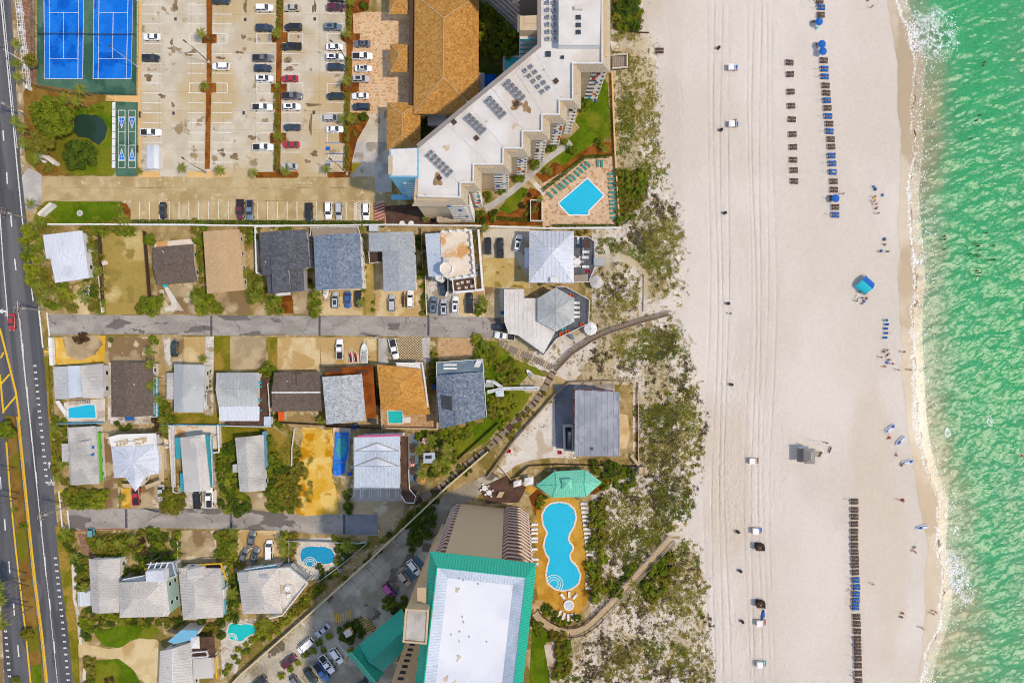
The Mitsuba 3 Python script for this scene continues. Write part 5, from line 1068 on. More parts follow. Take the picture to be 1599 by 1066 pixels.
thicket([(420,347),(450,347),(450,358),(420,358)],4,4,6,'shrub behind the dark shingled house',('green',));thicket([(474,420),(487,420),(489,450),(476,450)],5,3.5,5.5,'shrub squeezed between the two dark shingled houses',('olive','bright','red'));thicket([(484,458),(500,460),(500,490),(486,490)],4,5,7,'shrub left of the three-car forecourt',('green',),3)
palm(565,356,8,'small palm at the back corner of the blue shingled house',None,'palm_low');palm(563,474,9,'palm beside the black car in the three-car forecourt',None,'palm_low');thicket([(566,385),(571,385),(574,488),(567,488)],7,2.2,3.6,'small bush along the ochre side strip',('olive','green'));thicket([(577,470),(583,470),(583,490),(577,490)],2,2.5,3.5,'bush at the end of the ochre strip',('green',))
thicket([(652,372),(663,372),(664,490),(656,490)],13,3.5,5.5,'shrub along the fence west of the turret house',('dark','olive','green'));palm(757,356,8.5,'palm at the back corner of the concrete court',None,'palm_low');palm(743,378,5,'small palm in the narrow yard east of the turret house',None,'palm_low');palm(752,464,6,'small palm beside the black truck',None,'palm_low');thicket([(742,475),(757,475),(757,490),(744,490)],3,4,6,'shrub by the lane below the turret house',('green',),1)
shrub(845,437,7,'dark','dark bush between the pyramid-roofed and flat white houses');thicket([(850,357),(925,352),(930,366),(905,368)],5,2.5,4,'low bush behind the pyramid-roofed house',('olive',))
shrub(125,528,10,'red','reddish bush in a round planter of the yellow yard');shrub(172.5,531,4,'dark','small dark bush at the pale forecourt corner');shrub(240,530,8,'green','bush at the lane corner of the pale forecourt')
for x,y,t in ((233,551,'northernmost palm beside the brown gabled house'),(236,567,'second palm from the north beside the brown gabled house'),(242,590,'small palm halfway along the brown gabled house'),(235,604,'large palm overhanging the brown gabled roof'),(246,622,'southern palm on the teal side deck')):palm(x,y,9.5 if y!=590 else 6,t,None,'palm_mid')
thicket([(250,630),(266,628),(270,656),(252,660)],6,4.5,7,'shrub behind the pale shed of the grey gabled house',('olive','green'),1);palm(316,560,8.5,'palm at the front corner of the grey gabled house',None,'palm_low');thicket([(322,570),(328,570),(328,610),(323,610)],4,2.5,3.5,'small bush along the rubbly path',('green',))
thicket([(408,572),(430,572),(430,596),(410,596)],6,6,9,'large bush between ribbed house and brown house',('green','olive'));thicket([(412,625),(421,625),(421,645),(413,645)],3,3,4,'bush on the brown back deck edge',('green',));palm(504,655,9,'palm behind the rust-roofed house',None,'palm_low')
thicket([(424,648),(436,648),(436,664),(426,664)],4,4,6,'bush by the orange shed',('dark','green'));thicket([(672,545),(684,560),(682,600),(672,600)],8,4,5.5,'bush between lattice drive and blue slate house',('dark','green','olive'));shrub(588,610,4,'dark','dark bush by the rust roof edge');thicket([(586,600),(592,600),(594,640),(588,640)],4,3,4,'dark bush along the orange-roofed house',('dark',))
thicket([(742,528),(764,534),(766,560),(756,575),(744,560)],12,5,7.5,'lush bush at the corner of the blue slate house',('bright','green'),3);thicket([(764,545),(806,560),(812,590),(780,596),(766,575)],8,4,7,'shrub on the lawn north of the footbridge',('olive','green','bright'));thicket([(762,616),(800,612),(806,640),(770,655)],10,4.5,7.5,'leafy bush on the lawn south of the footbridge',('bright','olive'));thicket([(786,570),(802,570),(802,600),(788,600)],3,6,8,'olive tree-like bush beside the footbridge',('olive',))
thicket([(690,655),(716,668),(738,660),(735,680),(706,690),(692,680)],10,4,6.5,'leafy bush behind the blue slate house',('bright','green'),2);thicket([(655,676),(700,678),(714,700),(706,730),(690,745),(668,752),(654,740)],20,4,7,'garden bush beside the wooden side deck',('dark','green','bright'),9,plabel='garden palm beside the wooden side deck',pk=('palm_low','palmetto','palm_mid'))
thicket([(778,668),(850,612),(862,625),(800,685)],15,2.2,4,'low bush between boardwalk and concrete court',('olive','bright'));thicket([(700,740),(760,690),(780,668),(788,675),(730,740),(706,752)],12,2.2,4,'low bush along the loose-plank boardwalk',('olive','green','dark'));thicket([(646,790),(700,760),(700,768),(612,840),(590,850)],18,2.5,4.5,'low scrub bush along the cream drive wall',('olive','dark','green'))
thicket([(82,655),(104,655),(102,690),(94,715),(106,740),(104,756),(88,750),(82,700)],10,4.5,7,'shrub between highway verge and striped house',('olive','green'),4);thicket([(104,766),(166,768),(160,790),(106,788)],14,6,8.5,'bush in the hedge below the striped house',('green','olive','bright'));palm(190,776,7,'palm in the yellow bed beside the red pickup',None,'palm_low')
thicket([(250,768),(282,766),(284,790),(262,800),(250,790)],8,6,9,'bush in the clump between the two forecourts',('bright','green','olive'));thicket([(244,656),(262,656),(262,682),(246,682)],5,4.5,6.5,'bush at the northeast corner of the star-roofed house',('olive','red'),2);thicket([(178,660),(206,662),(206,672),(180,672)],4,3.5,5,'bush behind the star-roofed house',('dark',))
thicket([(344,700),(366,698),(370,740),(374,768),(392,776),(388,798),(346,800),(344,760)],24,6,9,'dense bush left of the narrow cream house',('dark','green','bright'));thicket([(412,690),(424,686),(432,720),(460,730),(464,780),(460,800),(420,796),(414,760)],34,4.5,8,'wild bush right of the narrow cream house',('dark','green','olive'));thicket([(462,690),(472,690),(474,760),(464,770)],8,3,5,'scrub bush along the vivid yellow lot',('olive',));thicket([(536,765),(548,765),(548,800),(538,800)],7,3,5,'bush between yellow lot and dusty court',('dark','green'))
thicket([(138,840),(202,838),(200,872),(156,870)],18,5.5,8,'bush in the thicket north of the warm grey cottage',('green','olive'),4);thicket([(208,832),(222,832),(222,872),(208,874)],6,5,7,'shrub beside the sandy path of the southern row',('olive','red'),2);thicket([(236,828),(280,828),(280,872),(240,884),(208,890),(208,876)],17,5.5,8,'bush in the thicket north of the pavilion house',('dark','green','bright'))
thicket([(176,880),(192,880),(192,900),(178,902)],3,6,8,'bush over the east eave of the warm grey cottage',('green',),1);thicket([(338,830),(372,832),(366,870),(372,880),(346,886)],12,5,8,'bush between the tan drives of the southern row',('bright','green','olive'),4);thicket([(436,832),(464,836),(460,856),(452,880),(440,860)],7,4,6.5,'bush beside the white van',('olive','bright'),4)
thicket([(520,838),(572,848),(566,856),(524,850)],7,3.5,5.5,'palm-like bush along the south lane fence',('green',),4);thicket([(524,856),(548,856),(540,878),(524,900),(510,904),(520,880)],12,3,5.5,'dark bush east of the rounded pool',('dark','green'));thicket([(96,826),(112,826),(112,846),(98,846)],4,4,6,'bush at the corner of highway and south lane',('olive','green'),2)
thicket([(104,850),(112,852),(120,870),(140,872),(138,915),(122,920),(120,890)],16,4,6,'bush along the footpath west of the warm grey cottage',('dark','olive','green'),3);thicket([(128,948),(146,950),(184,962),(280,968),(282,980),(246,974),(196,972),(146,984),(134,1002),(128,990)],34,4,6.5,'bush in the belt south of the lower cottages',('green','olive','bright','dark'));thicket([(134,1030),(150,1028),(142,1070),(132,1072)],8,4,6,'bush at the bottom edge beside the footpath',('olive','green'));thicket([(150,1060),(180,1060),(182,1072),(150,1072)],4,3,4.5,'low bush at the bottom edge of the lawn',('red','dark'))
thicket([(352,892),(370,895),(372,965),(352,970)],13,5,7.5,'bush between the mustard-railed house and terrace house',('green','dark'),2);thicket([(312,968),(348,970),(346,998),(318,1000)],8,5,7,'dark bush north of the bottom grey house',('dark','olive'));thicket([(398,970),(424,966),(424,985),(404,1002)],7,4.5,7,'bush beside the teal free-form pool',('bright','dark'),2);thicket([(378,1004),(402,996),(392,1014),(370,1036),(350,1052),(350,1044)],10,3.5,5.5,'bush south of the teal free-form pool',('bright','green'))
thicket([(412,990),(446,962),(482,925),(506,905),(512,912),(470,952),(420,1000)],26,3.5,6,'bush in the belt between terrace house and sandy path',('bright','green','olive'));thicket([(486,880),(505,905),(520,898),(505,884)],4,4,5.5,'dark bush south of the rounded pool deck',('dark',));thicket([(530,905),(590,855),(596,860),(540,908)],10,2.5,4,'scrub bush beside the tower drive wall',('olive','dark'))
thicket([(640,800),(680,790),(672,830),(646,862),(634,850)],16,5,8,'dark bush at the shaded foot of the tower',('dark',));thicket([(600,925),(620,940),(640,935),(648,945),(624,962),(596,950)],11,4,7,'bush beside the purple van',('dark','green'));thicket([(528,978),(560,970),(566,990),(545,1004),(530,996)],14,4,5.5,'dark bush in the round island of the tower drive',('dark',));
for i,(x,y) in enumerate(((514,993),(497,1003),(489,1016),(476,1022),(465,1034),(454,1044),(440,1055),(505,1014),(548,1016))):shrub(x,y,5.5,('bright','green')[i%2],f'bright bush in the strip between tower drive and lower lot, {order(sorted((514, 497, 489, 476, 465, 454, 440, 505, 548)).index(x), 9, False)}','bushes of the tower parking strip')
thicket([(924,785),(940,778),(950,810),(944,860),(940,920),(928,945),(922,900),(920,840)],30,4.5,8,'bush on the dune side of the golden deck',('green','olive','bright'));thicket([(842,942),(858,945),(884,968),(900,960),(906,968),(880,976),(850,962)],14,3,5,'bush around the hot tub planting',('green','bright','dark'));thicket([(842,765),(852,774),(844,800),(838,796)],6,2.5,4,'small bush in the mulch bed west of the long pool',('dark','green'))
thicket([(832,972),(846,968),(842,990)],4,4,6,'bush at the tower lawn below the boardwalk',('green',));thicket([(860,985),(886,995),(890,1050),(866,1056),(872,1020)],14,5,8,'bush at the dune edge of the tower lawn',('green','olive'));thicket([(925,720),(985,730),(990,760),(955,770),(925,745)],16,4.5,7.5,'bush east of the mint pavilion',('dark','green'));palm(930,935,9,'palm at the end of the curved boardwalk',None,'palm_mid');palm(988,907,7,'palm beside the straight beach boardwalk',None,'palm_mid');thicket([(960,890),(1000,870),(990,905),(965,930),(945,925)],9,4,6.5,'bush north of the straight beach boardwalk',('green','dark'))
thicket([(1010,885),(1045,868),(1052,900),(1020,945),(1008,930)],14,5,8,'dune bush south of the straight beach boardwalk',('olive','green'))
for x,y,r,t in ((763,306,8,'leftmost bush under the stepped balconies'),(783,297,7.5,'round bush second from the left under the balconies'),(811,275,9.5,'bush in the middle under the balconies'),(835,256,9,'round bush beside the third balcony stack'),(862,231,8,'round bush beside the fourth balcony stack'),(881,221,5,'small bush at the upper end of the grey footpath'),(893,233,7.5,'bush in the bend of the winding lawn'),(913,160,13,'largest bush on the winding lawn'),(937,222,8,'bush at the seaward end of the planted bed')):shrub(x,y,r,'green',t)
palm(858,266,8,'palm in the planted bed above the pool deck',None,'palm_low');palm(843,312,7,'palm beside the pump yard',None,'palm_low');palm(665,341,8,'palm in the dark service yard',None,'palm_low');palm(943,232,8,'palm by the tan wall of the pool deck',None,'palm_low');palm(628,308,8,'palm beside the blue stair tower',None,'palm_low')
thicket([(712,334),(775,330),(770,345),(718,346)],11,3.5,5.5,'bush in the bed south of the condominium',('dark','green'));hedge([(846,298),(880,272),(912,246),(950,244)],1.0,.8,'clipped hedge along the north edge of the pool deck','leaf_dark');hedge([(775,341),(826,344)],1.0,.7,'low hedge west of the pump yard','leaf_dark');hedge([(862,354),(964,354)],1.2,.9,'hedge along the south wall of the pool deck','leaf_dark');thicket([(806,300),(826,298),(840,330),(820,338)],8,2.5,4.5,'small bush in the brown bed west of the pool deck',('olive','green','red'))
thicket([(752,5),(800,5),(806,60),(806,85),(752,85)],24,5,9,'bush in the shaded courtyard',('bright','green'),2);thicket([(657,182),(667,182),(667,225),(658,225)],4,4,5,'dark bush behind the lobby corner',('dark',))
thicket([(960,-5),(998,-5),(1000,40),(985,48),(962,46)],24,5,8.5,'dense dune bush at the top edge',('green','dark','olive'));thicket([(966,265),(1000,268),(1006,310),(985,345),(968,345)],24,5,8,'dune bush beside the pool deck wall',('green','olive'))
palm(22,796,8,'low bushy palm halfway down the median',None,'palmetto');shrub(36,822,6,'green','small bush below the low palm of the median');shrub(43,990,10,'olive','bush near the south end of the median');shrub(24,1062,6,'green','bush at the bottom of the median')
for i,(x,y) in enumerate(((25,730),(33,770),(28,778),(43,894),(40,905.5),(46,914),(44,939),(51,947))):palm(x,y,11,'tall slender palm on the median, '+order(i,8,True),'tall palms of the median','palm_high',True)
hedge([(79,560),(82,650)],1.0,.6,'ragged low hedge along the highway by the pool house','leaf_olive')
# dune grass: countless tufts
PATHS=unary_union([LineString(PP(p)).buffer(w) for p,w in (([(940,408),(966,402),(984,409),(1003,428),(1006,450),(1001,490)],1.3),([(1002,490),(1012,480),(1070,470)],1.6),([(955,72),(990,78),(1034,58)],1.3),([(1040,842),(1075,822)],1.8),([(936,960),(1000,889),(1046,838)],1.2),([(866,577),(890.6,551),(920.5,531),(950,517),(1002,500),(1046,488.7)],.9),([(945,385),(952,400)],.8))])
def dune_cover(label,m,polys,n,size,seed,th,name,sc=.14,fine=.5,spread=2.5,k=5,wt=.5):
 r=np.random.default_rng(seed);un=unary_union([Polygon(PP(p)).buffer(spread) for p in polys]);x0,y0,x1,y1=un.bounds
 q=np.c_[r.uniform(x0,x1,n),r.uniform(y0,y1,n)];q=q[shapely.contains_xy(un,q[:,0],q[:,1])];zz=q[:,0]*0
 f=wt*meshkit.fbm(np.c_[q*sc,zz],3,seed)+(1-wt)*meshkit.fbm(np.c_[q*fine+.4*meshkit.fbm(np.c_[q,zz],2,2)[:,None],zz+seed],3,seed+1)
 dd=shapely.distance(un.boundary,shapely.points(q));q=q[f-.16*np.exp(-dd/3.0)+r.uniform(-.02,.02,len(q))>th]
 q=q[~shapely.contains_xy(PATHS,q[:,0],q[:,1])]
 z=np.maximum(np.array(duneI((q[:,1],q[:,0]))),np.where(q[:,0]>33.5,beach_z(q[:,0],q[:,1]),0));z=np.maximum(z,0)
 c=np.repeat(np.c_[q,z+.10],k,0)+r.normal(size=(len(q)*k,3))*[.2,.2,.07]
 mm=cards(c,np.c_[r.normal(size=(len(c),2))*.8,np.ones(len(c))],size,r)
 return obj(name,mm,m,label=label,cat='vegetation',kind='stuff')
D1=[(957,-10),(1006,-10),(1008,45),(985,64),(957,60)];D2=[(957,80),(1022,70),(1024,120),(1024,235),(1035,262),(962,245)];D2b=[(957,112),(985,112),(990,180),(985,240),(962,240)]
D3=[(966,245),(1038,266),(1054,320),(1064,390),(1068,440),(1060,470),(1015,475),(1008,430),(985,405),(940,395),(928,372),(968,356)]
D4=[(932,415),(965,410),(1000,432),(1000,485),(960,506),(926,515),(925,470)];D5=[(885,565),(950,524),(1045,497),(1074,540),(1090,600),(1096,660),(1086,740),(1072,800),(1046,830),(1000,880),(945,945),(925,925),(926,780),(985,745),(1000,725),(995,600),(905,590)]
D7=[(1066,842),(1090,855),(1098,900),(1102,960),(1108,1075),(880,1075),(872,1000),(905,992),(940,968),(1010,890)];D8=[(790,560),(850,575),(850,560),(905,540),(900,520),(870,535),(850,556),(800,535)]
dune_cover('green grass and creepers patching the dune','grass_green',[D1,D2b,D3,D5,D7],70000,.20,3,.535,'dune_grass',.09,.5,1.5,5,.6)
dune_cover('olive sea oats scattered over the dune','grass_olive',[D1,D2,D3,D4,D5,D7,D8],130000,.18,5,.505,'sea_oats',.10,1.0,1.5,5,.5)
dune_cover('dead grey-tan stalks between the tufts of the dune','grass_dead',[D2,D3,D4,D5,D7],30000,.15,9,.54,'dead_stalks',.2,1.4,1.5,5,.4)
dune_cover('dark brown scrub tufts dotted over the dune and its seaward edge','grass_brown',[[(1030,320),(1064,390),(1066,440),(1050,480),(1020,470),(1020,380)],[(1030,510),(1074,540),(1094,620),(1094,680),(1070,800),(1040,800),(1020,600)],D7,D3,D4,D5],100000,.18,13,.542,'dune_scrub',.14,.9,2.0,5,.45)
dune_cover('single small tufts speckling the bare sand of the dune','grass_olive',[D2,D3,D4,D5,D7,D8],9000,.17,23,.40,'dune_tufts',.2,1.6,2.0,7)
dune_cover('low weeds in the sandy strip beside the tower wall','grass_olive',[[(480,945),(585,850),(640,800),(646,806),(590,858),(486,950)],[(380,1040),(480,950),(484,956),(386,1046)],[(778,700),(860,618),(866,626),(790,712)],[(862,718),(990,718),(990,726),(862,724)]],16000,.16,15,.44,'weeds',.3)
dune_cover('dry weeds in the olive yard','grass_olive',[[(415,668),(466,680),(462,700),(456,770),(416,764)],[(466,690),(480,700),(474,790),(462,790)]],9000,.18,17,.48,'weeds',.3)
# the condominium with stepped balconies
ZR=25.0
OUT=[(953,-20),(953,113),(907,113),(907,170),(886,170),(886,193),(859,193),(859,219),(828.5,219),(828.5,245.5),(798.5,245.5),(798.5,270.5),(752,270.5),(752,299),(731.5,299),(731.5,322),(643,322)]
INN=[(x-13,y-14) for x,y in OUT];INN[0]=(940,-20);INN[-1]=(652,306)
NWE=[(652,229),(842,72),(842,-20)]
condo=thing('condominium','large white-roofed condominium with stepped balconies facing the lawn','apartment building')
o3=[P(x,y,ZR-2.4) for x,y in OUT];i3=[P(x,y,ZR+.3) for x,y in INN]
wq=[(x-7,y-5) for x,y in OUT];wq[0]=(946,-20);wq[-1]=(648,316)
wallp=Polygon(PP(wq,ZR-2.5)+PP([(654,231),(844,75),(844,-20)],ZR-2.5)).buffer(0)
notch=[]
for i in range(2,len(OUT)-1,2):
 xr,y=wq[i-1][0],wq[i][1];xl=wq[i][0];L=xr-xl;w=min(26,L*.45);d=min(14,(wq[i][1]-wq[i-2][1])*.8)
 notch.append([(xr-w,y-d),(xr+2,y-d),(xr+2,y+2),(xr-w,y+2)])
notch.append([(735-11-24,322-5-13),(735,322-5-13),(735,322),(735-35,322)])
npoly=[Polygon(PP(n,ZR-2.5)) for n in notch]
obj('wall',ext(wallp.difference(unary_union(npoly)),0,ZR-.4),'beige_wall',condo)
roofm=obj('flat_roof',ext(Polygon([tuple(p[:2]) for p in i3]+PP(NWE[::-1],ZR)[::-1]).buffer(0),ZR-.5,ZR-.15),'membrane',condo)
obj('parapet',ext(LineString(PP(NWE,ZR)).buffer(.45,cap_style=2,join_style=2),ZR-1.2,ZR+.5),'taupe_metal',condo)
for i in range(len(OUT)-1):
 f=[o3[i],o3[i+1],i3[i+1],i3[i]]
 k=obj('mansard_panel',thick([f],.12),'tan_metal',condo);sm=seams([f],.62,.06,.07)
 if sm is not None:obj('seam_rib',sm,'tan_metal',k,kind='stuff')
obj('parapet',cat([bar(a+[0,0,.05],b+[0,0,.05],.3,.5) for a,b in zip(i3[:-1],i3[1:])]),'white_wall',condo)
for a,b in zip(((668,222),(700,196),(735,168),(770,140),(805,112),(838,86)),((718,290),(760,255),(790,236),(822,210),(852,184),(880,160))):obj('roof_seam',bar(P(*a,ZR-.14),P(*b,ZR-.14),.12,.04),'metal_warm',roofm)
towel=['canvas_blue','canvas_teal','red_cloth','orange_cloth','white_paint','wood_dark']
rt=np.random.default_rng(12)
for n_,g in zip(notch,npoly):
 out=g.intersection(wallp.buffer(1.4,join_style=2))
 for s in range(9):
  z=2.7*s+.2
  if z>ZR-3: break
  k=obj('balcony',ext(out,z,z+.22),'concrete_plain',condo)
  ring_=out.exterior.difference(wallp.difference(g).buffer(.15))
  obj('railing',ext(ring_.buffer(.06,cap_style=2),z+.22,z+1.15),'white_wall',k)
  obj('glass_door',ext(g.buffer(-.3).exterior.buffer(.05).intersection(wallp.buffer(-1.2)),z+.25,z+2.3) if g.buffer(-.3).exterior.buffer(.05).intersection(wallp.buffer(-1.2)).area>.02 else bx(.1,.1,2,(g.centroid.x,g.centroid.y,z+.25)),'glass_dark',k)
  if rt.random()<.5:
   q=rt.random();bx0,by0,bx1,by1=out.bounds
   obj('towel',bx(.9,.16,.9,(bx0+(bx1-bx0)*q,by0-.02,z+.32)),towel[rt.integers(6)],k)
pent=obj('penthouse',ext(Polygon(PP([(873,-20),(938,-20),(936,70),(873,70)],27.4)),ZR-.3,27.2),'white_wall',condo)
obj('penthouse_roof',ext(Polygon(PP([(872.5,-20),(938.5,-20),(936.5,70.5),(872.5,70.5)],27.4)),27.2,27.4),'membrane',condo)
for (x,y) in ((903,28),(903,40),(903,51)):obj('skylight',bx(1.2,1.0,.3,P(x,y,27.4)),'glass_dark',condo)
obj('roof_box',bx(2.0,.9,.8,P(903,14,27.4)),'concrete_plain',condo)
for x,y,s in ((856,85,1.3),(878,90,.8)):obj('skylight',bx(s,s,.25,P(x,y,ZR)),'glass_dark',condo)
mott('roof_dirt',C(150,120,88),C(178,150,118),.9,g=.14)
mott('roof_haze',C(206,186,158),C(222,206,184),.9,g=.1)
for i,(x,y,r,sq) in enumerate(((683,281,10,.9),(806,163,10,.9),(822,168,8,1.1),(804,196,5,1),(744,216,4,.8),(868,127,5,.8),(697,230,7,.7))):
 obj('roof_stain',ext(affinity.translate(blob(CX,CY,r*.75,sq,i+50),*P(x,y,ZR)[:2]),ZR-.14,ZR-.125+.002*(i%2)),'roof_dirt' if i<3 else 'roof_haze',roofm)
for x,y in ((744,216),(709,191),(868,127),(686,278),(806,163)):obj('roof_curb',bx(1.1,1.1,.35,P(x,y,ZR-.15),.7),'wood_dark',roofm)
obj('roof_vent',cat([cyl(.18,.5,P(x,y,ZR-.15),8) for x,y in ((730,160),(760,190),(700,260),(820,120),(850,110),(665,305),(690,307),(720,306))]),'metal_pole',roofm,kind='stuff')
obj('side_block',ext(Polygon(PP([(812,26),(845,24),(845,48),(812,48)],ZR)),0,ZR+.2),'beige_wall',condo)
sf=[[P(808,22,22.6),P(808,51,22.6),P(817,45,25.3),P(817,25,25.3)],[P(808,51,22.6),P(845,51,22.6),P(845,37,25.3),P(817,37,25.3)]]
for f in sf:obj('mansard_panel',thick([f],.12),'tan_metal',condo)
for s in range(9):
 k=obj('balcony',ext(Polygon(PP([(812,48),(838,48),(838,55),(812,55)],ZR)),2.7*s,2.7*s+.22),'white_wall',condo);obj('railing',bar(P(812,55,ZR)*[1,1,0]+[0,0,2.7*s+.7],P(838,55,ZR)*[1,1,0]+[0,0,2.7*s+.7],.1,.95),'teal_wall',k)
wing=[(690,-64),(812,44),(850,44),(850,-160),(690,-160)]
obj('wing_wall',ext(Polygon(PP(wing)),0,ZR),'taupe_metal',condo)
for s in range(10):
 a,b=P(688,-66),P(811,46);d=(b-a)[:2]/np.linalg.norm((b-a)[:2]);nn=np.array([d[1],-d[0]]);nn=nn if nn[1]<0 else -nn
 k=obj('balcony',ext(Polygon([a[:2],b[:2],b[:2]+nn*1.3,a[:2]+nn*1.3]),2.7*s,2.7*s+.22),'white_wall',condo)
 q0,q1=np.append(a[:2]+nn*1.25,2.7*s+.75),np.append(b[:2]+nn*1.25,2.7*s+.75);obj('railing',bar(q0,q1,.08,.9),'taupe_metal',k)
st=obj('stair_tower',ext(Polygon(PP([(607,232),(653,230),(653,276),(608,276)],ZR+1)),0,ZR+.6),'blue_wall',condo)
obj('tower_roof',ext(Polygon(PP([(610,233),(651,231),(651,274),(611,274)],ZR+1)),ZR+.6,ZR+.8),'membrane',st)
for q in ([(606,243),(613,243),(613,272),(606,272)],):obj('tan_edge',ext(Polygon(PP(q,ZR+1)),ZR-.2,ZR+1.0),'tan_metal',st)
for s in range(8):obj('landing',bx(4.2,.5,.25,np.r_[P(632,276,ZR)[:2]+[-.5+.2*s,-.2],2.6*s+1.5]),'white_paint',st)
deck(condo,[(611,304),(642,304),(642,312),(611,312)],4,'blue_wall',name='porch_roof',posts=False)
building('',([up3([(682,334,4),(714,333,4),(716,346,3.6),(682,347,3.6)])],[]),'beige_wall','tan_metal',.5,parent=condo,wins=False,vents=0,over=.2)
lobby=building('wide hotel lobby under a burnt-orange hipped tile roof',hip([(647.6,-9),(748,-9),(747,178),(645.7,178)],7.5,11.5,'v',.26,.48),'sand_wall','shingle_gold',capm='shingle_tan',over=1.2,vents=3,catg='lobby building',name='hotel_lobby',ridgew=.3)
obj('lower_eave',ext(Polygon(PP([(639,-12),(650,-12),(649,179),(638,179)],6.6)),6.3,6.6),'wood_dark',lobby)
for q,d,ins in (([(607.5,-32),(641,-32),(641,22.5),(607.5,22.5)],'v',.45),([(609,69),(640,69),(641,113),(609.5,113)],'v',.45),([(604,160),(656,160),(657,238),(604,238)],'v',.3)):building('',hip(q,5.2 if q[0][1]<150 else 6,7.4 if q[0][1]<150 else 8.4,d,ins),'sand_wall','shingle_gold',parent=lobby,vents=0,capm='shingle_tan',wins=False,over=.8)
h=building('ribbed grey carport roof wedged below the lobby',([up3([(667.5,179,3.4),(697,178,3.4),(697,196,3.1),(668,196,3.1)])],[]),'grey_wall','metal_warm',.5,wins=False,vents=0,catg='carport',name='carport')
h=building('ribbed grey-green shed roof beside the small blue court',([up3([(747,114,3.2),(756.5,114,3.2),(756.5,142,3),(747,142,3)])],[]),'grey_wall','metal_stripe',.5,wins=False,vents=0,catg='shed',name='shed')
sheet('blue_court',[(756.5,116),(775,116.5),(775,140),(756.5,140)],.06,'court_blue','small bright blue court half hidden by the condominium','court')
pool('small teal fountain basin in the shady courtyard',[(788,90),(810,90),(810,110),(788,110)],'pool_paint_teal',cop=.5)
# the tall tower
ZT=50.0
A0,A1=P(670.3,863.9,ZT),P(838.3,883,ZT)
e1=(A1-A0)[:2]/np.linalg.norm((A1-A0)[:2]);e2=np.array([e1[1],-e1[0]]);W=np.linalg.norm((A1-A0)[:2]);LT=62.0
if e2[1]>0:e2=-e2
def Q(u,v,z=0): return np.array([*(A0[:2]+e1*u+e2*v),z])
def QP(l): return [tuple(Q(*p)[:2]) for p in l]
tower=thing('apartment_tower','tall apartment tower with teal-edged white roof and stacked balconies','apartment building')
ua,ub=W*.13,W*.675
obj('wall',ext(Polygon(QP([(ua,1.3),(ub,1.3),(ub,4.2),(W-1.3,4.2),(W-1.3,LT),(.9,LT),(.9,4.2),(ua,4.2)])),0,ZT-1.0),'beige_wall',tower)
RB=[(ub+.05,1.5),(ub+1.1,.5),(W-2.9,.5),(W-.4,2.0),(W-.4,4.2),(ub+.05,4.2)]
LB=[(ua-.05,1.4),(ua-.9,1.4),(.5,2.6),(.5,4.2),(ua-.05,4.2)]
FH=2.7
for s in range(18):
 z=FH*s+.1
 for b,front in ((RB,RB[:5]),(LB,LB[:4])):
  k=obj('balcony',ext(Polygon(QP(b)),z,z+.22),'beige_wall',tower)
  obj('parapet',ext(LineString(QP(front)).buffer(.09,cap_style=2,join_style=2),z+.22,z+1.1),'terracotta',k)
  obj('cap_rail',ext(LineString(QP(front)).buffer(.13,cap_style=2,join_style=2),z+1.1,z+1.19),'coping',k)
 obj('glass_door',ext(LineString(QP([(ub+.5,4.15),(W-1.6,4.15)])).buffer(.08,cap_style=2),z+.3,z+2.3),'glass_dark',tower)
 obj('side_gallery',ext(Polygon(QP([(W-1.3,6),(W-.3,6),(W-.3,LT-2),(W-1.3,LT-2)])),z,z+1.1),'terracotta',tower)
ZE,ZK=ZT-1.6,ZT+.9
r0,r1,r2=[(0,0),(W,0),(W,LT),(0,LT)],[(2.0,2.3),(W-2.0,2.3),(W-2.0,LT-2.3),(2.0,LT-2.3)],[(4.4,4.7),(W-4.4,4.7),(W-4.4,LT-4.7),(4.4,LT-4.7)]
for i in range(4):
 j=(i+1)%4
 f=[Q(*r0[i],ZE),Q(*r0[j],ZE),Q(*r1[j],ZK),Q(*r1[i],ZK)]
 k=obj('teal_slope',thick([f],.15),'teal_roof',tower);obj('seam_rib',seams([f],.62,.09,.12),'teal_roof',k,kind='stuff')
 f=[Q(*r1[i],ZK),Q(*r1[j],ZK),Q(*r2[j],ZT-.3),Q(*r2[i],ZT-.3)]
 k=obj('inner_slope',thick([f],.12),'metal_blue',tower);obj('seam_rib',seams([f],.62,.07,.08),'metal_blue',k,kind='stuff')
 obj('ridge_cap',bar(Q(*r1[i],ZK+.05),Q(*r1[j],ZK+.05),.22,.12),'teal_roof',tower)
rf=obj('flat_roof',ext(Polygon(QP([(r2[0][0]-.3,r2[0][1]-.3),(r2[1][0]+.3,r2[1][1]-.3),(r2[2][0]+.3,r2[2][1]+.3),(r2[3][0]-.3,r2[3][1]+.3)])),ZT-1,ZT-.35),'tower_membrane',tower)
obj('roof_vent',cat([cyl(.14,.4,P(x,y,ZT-.35),8) for x,y in ((713,918),(717,902),(724,905),(747,911),(722,962),(724,970),(718,985),(733,993),(705,990),(717,1000),(760,1001),(715,1023))]),'metal_pole',rf,kind='stuff')
for i,(x,y,r) in enumerate(((714,922,3),(716,1028,3.2),(696,1060,4),(709,1066,3))):obj('roof_stain',ext(affinity.translate(blob(CX,CY,r,.6,70+i,1),*P(x,y,ZT)[:2]),ZT-.35,ZT-.335),'roof_haze',rf)
shaft=obj('lift_shaft',ext(Polygon(PP([(634,951),(668,953),(665,1004),(630,1001)],53)),0,52.6),'beige_wall',tower)
obj('shaft_roof',ext(Polygon(PP([(636,953.5),(666,955),(663,1002),(633,999)],53)),52.6,52.75),'grey_concrete',shaft);obj('shaft_parapet',ext(Polygon(PP([(634,951),(668,953),(665,1004),(630,1001)],53)).exterior.buffer(.16,join_style=2),52.6,53.1),'beige_wall',shaft)
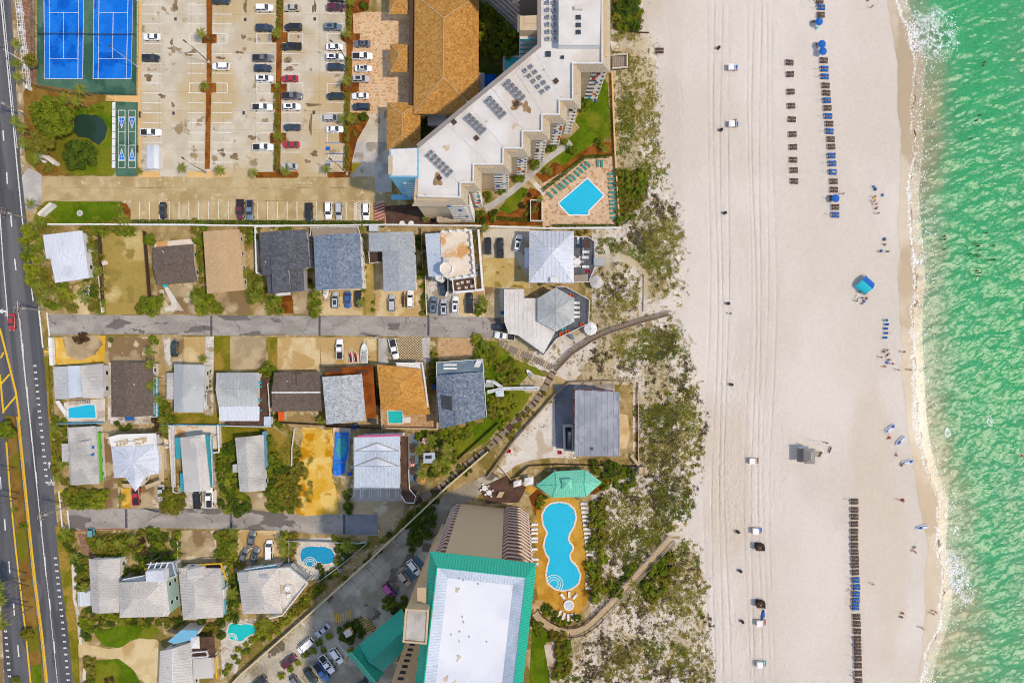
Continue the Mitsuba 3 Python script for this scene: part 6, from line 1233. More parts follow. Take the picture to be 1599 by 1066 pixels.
step_=obj('side_bay',ext(Polygon([P(690,817)[:2],P(700,817)[:2],P(700,836)[:2],P(690,836)[:2]]),0,49.5),'beige_wall',tower)
wing2=obj('corridor_wing',ext(Polygon([P(659,929)[:2],P(692,932)[:2],P(676,1080)[:2],P(644,1076)[:2]]),0,ZT),'beige_wall',tower)
for s in range(17):
 c=P(668.5,929.8)[:2]+[0,.06];k=obj('window',bx(1.2,.14,1.1,(c[0],c[1],2.7*s+3),-.09),'glass_dark',tower)
canopy=thing('entrance_canopy','teal ribbed entrance canopy with a cross gable below the tower','canopy')
z6,z8=5.6,7.6
a,b,c,d=P(627.3,949.9,z6),P(655,992,z6),P(597.4,1048,z6),P(560,1007,z6);m1,m2=mid(a,b),mid(d,c);m1,m2=np.array([*m1[:2],z8]),np.array([*m2[:2],z8])
f=[[a,m1,m2,d],[m1,b,c,m2]];rf=obj('main_roof',thick(f,.18),'teal_roof',canopy);obj('seam_rib',seams(f,.6,.07,.09),'teal_roof',rf,kind='stuff')
a,b,c,d=P(541.4,1019.4,z6+.1),P(561.5,1006,z6+.1),P(599,1051.5,z6+.1),P(579,1064.8,z6+.1);m1,m2=mid(a,b),mid(d,c);m1,m2=np.array([*m1[:2],z8+.1]),np.array([*m2[:2],z8+.1])
f=[[a,m1,m2,d],[m1,b,c,m2]];rf=obj('cross_roof',thick(f,.18),'teal_roof',canopy);obj('seam_rib',seams(f,.6,.07,.09),'teal_roof',rf,kind='stuff')
obj('ridge_cap',bar(np.array(m1)+[0,0,.05],np.array(m2)+[0,0,.05],.2,.1),'mint_roof',canopy)
for x,y in ((546,1019),(560,1010),(579,1060),(595,1050),(600,977),(625,1020)):obj('column',cyl(.3,5.6,P(x,y),12),'beige_wall',canopy)
# boardwalks
def boardwalk(label,pts,w,pl,m='wood_grey',z=.35,railm=None,gap=.25,name='boardwalk',every=1,alt=None):
 key=thing(name,label,'boardwalk');ls=LineString([tuple(P(x,y)[:2]) for x,y in pts]);n=int(ls.length/pl);rr=np.random.default_rng(len(label))
 if n>300:pl=ls.length/299;n=299
 zs=np.array([max(ground_z(*ls.interpolate(s).coords[0]),0) for s in np.linspace(0,ls.length,40)])
 zz= lambda s:float(np.interp(s,np.linspace(0,ls.length,40),np.maximum.accumulate(np.minimum(zs,2))*.0+zs))+z
 for i in range(n):
  s=(i+.5)*pl;p=ls.interpolate(s);q=ls.interpolate(min(s+.05,ls.length));q0=ls.interpolate(max(s-.05,0));ang=math.atan2(q.y-q0.y,q.x-q0.x)
  obj('plank',bx(pl*(1-gap),w*(.94+.1*rr.random()),.06,(p.x,p.y,zz(s)+.015*rr.random()),ang),m if alt is None or rr.random()>.45 else alt,key)
 for sd in (-1,1):
  off=ls.parallel_offset(w/2-.1,'left' if sd>0 else 'right',join_style=2);co=list(off.coords) if off.geom_type=='LineString' else []
  if not co: continue
  obj('stringer',cat([bar((*a,ground_z(*a)*.5+zz(0)*0+max(ground_z(*a),0)*.5+z-.12),(*b,max(ground_z(*b),0)+z-.12),.12,.18) for a,b in zip(co[:-1],co[1:])]),m,key)
  if railm:
   off=ls.parallel_offset(w/2,'left' if sd>0 else 'right',join_style=2);k=int(off.length/2.4)
   pp=[off.interpolate(i/k,True) for i in range(k+1)];P3=[np.array([p.x,p.y,max(ground_z(p.x,p.y),0)+z]) for p in pp]
   for a,b in zip(P3[:-1],P3[1:]):obj('handrail',cat([bar(a+[0,0,h_],b+[0,0,h_],.13,.1) for h_ in (.5,1.0)]),railm,key)
   for a in P3:obj('rail_post',bx(.13,.13,1.35,a-[0,0,.35]),railm,key)
 return key
boardwalk('long weathered boardwalk of loose planks between lawn and concrete court',[(647,785),(697,755),(725,727),(760,702),(783,679),(811,653),(836,628),(851,605),(861.5,585),(866,578)],1.7,.62,'wood_grey',.25,alt='wood_dark')
boardwalk('plank walk leading down from the white pickup to the junction',[(780,535),(801,546),(836,561),(864,575)],1.7,.62,'wood_grey',.25,alt='wood_pale')
boardwalk('railed boardwalk crossing the dune to the beach',[(866,577),(890.6,551),(920.5,531),(950,517),(1002,500),(1046,488.7)],1.25,.55,'wood',.35,'wood',alt='wood_grey')
boardwalk('curved railed boardwalk around the foot of the golden pool deck',[(836,955),(846,968),(866,981),(890,986),(910,982),(927,969),(936,959)],2.4,.5,'wood_pale',.4,'wood_dark',.12)
boardwalk('straight railed beach boardwalk southeast of the three-lobed pool',[(936,960),(1000,889),(1046,838)],2.3,.6,'wood_pale',.3,'wood_grey',.12)
k=thing('dune_lookout','small wooden lookout platform at the corner of a wire fence','platform')
obj('floor',ext(Polygon([P(995.5,726)[:2],P(1007,726)[:2],P(1007,738)[:2],P(995.5,738)[:2]]),1.7,1.9),'wood_pale',k);c=P(1001,732);g=[P(x,y) for x,y in ((996,727),(1006.5,727),(1006.5,737.5),(996,737.5))]
for a,b in zip(g,g[1:]+g[:1]):obj('railing',cat([bar(a+[0,0,h_],b+[0,0,h_],.12) for h_ in (2.4,2.9)]),'wood_pale',k);obj('post',bx(.16,.16,2.9,a),'wood_pale',k)
for i in range(8):obj('ramp_plank',bar(P(984+i*1.5,713+i*1.9,.9+i*.1),P(988+i*1.5,710.5+i*1.9,.9+i*.1),.5,.06),'wood_pale',k)
k=thing('beach_stair_deck','weathered deck with pale rails where the hotel meets the dune','deck')
obj('floor',ext(Polygon([P(954,91)[:2],P(978,90)[:2],P(978,110)[:2],P(954,112)[:2]]),1.2,1.4),'wood_dark',k)
for a,b in (((955,91),(977.5,90)),((977.5,90),(977.5,110)),((977.5,110),(954,112))):obj('railing',cat([bar(P(*a,0)+[0,0,h_],P(*b,0)+[0,0,h_],.18) for h_ in (1.9,2.4)]),'coping',k)
for i in range(7):obj('plank',bx(.5,3.2,.05,P(956.5+i*3.3,100.5,0)+[0,0,1.4]),'wood_grey',k)
# walls and fences
wall_line('pale boundary wall between the hotel drive and the upper house row',[(80,351.5),(125,351.5),(300,352.5),(400,354),(492,353.5),(602,352.5)],1.6,'concrete_plain',.3)
wall_line('white boundary wall between condominium and the eastern houses',[(602,352.5),(740,354),(850,358),(967,357)],1.8,'white_wall',.3)
wall_line('tan wall bounding the seaward side of the pool deck',[(955,115),(958,200),(960,245),(967,357)],1.0,'tan_curb',.3)
wall_line('long cream wall along the tower drive',[(362,1066),(380,1048),(480,960),(585,866),(700,757),(762,704)],1.7,'sand_wall',.35)
fence('white fence framing the pump yard by the pool deck',[(828,346),(828,314),(846,314),(846,346),(828,346)],1.6)
fence('white fence between the corner house and the dry lot',[(157.5,420),(163,488)],1.3)
fence('dark fence along the west side of the dry lot',[(158,364),(163,470)],1.6,'wood_dark');fence('dark fence along the east side of the dry lot',[(228,362),(238,488)],1.6,'wood_dark')
fence('white fence behind the dark shingled house',[(448,354.5),(402,355),(404,427),(410,428)],1.8,'white_paint',.2)
fence('grey fence below the ribbed house and its back deck',[(255,662),(354,663),(420,664)],1.7,'blue_wall');fence('white curved fence beside the brown back deck',[(420,598),(422,640),(425,664)],1.8,'white_paint',.2)
fence('white fence around the cream terrace',[(344,662),(346,704),(330,706)],1.7,'white_paint',.2)
fence('dark fence behind the brown house with the white ridge',[(440,659),(495,662),(560,663)],1.7,'wood_dark');fence('dark fence behind the rust-roofed house',[(510,665),(596,668)],1.7,'wood_dark')
fence('bent white rail fence in the scrub of the olive yard',[(461,668),(457,700),(456,735),(460,742)],.9,'white_wall',.08)
fence('grey fence along the south lane behind the rounded pool',[(456,842),(500,843),(560,846),(574,844)],1.6,'grey_wall');fence('slanting grey fence between rounded pool and sandy path',[(574,846),(540,875),(500,905)],1.5,'grey_wall');fence('grey fence west of the rounded pool',[(453,840),(453,882)],1.5,'grey_wall')
fence('white picket fence beside the tan drive of the southern row',[(280,830),(281,878)],1.2)
fence('striped white fence along the yellow yard',[(83.5,527),(86,570)],1.5,'white_paint',.5)
fence('wire-topped grey fence north of the mint pavilion',[(800,748),(826,726),(870,724),(996,727)],1.4,'wood_dark',.05,cap=False);fence('low timber fence along the dune side of the ribbed block',[(962,595),(996,596),(996,727)],.7,'wood_pale',.1)
fence('dark timber fence bending along the dune lawn',[(958,358),(978,348),(990,338)],.9,'wood_dark',.06)
fence('dark fence at the edge of the green lawn by the boardwalk',[(690,698),(716,716),(745,690),(778,660)],1.2,'wood_dark',.06)
fence('brown sand fence along the dune path',[(1004,430),(1003,486)],.35,'wood',.05);fence('dark sand fence across the northern dune',[(957,40),(985,52),(1012,53)],.6,'wood_dark',.08)
fence('grey fence dividing turret house and pale L-shaped house',[(659,357),(661,420)],1.6,'wood_grey',.08);fence('pale fence between the two grey forecourts',[(665,432),(667,492)],1.4,'white_wall')
fence('tan rail fence along the pump corner of the tower',[(776,722),(798,748),(812,742)],1.1,'wood_pale',.08)
# vehicles
def loft(st,top=True):
 """hull from stations (x, half width, z low, z high, shoulder inset)"""
 V,F=[],[]
 for x,w,zl,zh,ins in st:
  zm=zl+(zh-zl)*.55
  V+=[(x,-w*.92,zl),(x,-w,zm),(x,-w+ins,zh),(x,0,zh+.03),(x,w-ins,zh),(x,w,zm),(x,w*.92,zl)]
 n=7
 for i in range(len(st)-1):
  for j in range(n):
   a,b=i*n+j,i*n+(j+1)%n;c,d=b+n,a+n;F+=[(a,d,c),(a,c,b)]
 for o,fl in ((0,0),((len(st)-1)*n,1)):
  for j in range(1,n-1):F.append((o,o+j,o+j+1) if not fl else (o,o+j+1,o+j))
 m=M(V,F);trimesh.repair.fix_normals(m); return m
def plate(q,t=.03):
 q=np.asarray(q,float);nn=np.cross(q[1]-q[0],q[3]-q[0]);nn/=np.linalg.norm(nn)
 if nn[2]<0:nn=-nn
 V=np.vstack([q,q-nn*t]);F=[(0,1,2),(0,2,3),(4,6,5),(4,7,6)]+[f for i in range(4) for f in ((i,4+i,4+(i+1)%4),(i,4+(i+1)%4,(i+1)%4))]
 m=M(V,F);trimesh.repair.fix_normals(m); return m
CARS={'sedan':(4.75,1.84,.95,-1.72,1.05,-1.0,.22,1.44,.80,.60),'hatch':(4.2,1.78,.98,-2.0,1.05,-1.6,.25,1.50,.80,.62),'suv':(4.85,1.94,1.08,-2.3,1.15,-2.0,.38,1.74,.86,.68),'van':(5.3,2.0,1.15,-2.55,1.75,-2.45,1.0,1.98,.92,.80),'pickup':(5.75,2.0,1.08,-.75,1.35,-.55,.55,1.84,.88,.70)}
def car_group(key,kind,paint,roof=None,sunroof=False,bed='black_plastic'):
 L,Wd,zd,b0,b1,t0,t1,zr,hb,ht=CARS[kind];h=Wd/2;e=L/2;roof=roof or paint
 zb=.82 if kind=='pickup' else zd
 st=[(-e,h*.80,.42,zd-.16,.06),(-e+.15,h*.94,.34,zd-.04,.10),(-e+.9,h,.28,zd,.12),(b0,h,.26,zd,.12),(b1,h,.26,zd,.12),(e-.75,h*.97,.28,zd-.10,.14),(e-.18,h*.86,.34,zd-.22,.14),(e,h*.66,.42,zd-.36,.10)]
 g={}
 if kind=='pickup':
  st=[(-e,h*.93,.45,.80,.03),(-e+.1,h*.97,.40,.80,.03),(-.8,h,.30,.80,.03),(-.79,h,.28,zd,.10),(b1,h,.26,zd,.12),(e-.7,h*.97,.28,zd-.06,.14),(e-.15,h*.88,.34,zd-.18,.14),(e,h*.72,.42,zd-.34,.10)]
 g['body']=mikit.ply(loft(st),'m_'+paint,40)
 B= lambda x,s,z=zd:(x,s*hb,z+.01);Tp= lambda x,s:(x,s*ht,zr)
 g['windscreen']=mikit.ply(plate([B(b1,-1),B(b1,1),Tp(t1,1),Tp(t1,-1)]),'m_glass_dark');g['rear_window']=mikit.ply(plate([B(b0,1),B(b0,-1),Tp(t0,-1),Tp(t0,1)]),'m_glass_dark')
 for i,s in enumerate((-1,1)):g['side_window'+('_001' if i else '')]=mikit.ply(plate([B(b0,s),B(b1,s),Tp(t1,s),Tp(t0,s)]),'m_glass_dark')
 g['roof']=mikit.ply(cat([plate([(t0-.03,-ht-.03,zr),(t1+.03,-ht-.03,zr),(t1+.03,ht+.03,zr),(t0-.03,ht+.03,zr)],.06)]+[bar((x0,s*(hb+.01),zd),(x1,s*(ht+.01),zr),.09) for s in (-1,1) for x0,x1 in ((b0,t0),(b1,t1),((b0+b1)/2,(t0+t1)/2))]),'m_'+roof)
 if sunroof:g['sunroof']=mikit.ply(bx(.9 if kind!='suv' else 1.3,ht*1.3,.02,((t0+t1)/2+.1,0,zr+.005)),'m_glass_dark')
 if kind=='pickup':
  g['bed_floor']=mikit.ply(bx(e-.95,Wd*.82,.03,((-e-.8)/2+.02,0,.84)),'m_'+bed)
  for i,q in enumerate((bx(e-.8,.1,.34,((-e-.8)/2,h*.92,.8)),bx(e-.8,.1,.34,((-e-.8)/2,-h*.92,.8)),bx(.1,Wd*.88,.34,(-e+.05,0,.8)))):g['bed_side'+(f'_{i:03d}' if i else '')]=mikit.ply(q,'m_'+paint)
 for i,(x,s) in enumerate(((e-.95,1),(e-.95,-1),(-e+.95,1),(-e+.95,-1))):g['wheel'+(f'_{i:03d}' if i else '')]=mikit.ply(tube([(x,s*(h-.22),.33),(x,s*(h-.01),.33)],.33,12),'m_rubber')
 for i,s in enumerate((-1,1)):
  k='_001' if i else ''
  g['headlight'+k]=mikit.ply(bx(.22,.34,.14,(e-.16,s*h*.62,zd-.38)),'m_lamp_glass');g['tail_light'+k]=mikit.ply(bx(.1,.3,.16,(-e+.06,s*h*.66,zd-.3)),'m_red_cloth');g['mirror'+k]=mikit.ply(bx(.16,.22,.13,(b1-.35,s*(h+.07),zd+.03)),'m_'+paint)
 group(key,**g)
PAINTS={'white':(.78,.78,.77),'silver':(.42,.43,.44),'grey':(.13,.135,.145),'black':(.012,.012,.014),'navy':(.018,.045,.12),'darkblue':(.02,.035,.06),'red':(.36,.015,.02),'maroon':(.09,.012,.025),'beige':(.42,.36,.27),'green':(.012,.03,.028),'bluegrey':(.12,.17,.22),'blue':(.02,.09,.30),'purple':(.12,.015,.06),'pinkroof':(.45,.05,.26),'teal':(.10,.28,.32)}
for n_,c in PAINTS.items():plain('paint_'+n_,c,.28,.6,clearcoat=1.0,clearcoat_gloss=.95)
CG={}
TYPE={'sedan':'sedan','hatch':'hatchback','suv':'off-road car','van':'van','pickup':'pickup truck'}
LOOK={'darkblue':'dark blue','bluegrey':'blue-grey','green':'dark green-black','grey':'dark grey','purple':'purple'}
def car(px,py,ang,kind,colour,label,grp=None,sun=False,roof=None,z=.03,name='parked_car',catg=None):
 k=f'{kind}_{colour}_{int(sun)}_{roof}'
 if k not in CG:car_group(k,kind,'paint_'+colour,'paint_'+roof if roof else None,sun);CG[k]=1
 c=P(px,py,.7);nm={'pickup':'pickup_truck','van':'van'}.get(kind,name)
 return inst(nm,k,c[0],c[1],z,math.radians(ang),1.0,label,catg or {'pickup':'pickup truck','van':'van'}.get(kind,'car'),grp)
E_,W_,N_,S_=0,180,90,270
cols={'in the column beside the tennis courts':[(237,58,W_,'sedan','white',0),(236,91,E_,'suv','black',0),(236,207,E_,'pickup','white',0)],'left of the westernmost mulch strip':[(346,1.5,E_,'suv','darkblue',0)],'right of the westernmost mulch strip':[(345,104,W_,'suv','white',0)],'left of the middle mulch strip':[(413,13,E_,'suv','white',0),(413,44,E_,'suv','darkblue',0),(411,91,E_,'pickup','grey',0),(411,107,E_,'suv','darkblue',0),(413.5,123,E_,'suv','white',1),(410,167.5,E_,'pickup','white',0),(411,230,E_,'pickup','white',0)],'right of the middle mulch strip':[(455.5,12.5,W_,'sedan','beige',0),(458,43,W_,'suv','black',0),(455,73,W_,'pickup','black',0),(452.5,123,W_,'sedan','red',0),(456.5,150,E_,'pickup','grey',0),(456,167,E_,'suv','white',1),(456,199,W_,'sedan','darkblue',0),(454.5,226,W_,'sedan','red',0),(452,260,W_,'sedan','silver',0)],'left of the eastern mulch strip':[(526,-2,E_,'sedan','black',0),(524,12,E_,'suv','maroon',0),(520,42.5,E_,'suv','bluegrey',1),(522.5,73.5,E_,'sedan','white',0),(523,89.5,E_,'suv','white',1),(525,105,E_,'suv','darkblue',0),(524,150.5,W_,'suv','green',0),(519,184.5,E_,'suv','silver',0),(523,202,E_,'sedan','white',0)],'on the paver court':[(565,68.5,W_,'sedan','grey',1),(566,88,E_,'pickup','white',0),(567.5,107,E_,'sedan','white',1),(564,123.5,E_,'suv','silver',1),(562.5,150,W_,'sedan','white',0),(564,167,W_,'suv','darkblue',0)],'in the bays along the hotel drive':[(254.5,329,S_,'sedan','black',0),(375.5,327.5,S_,'pickup','maroon',0),(390.5,328.5,S_,'pickup','bluegrey',0),(483,333,S_,'pickup','black',0),(513,329,S_,'suv','white',0),(529.5,330,S_,'suv','silver',0),(572,330.5,S_,'suv','white',0)]}
for where,lst in cols.items():
 for i,(x,y,a,kd,co,sn) in enumerate(lst):
  w=f'{LOOK.get(co, co)} {TYPE[kd]}';same=[j for j,q in enumerate(lst) if (q[3],q[4])==(kd,co)]
  vert='drive' not in where;o='' if len(same)==1 else f", {order(same.index(i), len(same), vert)} such"
  car(x,y,a,kd,co,f'{w} parked {where}{o}','cars of the hotel car park',bool(sn))
for x,y,a,kd,co,sn,t in ((524,468.5,N_,'suv','silver',1,'silver off-road car leftmost below the blue shingled house'),(543,468,S_,'sedan','blue',0,'bright blue car between silver and black cars below the blue shingled house'),(559,467,S_,'sedan','black',0,'black car under a palm below the blue shingled house'),(612.5,473,N_,'suv','silver',0,'silver-grey car below the pale L-shaped house'),(641,467,N_,'suv','white',0,'white car at the east corner of the pale L-shaped house'),(691.5,448,100,'suv','darkblue',0,'dark car curled round by the thin white wall of the turret house'),(677,476,85,'suv','bluegrey',1,'blue-grey car leftmost of the row below the turret house'),(693,480,N_,'suv','silver',1,'silver car second in the row below the turret house'),(711,476,88,'suv','white',1,'white car third in the row below the turret house'),(733,473,N_,'pickup','black',0,'black pickup at the east end of the row below the turret house'),(762,384,N_,'suv','black',0,'leftmost black car in the court of the pyramid-roofed house'),(781,387,N_,'pickup','black',0,'black pickup in the court of the pyramid-roofed house'),(809,379.5,80,'suv','white',1,'white car nearest the pyramid-roofed house'),(783,510.5,E_,'suv','black',1,'black car at the east end of the northern lane'),(788,524.5,172,'pickup','white',0,'white pickup with a loaded bed at the lane end'),(134,459,75,'sedan','silver',0,'silver car half hidden by palms beside the corner house'),(272.5,544,N_,'sedan','green',0,'dark green car in the bay of the grey gabled house'),(530.5,545,N_,'pickup','white',0,'white pickup in the yard with jet skis'),(615.5,545,283,'pickup','white',0,'white pickup on the lattice pavers'),(213,772,N_,'pickup','red',0,'red pickup below the star-roofed house'),(251.5,769,S_,'sedan','silver',0,'silver car in the forecourt of the star-roofed house'),(308.5,777.5,N_,'pickup','black',0,'black pickup with a loaded bed below the long white house'),(327,776,N_,'pickup','white',0,'white pickup beside the black one below the long white house'),(393,841,78,'sedan','grey',0,'dark grey car closest to the southern lane in the three-car forecourt'),(380.5,867,66,'sedan','grey',0,'dark grey car leftmost in the forecourt with a white van'),(398,866.5,70,'sedan','grey',1,'dark grey car between its twin and the white van'),(421,857.5,N_,'van','white',0,'white van in the tan forecourt'),(143,836,S_,'hatch','teal',0,'small teal car in the red paved court'),(503.7,983.7,221,'sedan','silver',0,'silver-blue car nearest the round island of the tower drive'),(477.6,1006.9,221,'van','white',0,'white van parked along the tower drive'),(451.5,1031.5,41,'suv','maroon',0,'maroon car parked along the tower drive'),(405,1065,41,'suv','black',0,'dark car cut by the bottom edge on the tower drive'),(646.5,885.5,308,'suv','white',0,'white car nearest the tower wall in the blue bays'),(631,902.5,308,'suv','beige',0,'cream car beside a hatched blue bay'),(608,921.8,308,'suv','purple',0,'purple car with a pink roof in the blue bays'),(526,1023,305,'suv','white',0,'white car closest to the teal canopy in the lower lot'),(510.5,1036,305,'pickup','white',0,'white pickup with a black bed in the lower lot'),(502.5,1048.5,305,'pickup','blue',0,'deep blue pickup in the lower lot'),(486,1055,305,'suv','green',0,'dark green-black car in the lower lot'),(463,1066,305,'suv','grey',0,'dark grey car at the bottom edge of the lower lot'),(566,1067,221,'sedan','darkblue',0,'dark car at the bottom edge right of the teal canopy'),(18.5,503,S_,'sedan','red',0,'red car driving on the highway beside the turn arrow')):
 car(x,y,a,kd,co,t,None,bool(sn),'pinkroof' if co=='purple' else None)
def boat(px,py,ang,L,Wd,label,hull='white_paint',deckm='white_paint',name='boat',z=.6,catg='boat',z0=None):
 k=thing(name,label,catg);c=P(px,py,z);R=rot2(math.radians(ang));zz=ground_z(c[0],c[1]) if z0 is None else z0
 def tr(m):v=np.array(m.vertices);v[:,:2]=v[:,:2]@R.T+c[:2];v[:,2]+=zz; return M(v,m.faces)
 h=Wd/2;e=L/2
 obj('hull',tr(loft([(-e,h*.9,z*.5,z+.35,.05),(-e*.4,h,z*.4,z+.4,.05),(e*.3,h*.95,z*.4,z+.45,.05),(e*.75,h*.55,z*.6,z+.55,.04),(e,h*.06,z,z+.62,.01)])),hull,k)
 obj('cockpit',tr(ext(Polygon([(-e*.9,-h*.7),(e*.3,-h*.7),(e*.6,0),(e*.3,h*.7),(-e*.9,h*.7)]),z+.40,z+.47)),deckm,k)
 obj('seat',tr(bx(L*.18,Wd*.6,.3,(-e*.45,0,z+.44))),'grey_wall',k);obj('console',tr(bx(.5,.5,.6,(0,0,z+.44))),'grey_wall',k)
 if z0 is None:obj('trailer',tr(cat([bx(L*1.15,.1,.1,(.3,y,.35)) for y in (-h*.5,h*.5)]+[bx(.1,Wd*.9,.1,(x,0,.33)) for x in (-e*.6,e*.2)])),'steel',k);[obj('wheel',tr(tube([(-e*.4,s*h*.95,.3),(-e*.4,s*(h*.95+.2),.3)],.3,10)),'rubber',k) for s in (-1,1)]
 return k
boat(569,551,90,5.6,2.2,'white boat on a trailer in the yard with jet skis',deckm='metal_grey');boat(827.5,583,130,3.0,1.2,'small white rowing boat on the bare sand patch',deckm='wood_pale',z=.25,z0=.1)
boat(509,458,268,3.4,1.6,'white boat bow under the blue shingled house',z=.4)
def jetski(px,py,ang,label,c1='white_paint',c2='canvas_blue',L=3.3,grp=None,z0=None):
 k=thing('jet_ski',label,'jet ski',grp);c=P(px,py,.5);R=rot2(math.radians(ang));zz=ground_z(c[0],c[1]) if z0 is None else z0;e=L/2;h=.6
 def tr(m):v=np.array(m.vertices);v[:,:2]=v[:,:2]@R.T+c[:2];v[:,2]+=zz; return M(v,m.faces)
 obj('hull',tr(loft([(-e,h*.85,.12,.50,.05),(-e*.5,h,.06,.52,.05),(e*.35,h*.95,.06,.58,.06),(e*.75,h*.6,.14,.62,.05),(e,h*.1,.35,.60,.01)])),c1,k)
 obj('deck',tr(loft([(-e*.92,h*.6,.5,.58,.04),(0,h*.62,.5,.66,.06),(e*.4,h*.62,.5,.82,.12),(e*.8,h*.3,.5,.70,.06)])),c2,k)
 obj('seat',tr(loft([(-e*.75,.22,.58,.82,.05),(-.1,.24,.6,.92,.06),(.25,.2,.62,.86,.06)])),'white_paint' if c2=='canvas_blue' else 'black_plastic',k);obj('handlebar',tr(cat([bar((.45,-.4,1.0),(.45,.4,1.0),.07),bar((.6,0,.75),(.45,0,1.0),.12)])),'black_plastic',k)
 return k
for x,y,a,t in ((547.5,557,95,'left red and white jet ski in the yard with a boat'),(555.5,557,98,'right red and white jet ski in the yard with a boat')):jetski(x,y,a,t,'white_paint','red_cloth',z0=.05)
for i,(x,y,a,t) in enumerate(((1390.5,668,40,'blue and white jet ski farthest from the water in the beach line of four'),(1406,688,222,'second blue and white jet ski from the top on the beach'),(1418,721,18,'third blue and white jet ski beside the foam'),(1440,823,190,'lone blue and white jet ski lowest on the beach'))):jetski(x,y,a,t,'white_paint','canvas_blue',3.4,'jet skis on the beach')
k=thing('motorcycle','dark motorcycle parked between two cars below the pale L-shaped house','motorcycle');c=P(630,468)
for s in (-1,1):obj('wheel',tube([c+[-.06,s*1.9,.33],c+[.06,s*1.9,.33]],.33,12),'rubber',k)
obj('frame',cat([bar(c+[0,-1.9,.4],c+[0,1.9,.45],.35,.25)]),'metal_dark',k);obj('tank',bx(.45,.9,.35,c+[0,.4,.6]),'black_plastic',k);obj('seat',bx(.4,1.2,.18,c+[0,-.7,.62]),'rubber',k);obj('handlebar',bar(c+[-.45,1.2,1.05],c+[.45,1.2,1.05],.06),'steel',k)
# street furniture
def light_pole(px,py,label,h=10,dx=-6,m='metal_pole',arm=2.2,grp=None,ang=2.5):
 k=thing('street_lamp',label,'street lamp',grp);c=P(px,py);a=np.array([math.cos(ang),math.sin(ang),0])
 obj('base',cyl(.35,.7,c,10),'concrete_plain',k);obj('pole',tube([c,c+[0,0,h]],[.14,.09],8),m,k);obj('arm',bar(c+[0,0,h-.1],c+a*arm+[0,0,h+.1],.09),m,k);obj('lamp_head',bx(.9,.4,.18,c+a*(arm+.3)+[0,0,h+.02],ang),'metal_dark',k)
G_='lamp posts of the car park'
for x,y,t in ((216,105,'lamp post at the edge of the tennis courts'),(326.5,97.5,'lamp post in the northern part of the westernmost mulch strip'),(324,270.5,'lamp post at the foot of the westernmost mulch strip'),(543,97.5,'lamp post beside the paver court'),(542,272,'lamp post near the yellow hatching'),(216,2,'lamp post at the top edge beside the tennis courts')):light_pole(x,y,t,10,grp=G_,m='metal_dark' if x!=216 else 'metal_pole')
light_pole(53,105,'white lamp post leaning over the highway verge palms',10.4,m='white_paint',arm=1.2)
def utility_pole(px,py,label,h=12,ang=0.0,arms=2):
 k=thing('utility_pole',label,'utility pole','utility poles along the highway');c=P(px,py);a=np.array([math.cos(ang),math.sin(ang),0])
 obj('pole',tube([c,c+[0,0,h]],[.2,.13],8),'wood_grey',k)
 for i in range(arms):
  z=h-.4-i*1.2;obj('crossarm',bar(c-a*1.3+[0,0,z],c+a*1.3+[0,0,z],.14),'wood_dark',k)
  for s in (-1.1,-.4,.4,1.1):obj('insulator',cyl(.07,.25,c+a*s+[0,0,z+.07],6),'coping',k)
 obj('transformer',cyl(.3,.8,c+[.35,0,h-3.2],10),'metal_pole',k)
utility_pole(39,340,'utility pole by the lawn strip with the manhole',9,1.4);utility_pole(72,484,'utility pole at the mouth of the northern lane',12,1.3);utility_pole(111,788,'utility pole at the mouth of the southern lane',13.5,1.3,3);utility_pole(42,180,'utility pole between highway and the largest tree',12,1.4);utility_pole(594,527,'utility pole on the northern lane opposite the L-shaped house',9,.3,1);utility_pole(255,800,'utility pole beside the clump at the southern lane',9,.3,1)
k=thing('lattice_rail','white lattice rail with square posts beside the brick walk','railing')
q=[P(x,y) for x,y in ((33,-4),(37,22),(39,50),(43,80),(46,108),(49,140))]
for a,b in zip(q[:-1],q[1:]):
 obj('panel',cat([bar(a+[0,0,z],b+[0,0,z],.1) for z in (.15,1.1,1.7)]+[bar(a+(b-a)*t+[0,0,.1],a+(b-a)*t+[0,0,1.75],.07) for t in np.linspace(.05,.95,9)]+[bar(a+[-.7,0,1.75],b+[-.7,0,1.75],.12),bar(a+[.7,0,1.75],b+[.7,0,1.75],.12)]+[bar(a+(b-a)*t+[-.9,0,1.8],a+(b-a)*t+[.9,0,1.8],.08) for t in np.linspace(.1,.9,5)]),'white_paint',k)
for a in q:obj('post',bx(.5,.9,2.1,a),'white_paint',k)
k=thing('chain_link_fence','dark green chain-link fence enclosing the tennis courts','fence')
q=[P(x,y) for x,y in ((60,-15),(59,40),(60,90),(62,138),(110,147),(165,148),(214.5,149),(216,90),(217,40),(217.5,-15))]
for a,b in zip(q[:-1],q[1:]):
 n=max(2,int(np.linalg.norm(b-a)/.5));obj('mesh_panel',cat([bar(a+[0,0,z],b+[0,0,z],.05) for z in (.1,1.5,3.0)]+[bar(a+(b-a)*i/n+[0,0,.1],a+(b-a)*i/n+[0,0,3],.03) for i in range(n)]),'court_green',k)
for a in q:obj('post',cyl(.06,3.2,a,6),'metal_dark',k)
k=thing('shuffleboard_bench','long white slatted bench along the shuffleboard court','bench')
for i in range(9):obj('slat',bx(.9,1.9,.08,P(179.3-i*.05,166+i*11.5)+[0,0,.45]),'white_paint',k);obj('leg',bx(.7,.1,.45,P(179.3-i*.05,161+i*11.5)),'white_paint',k)
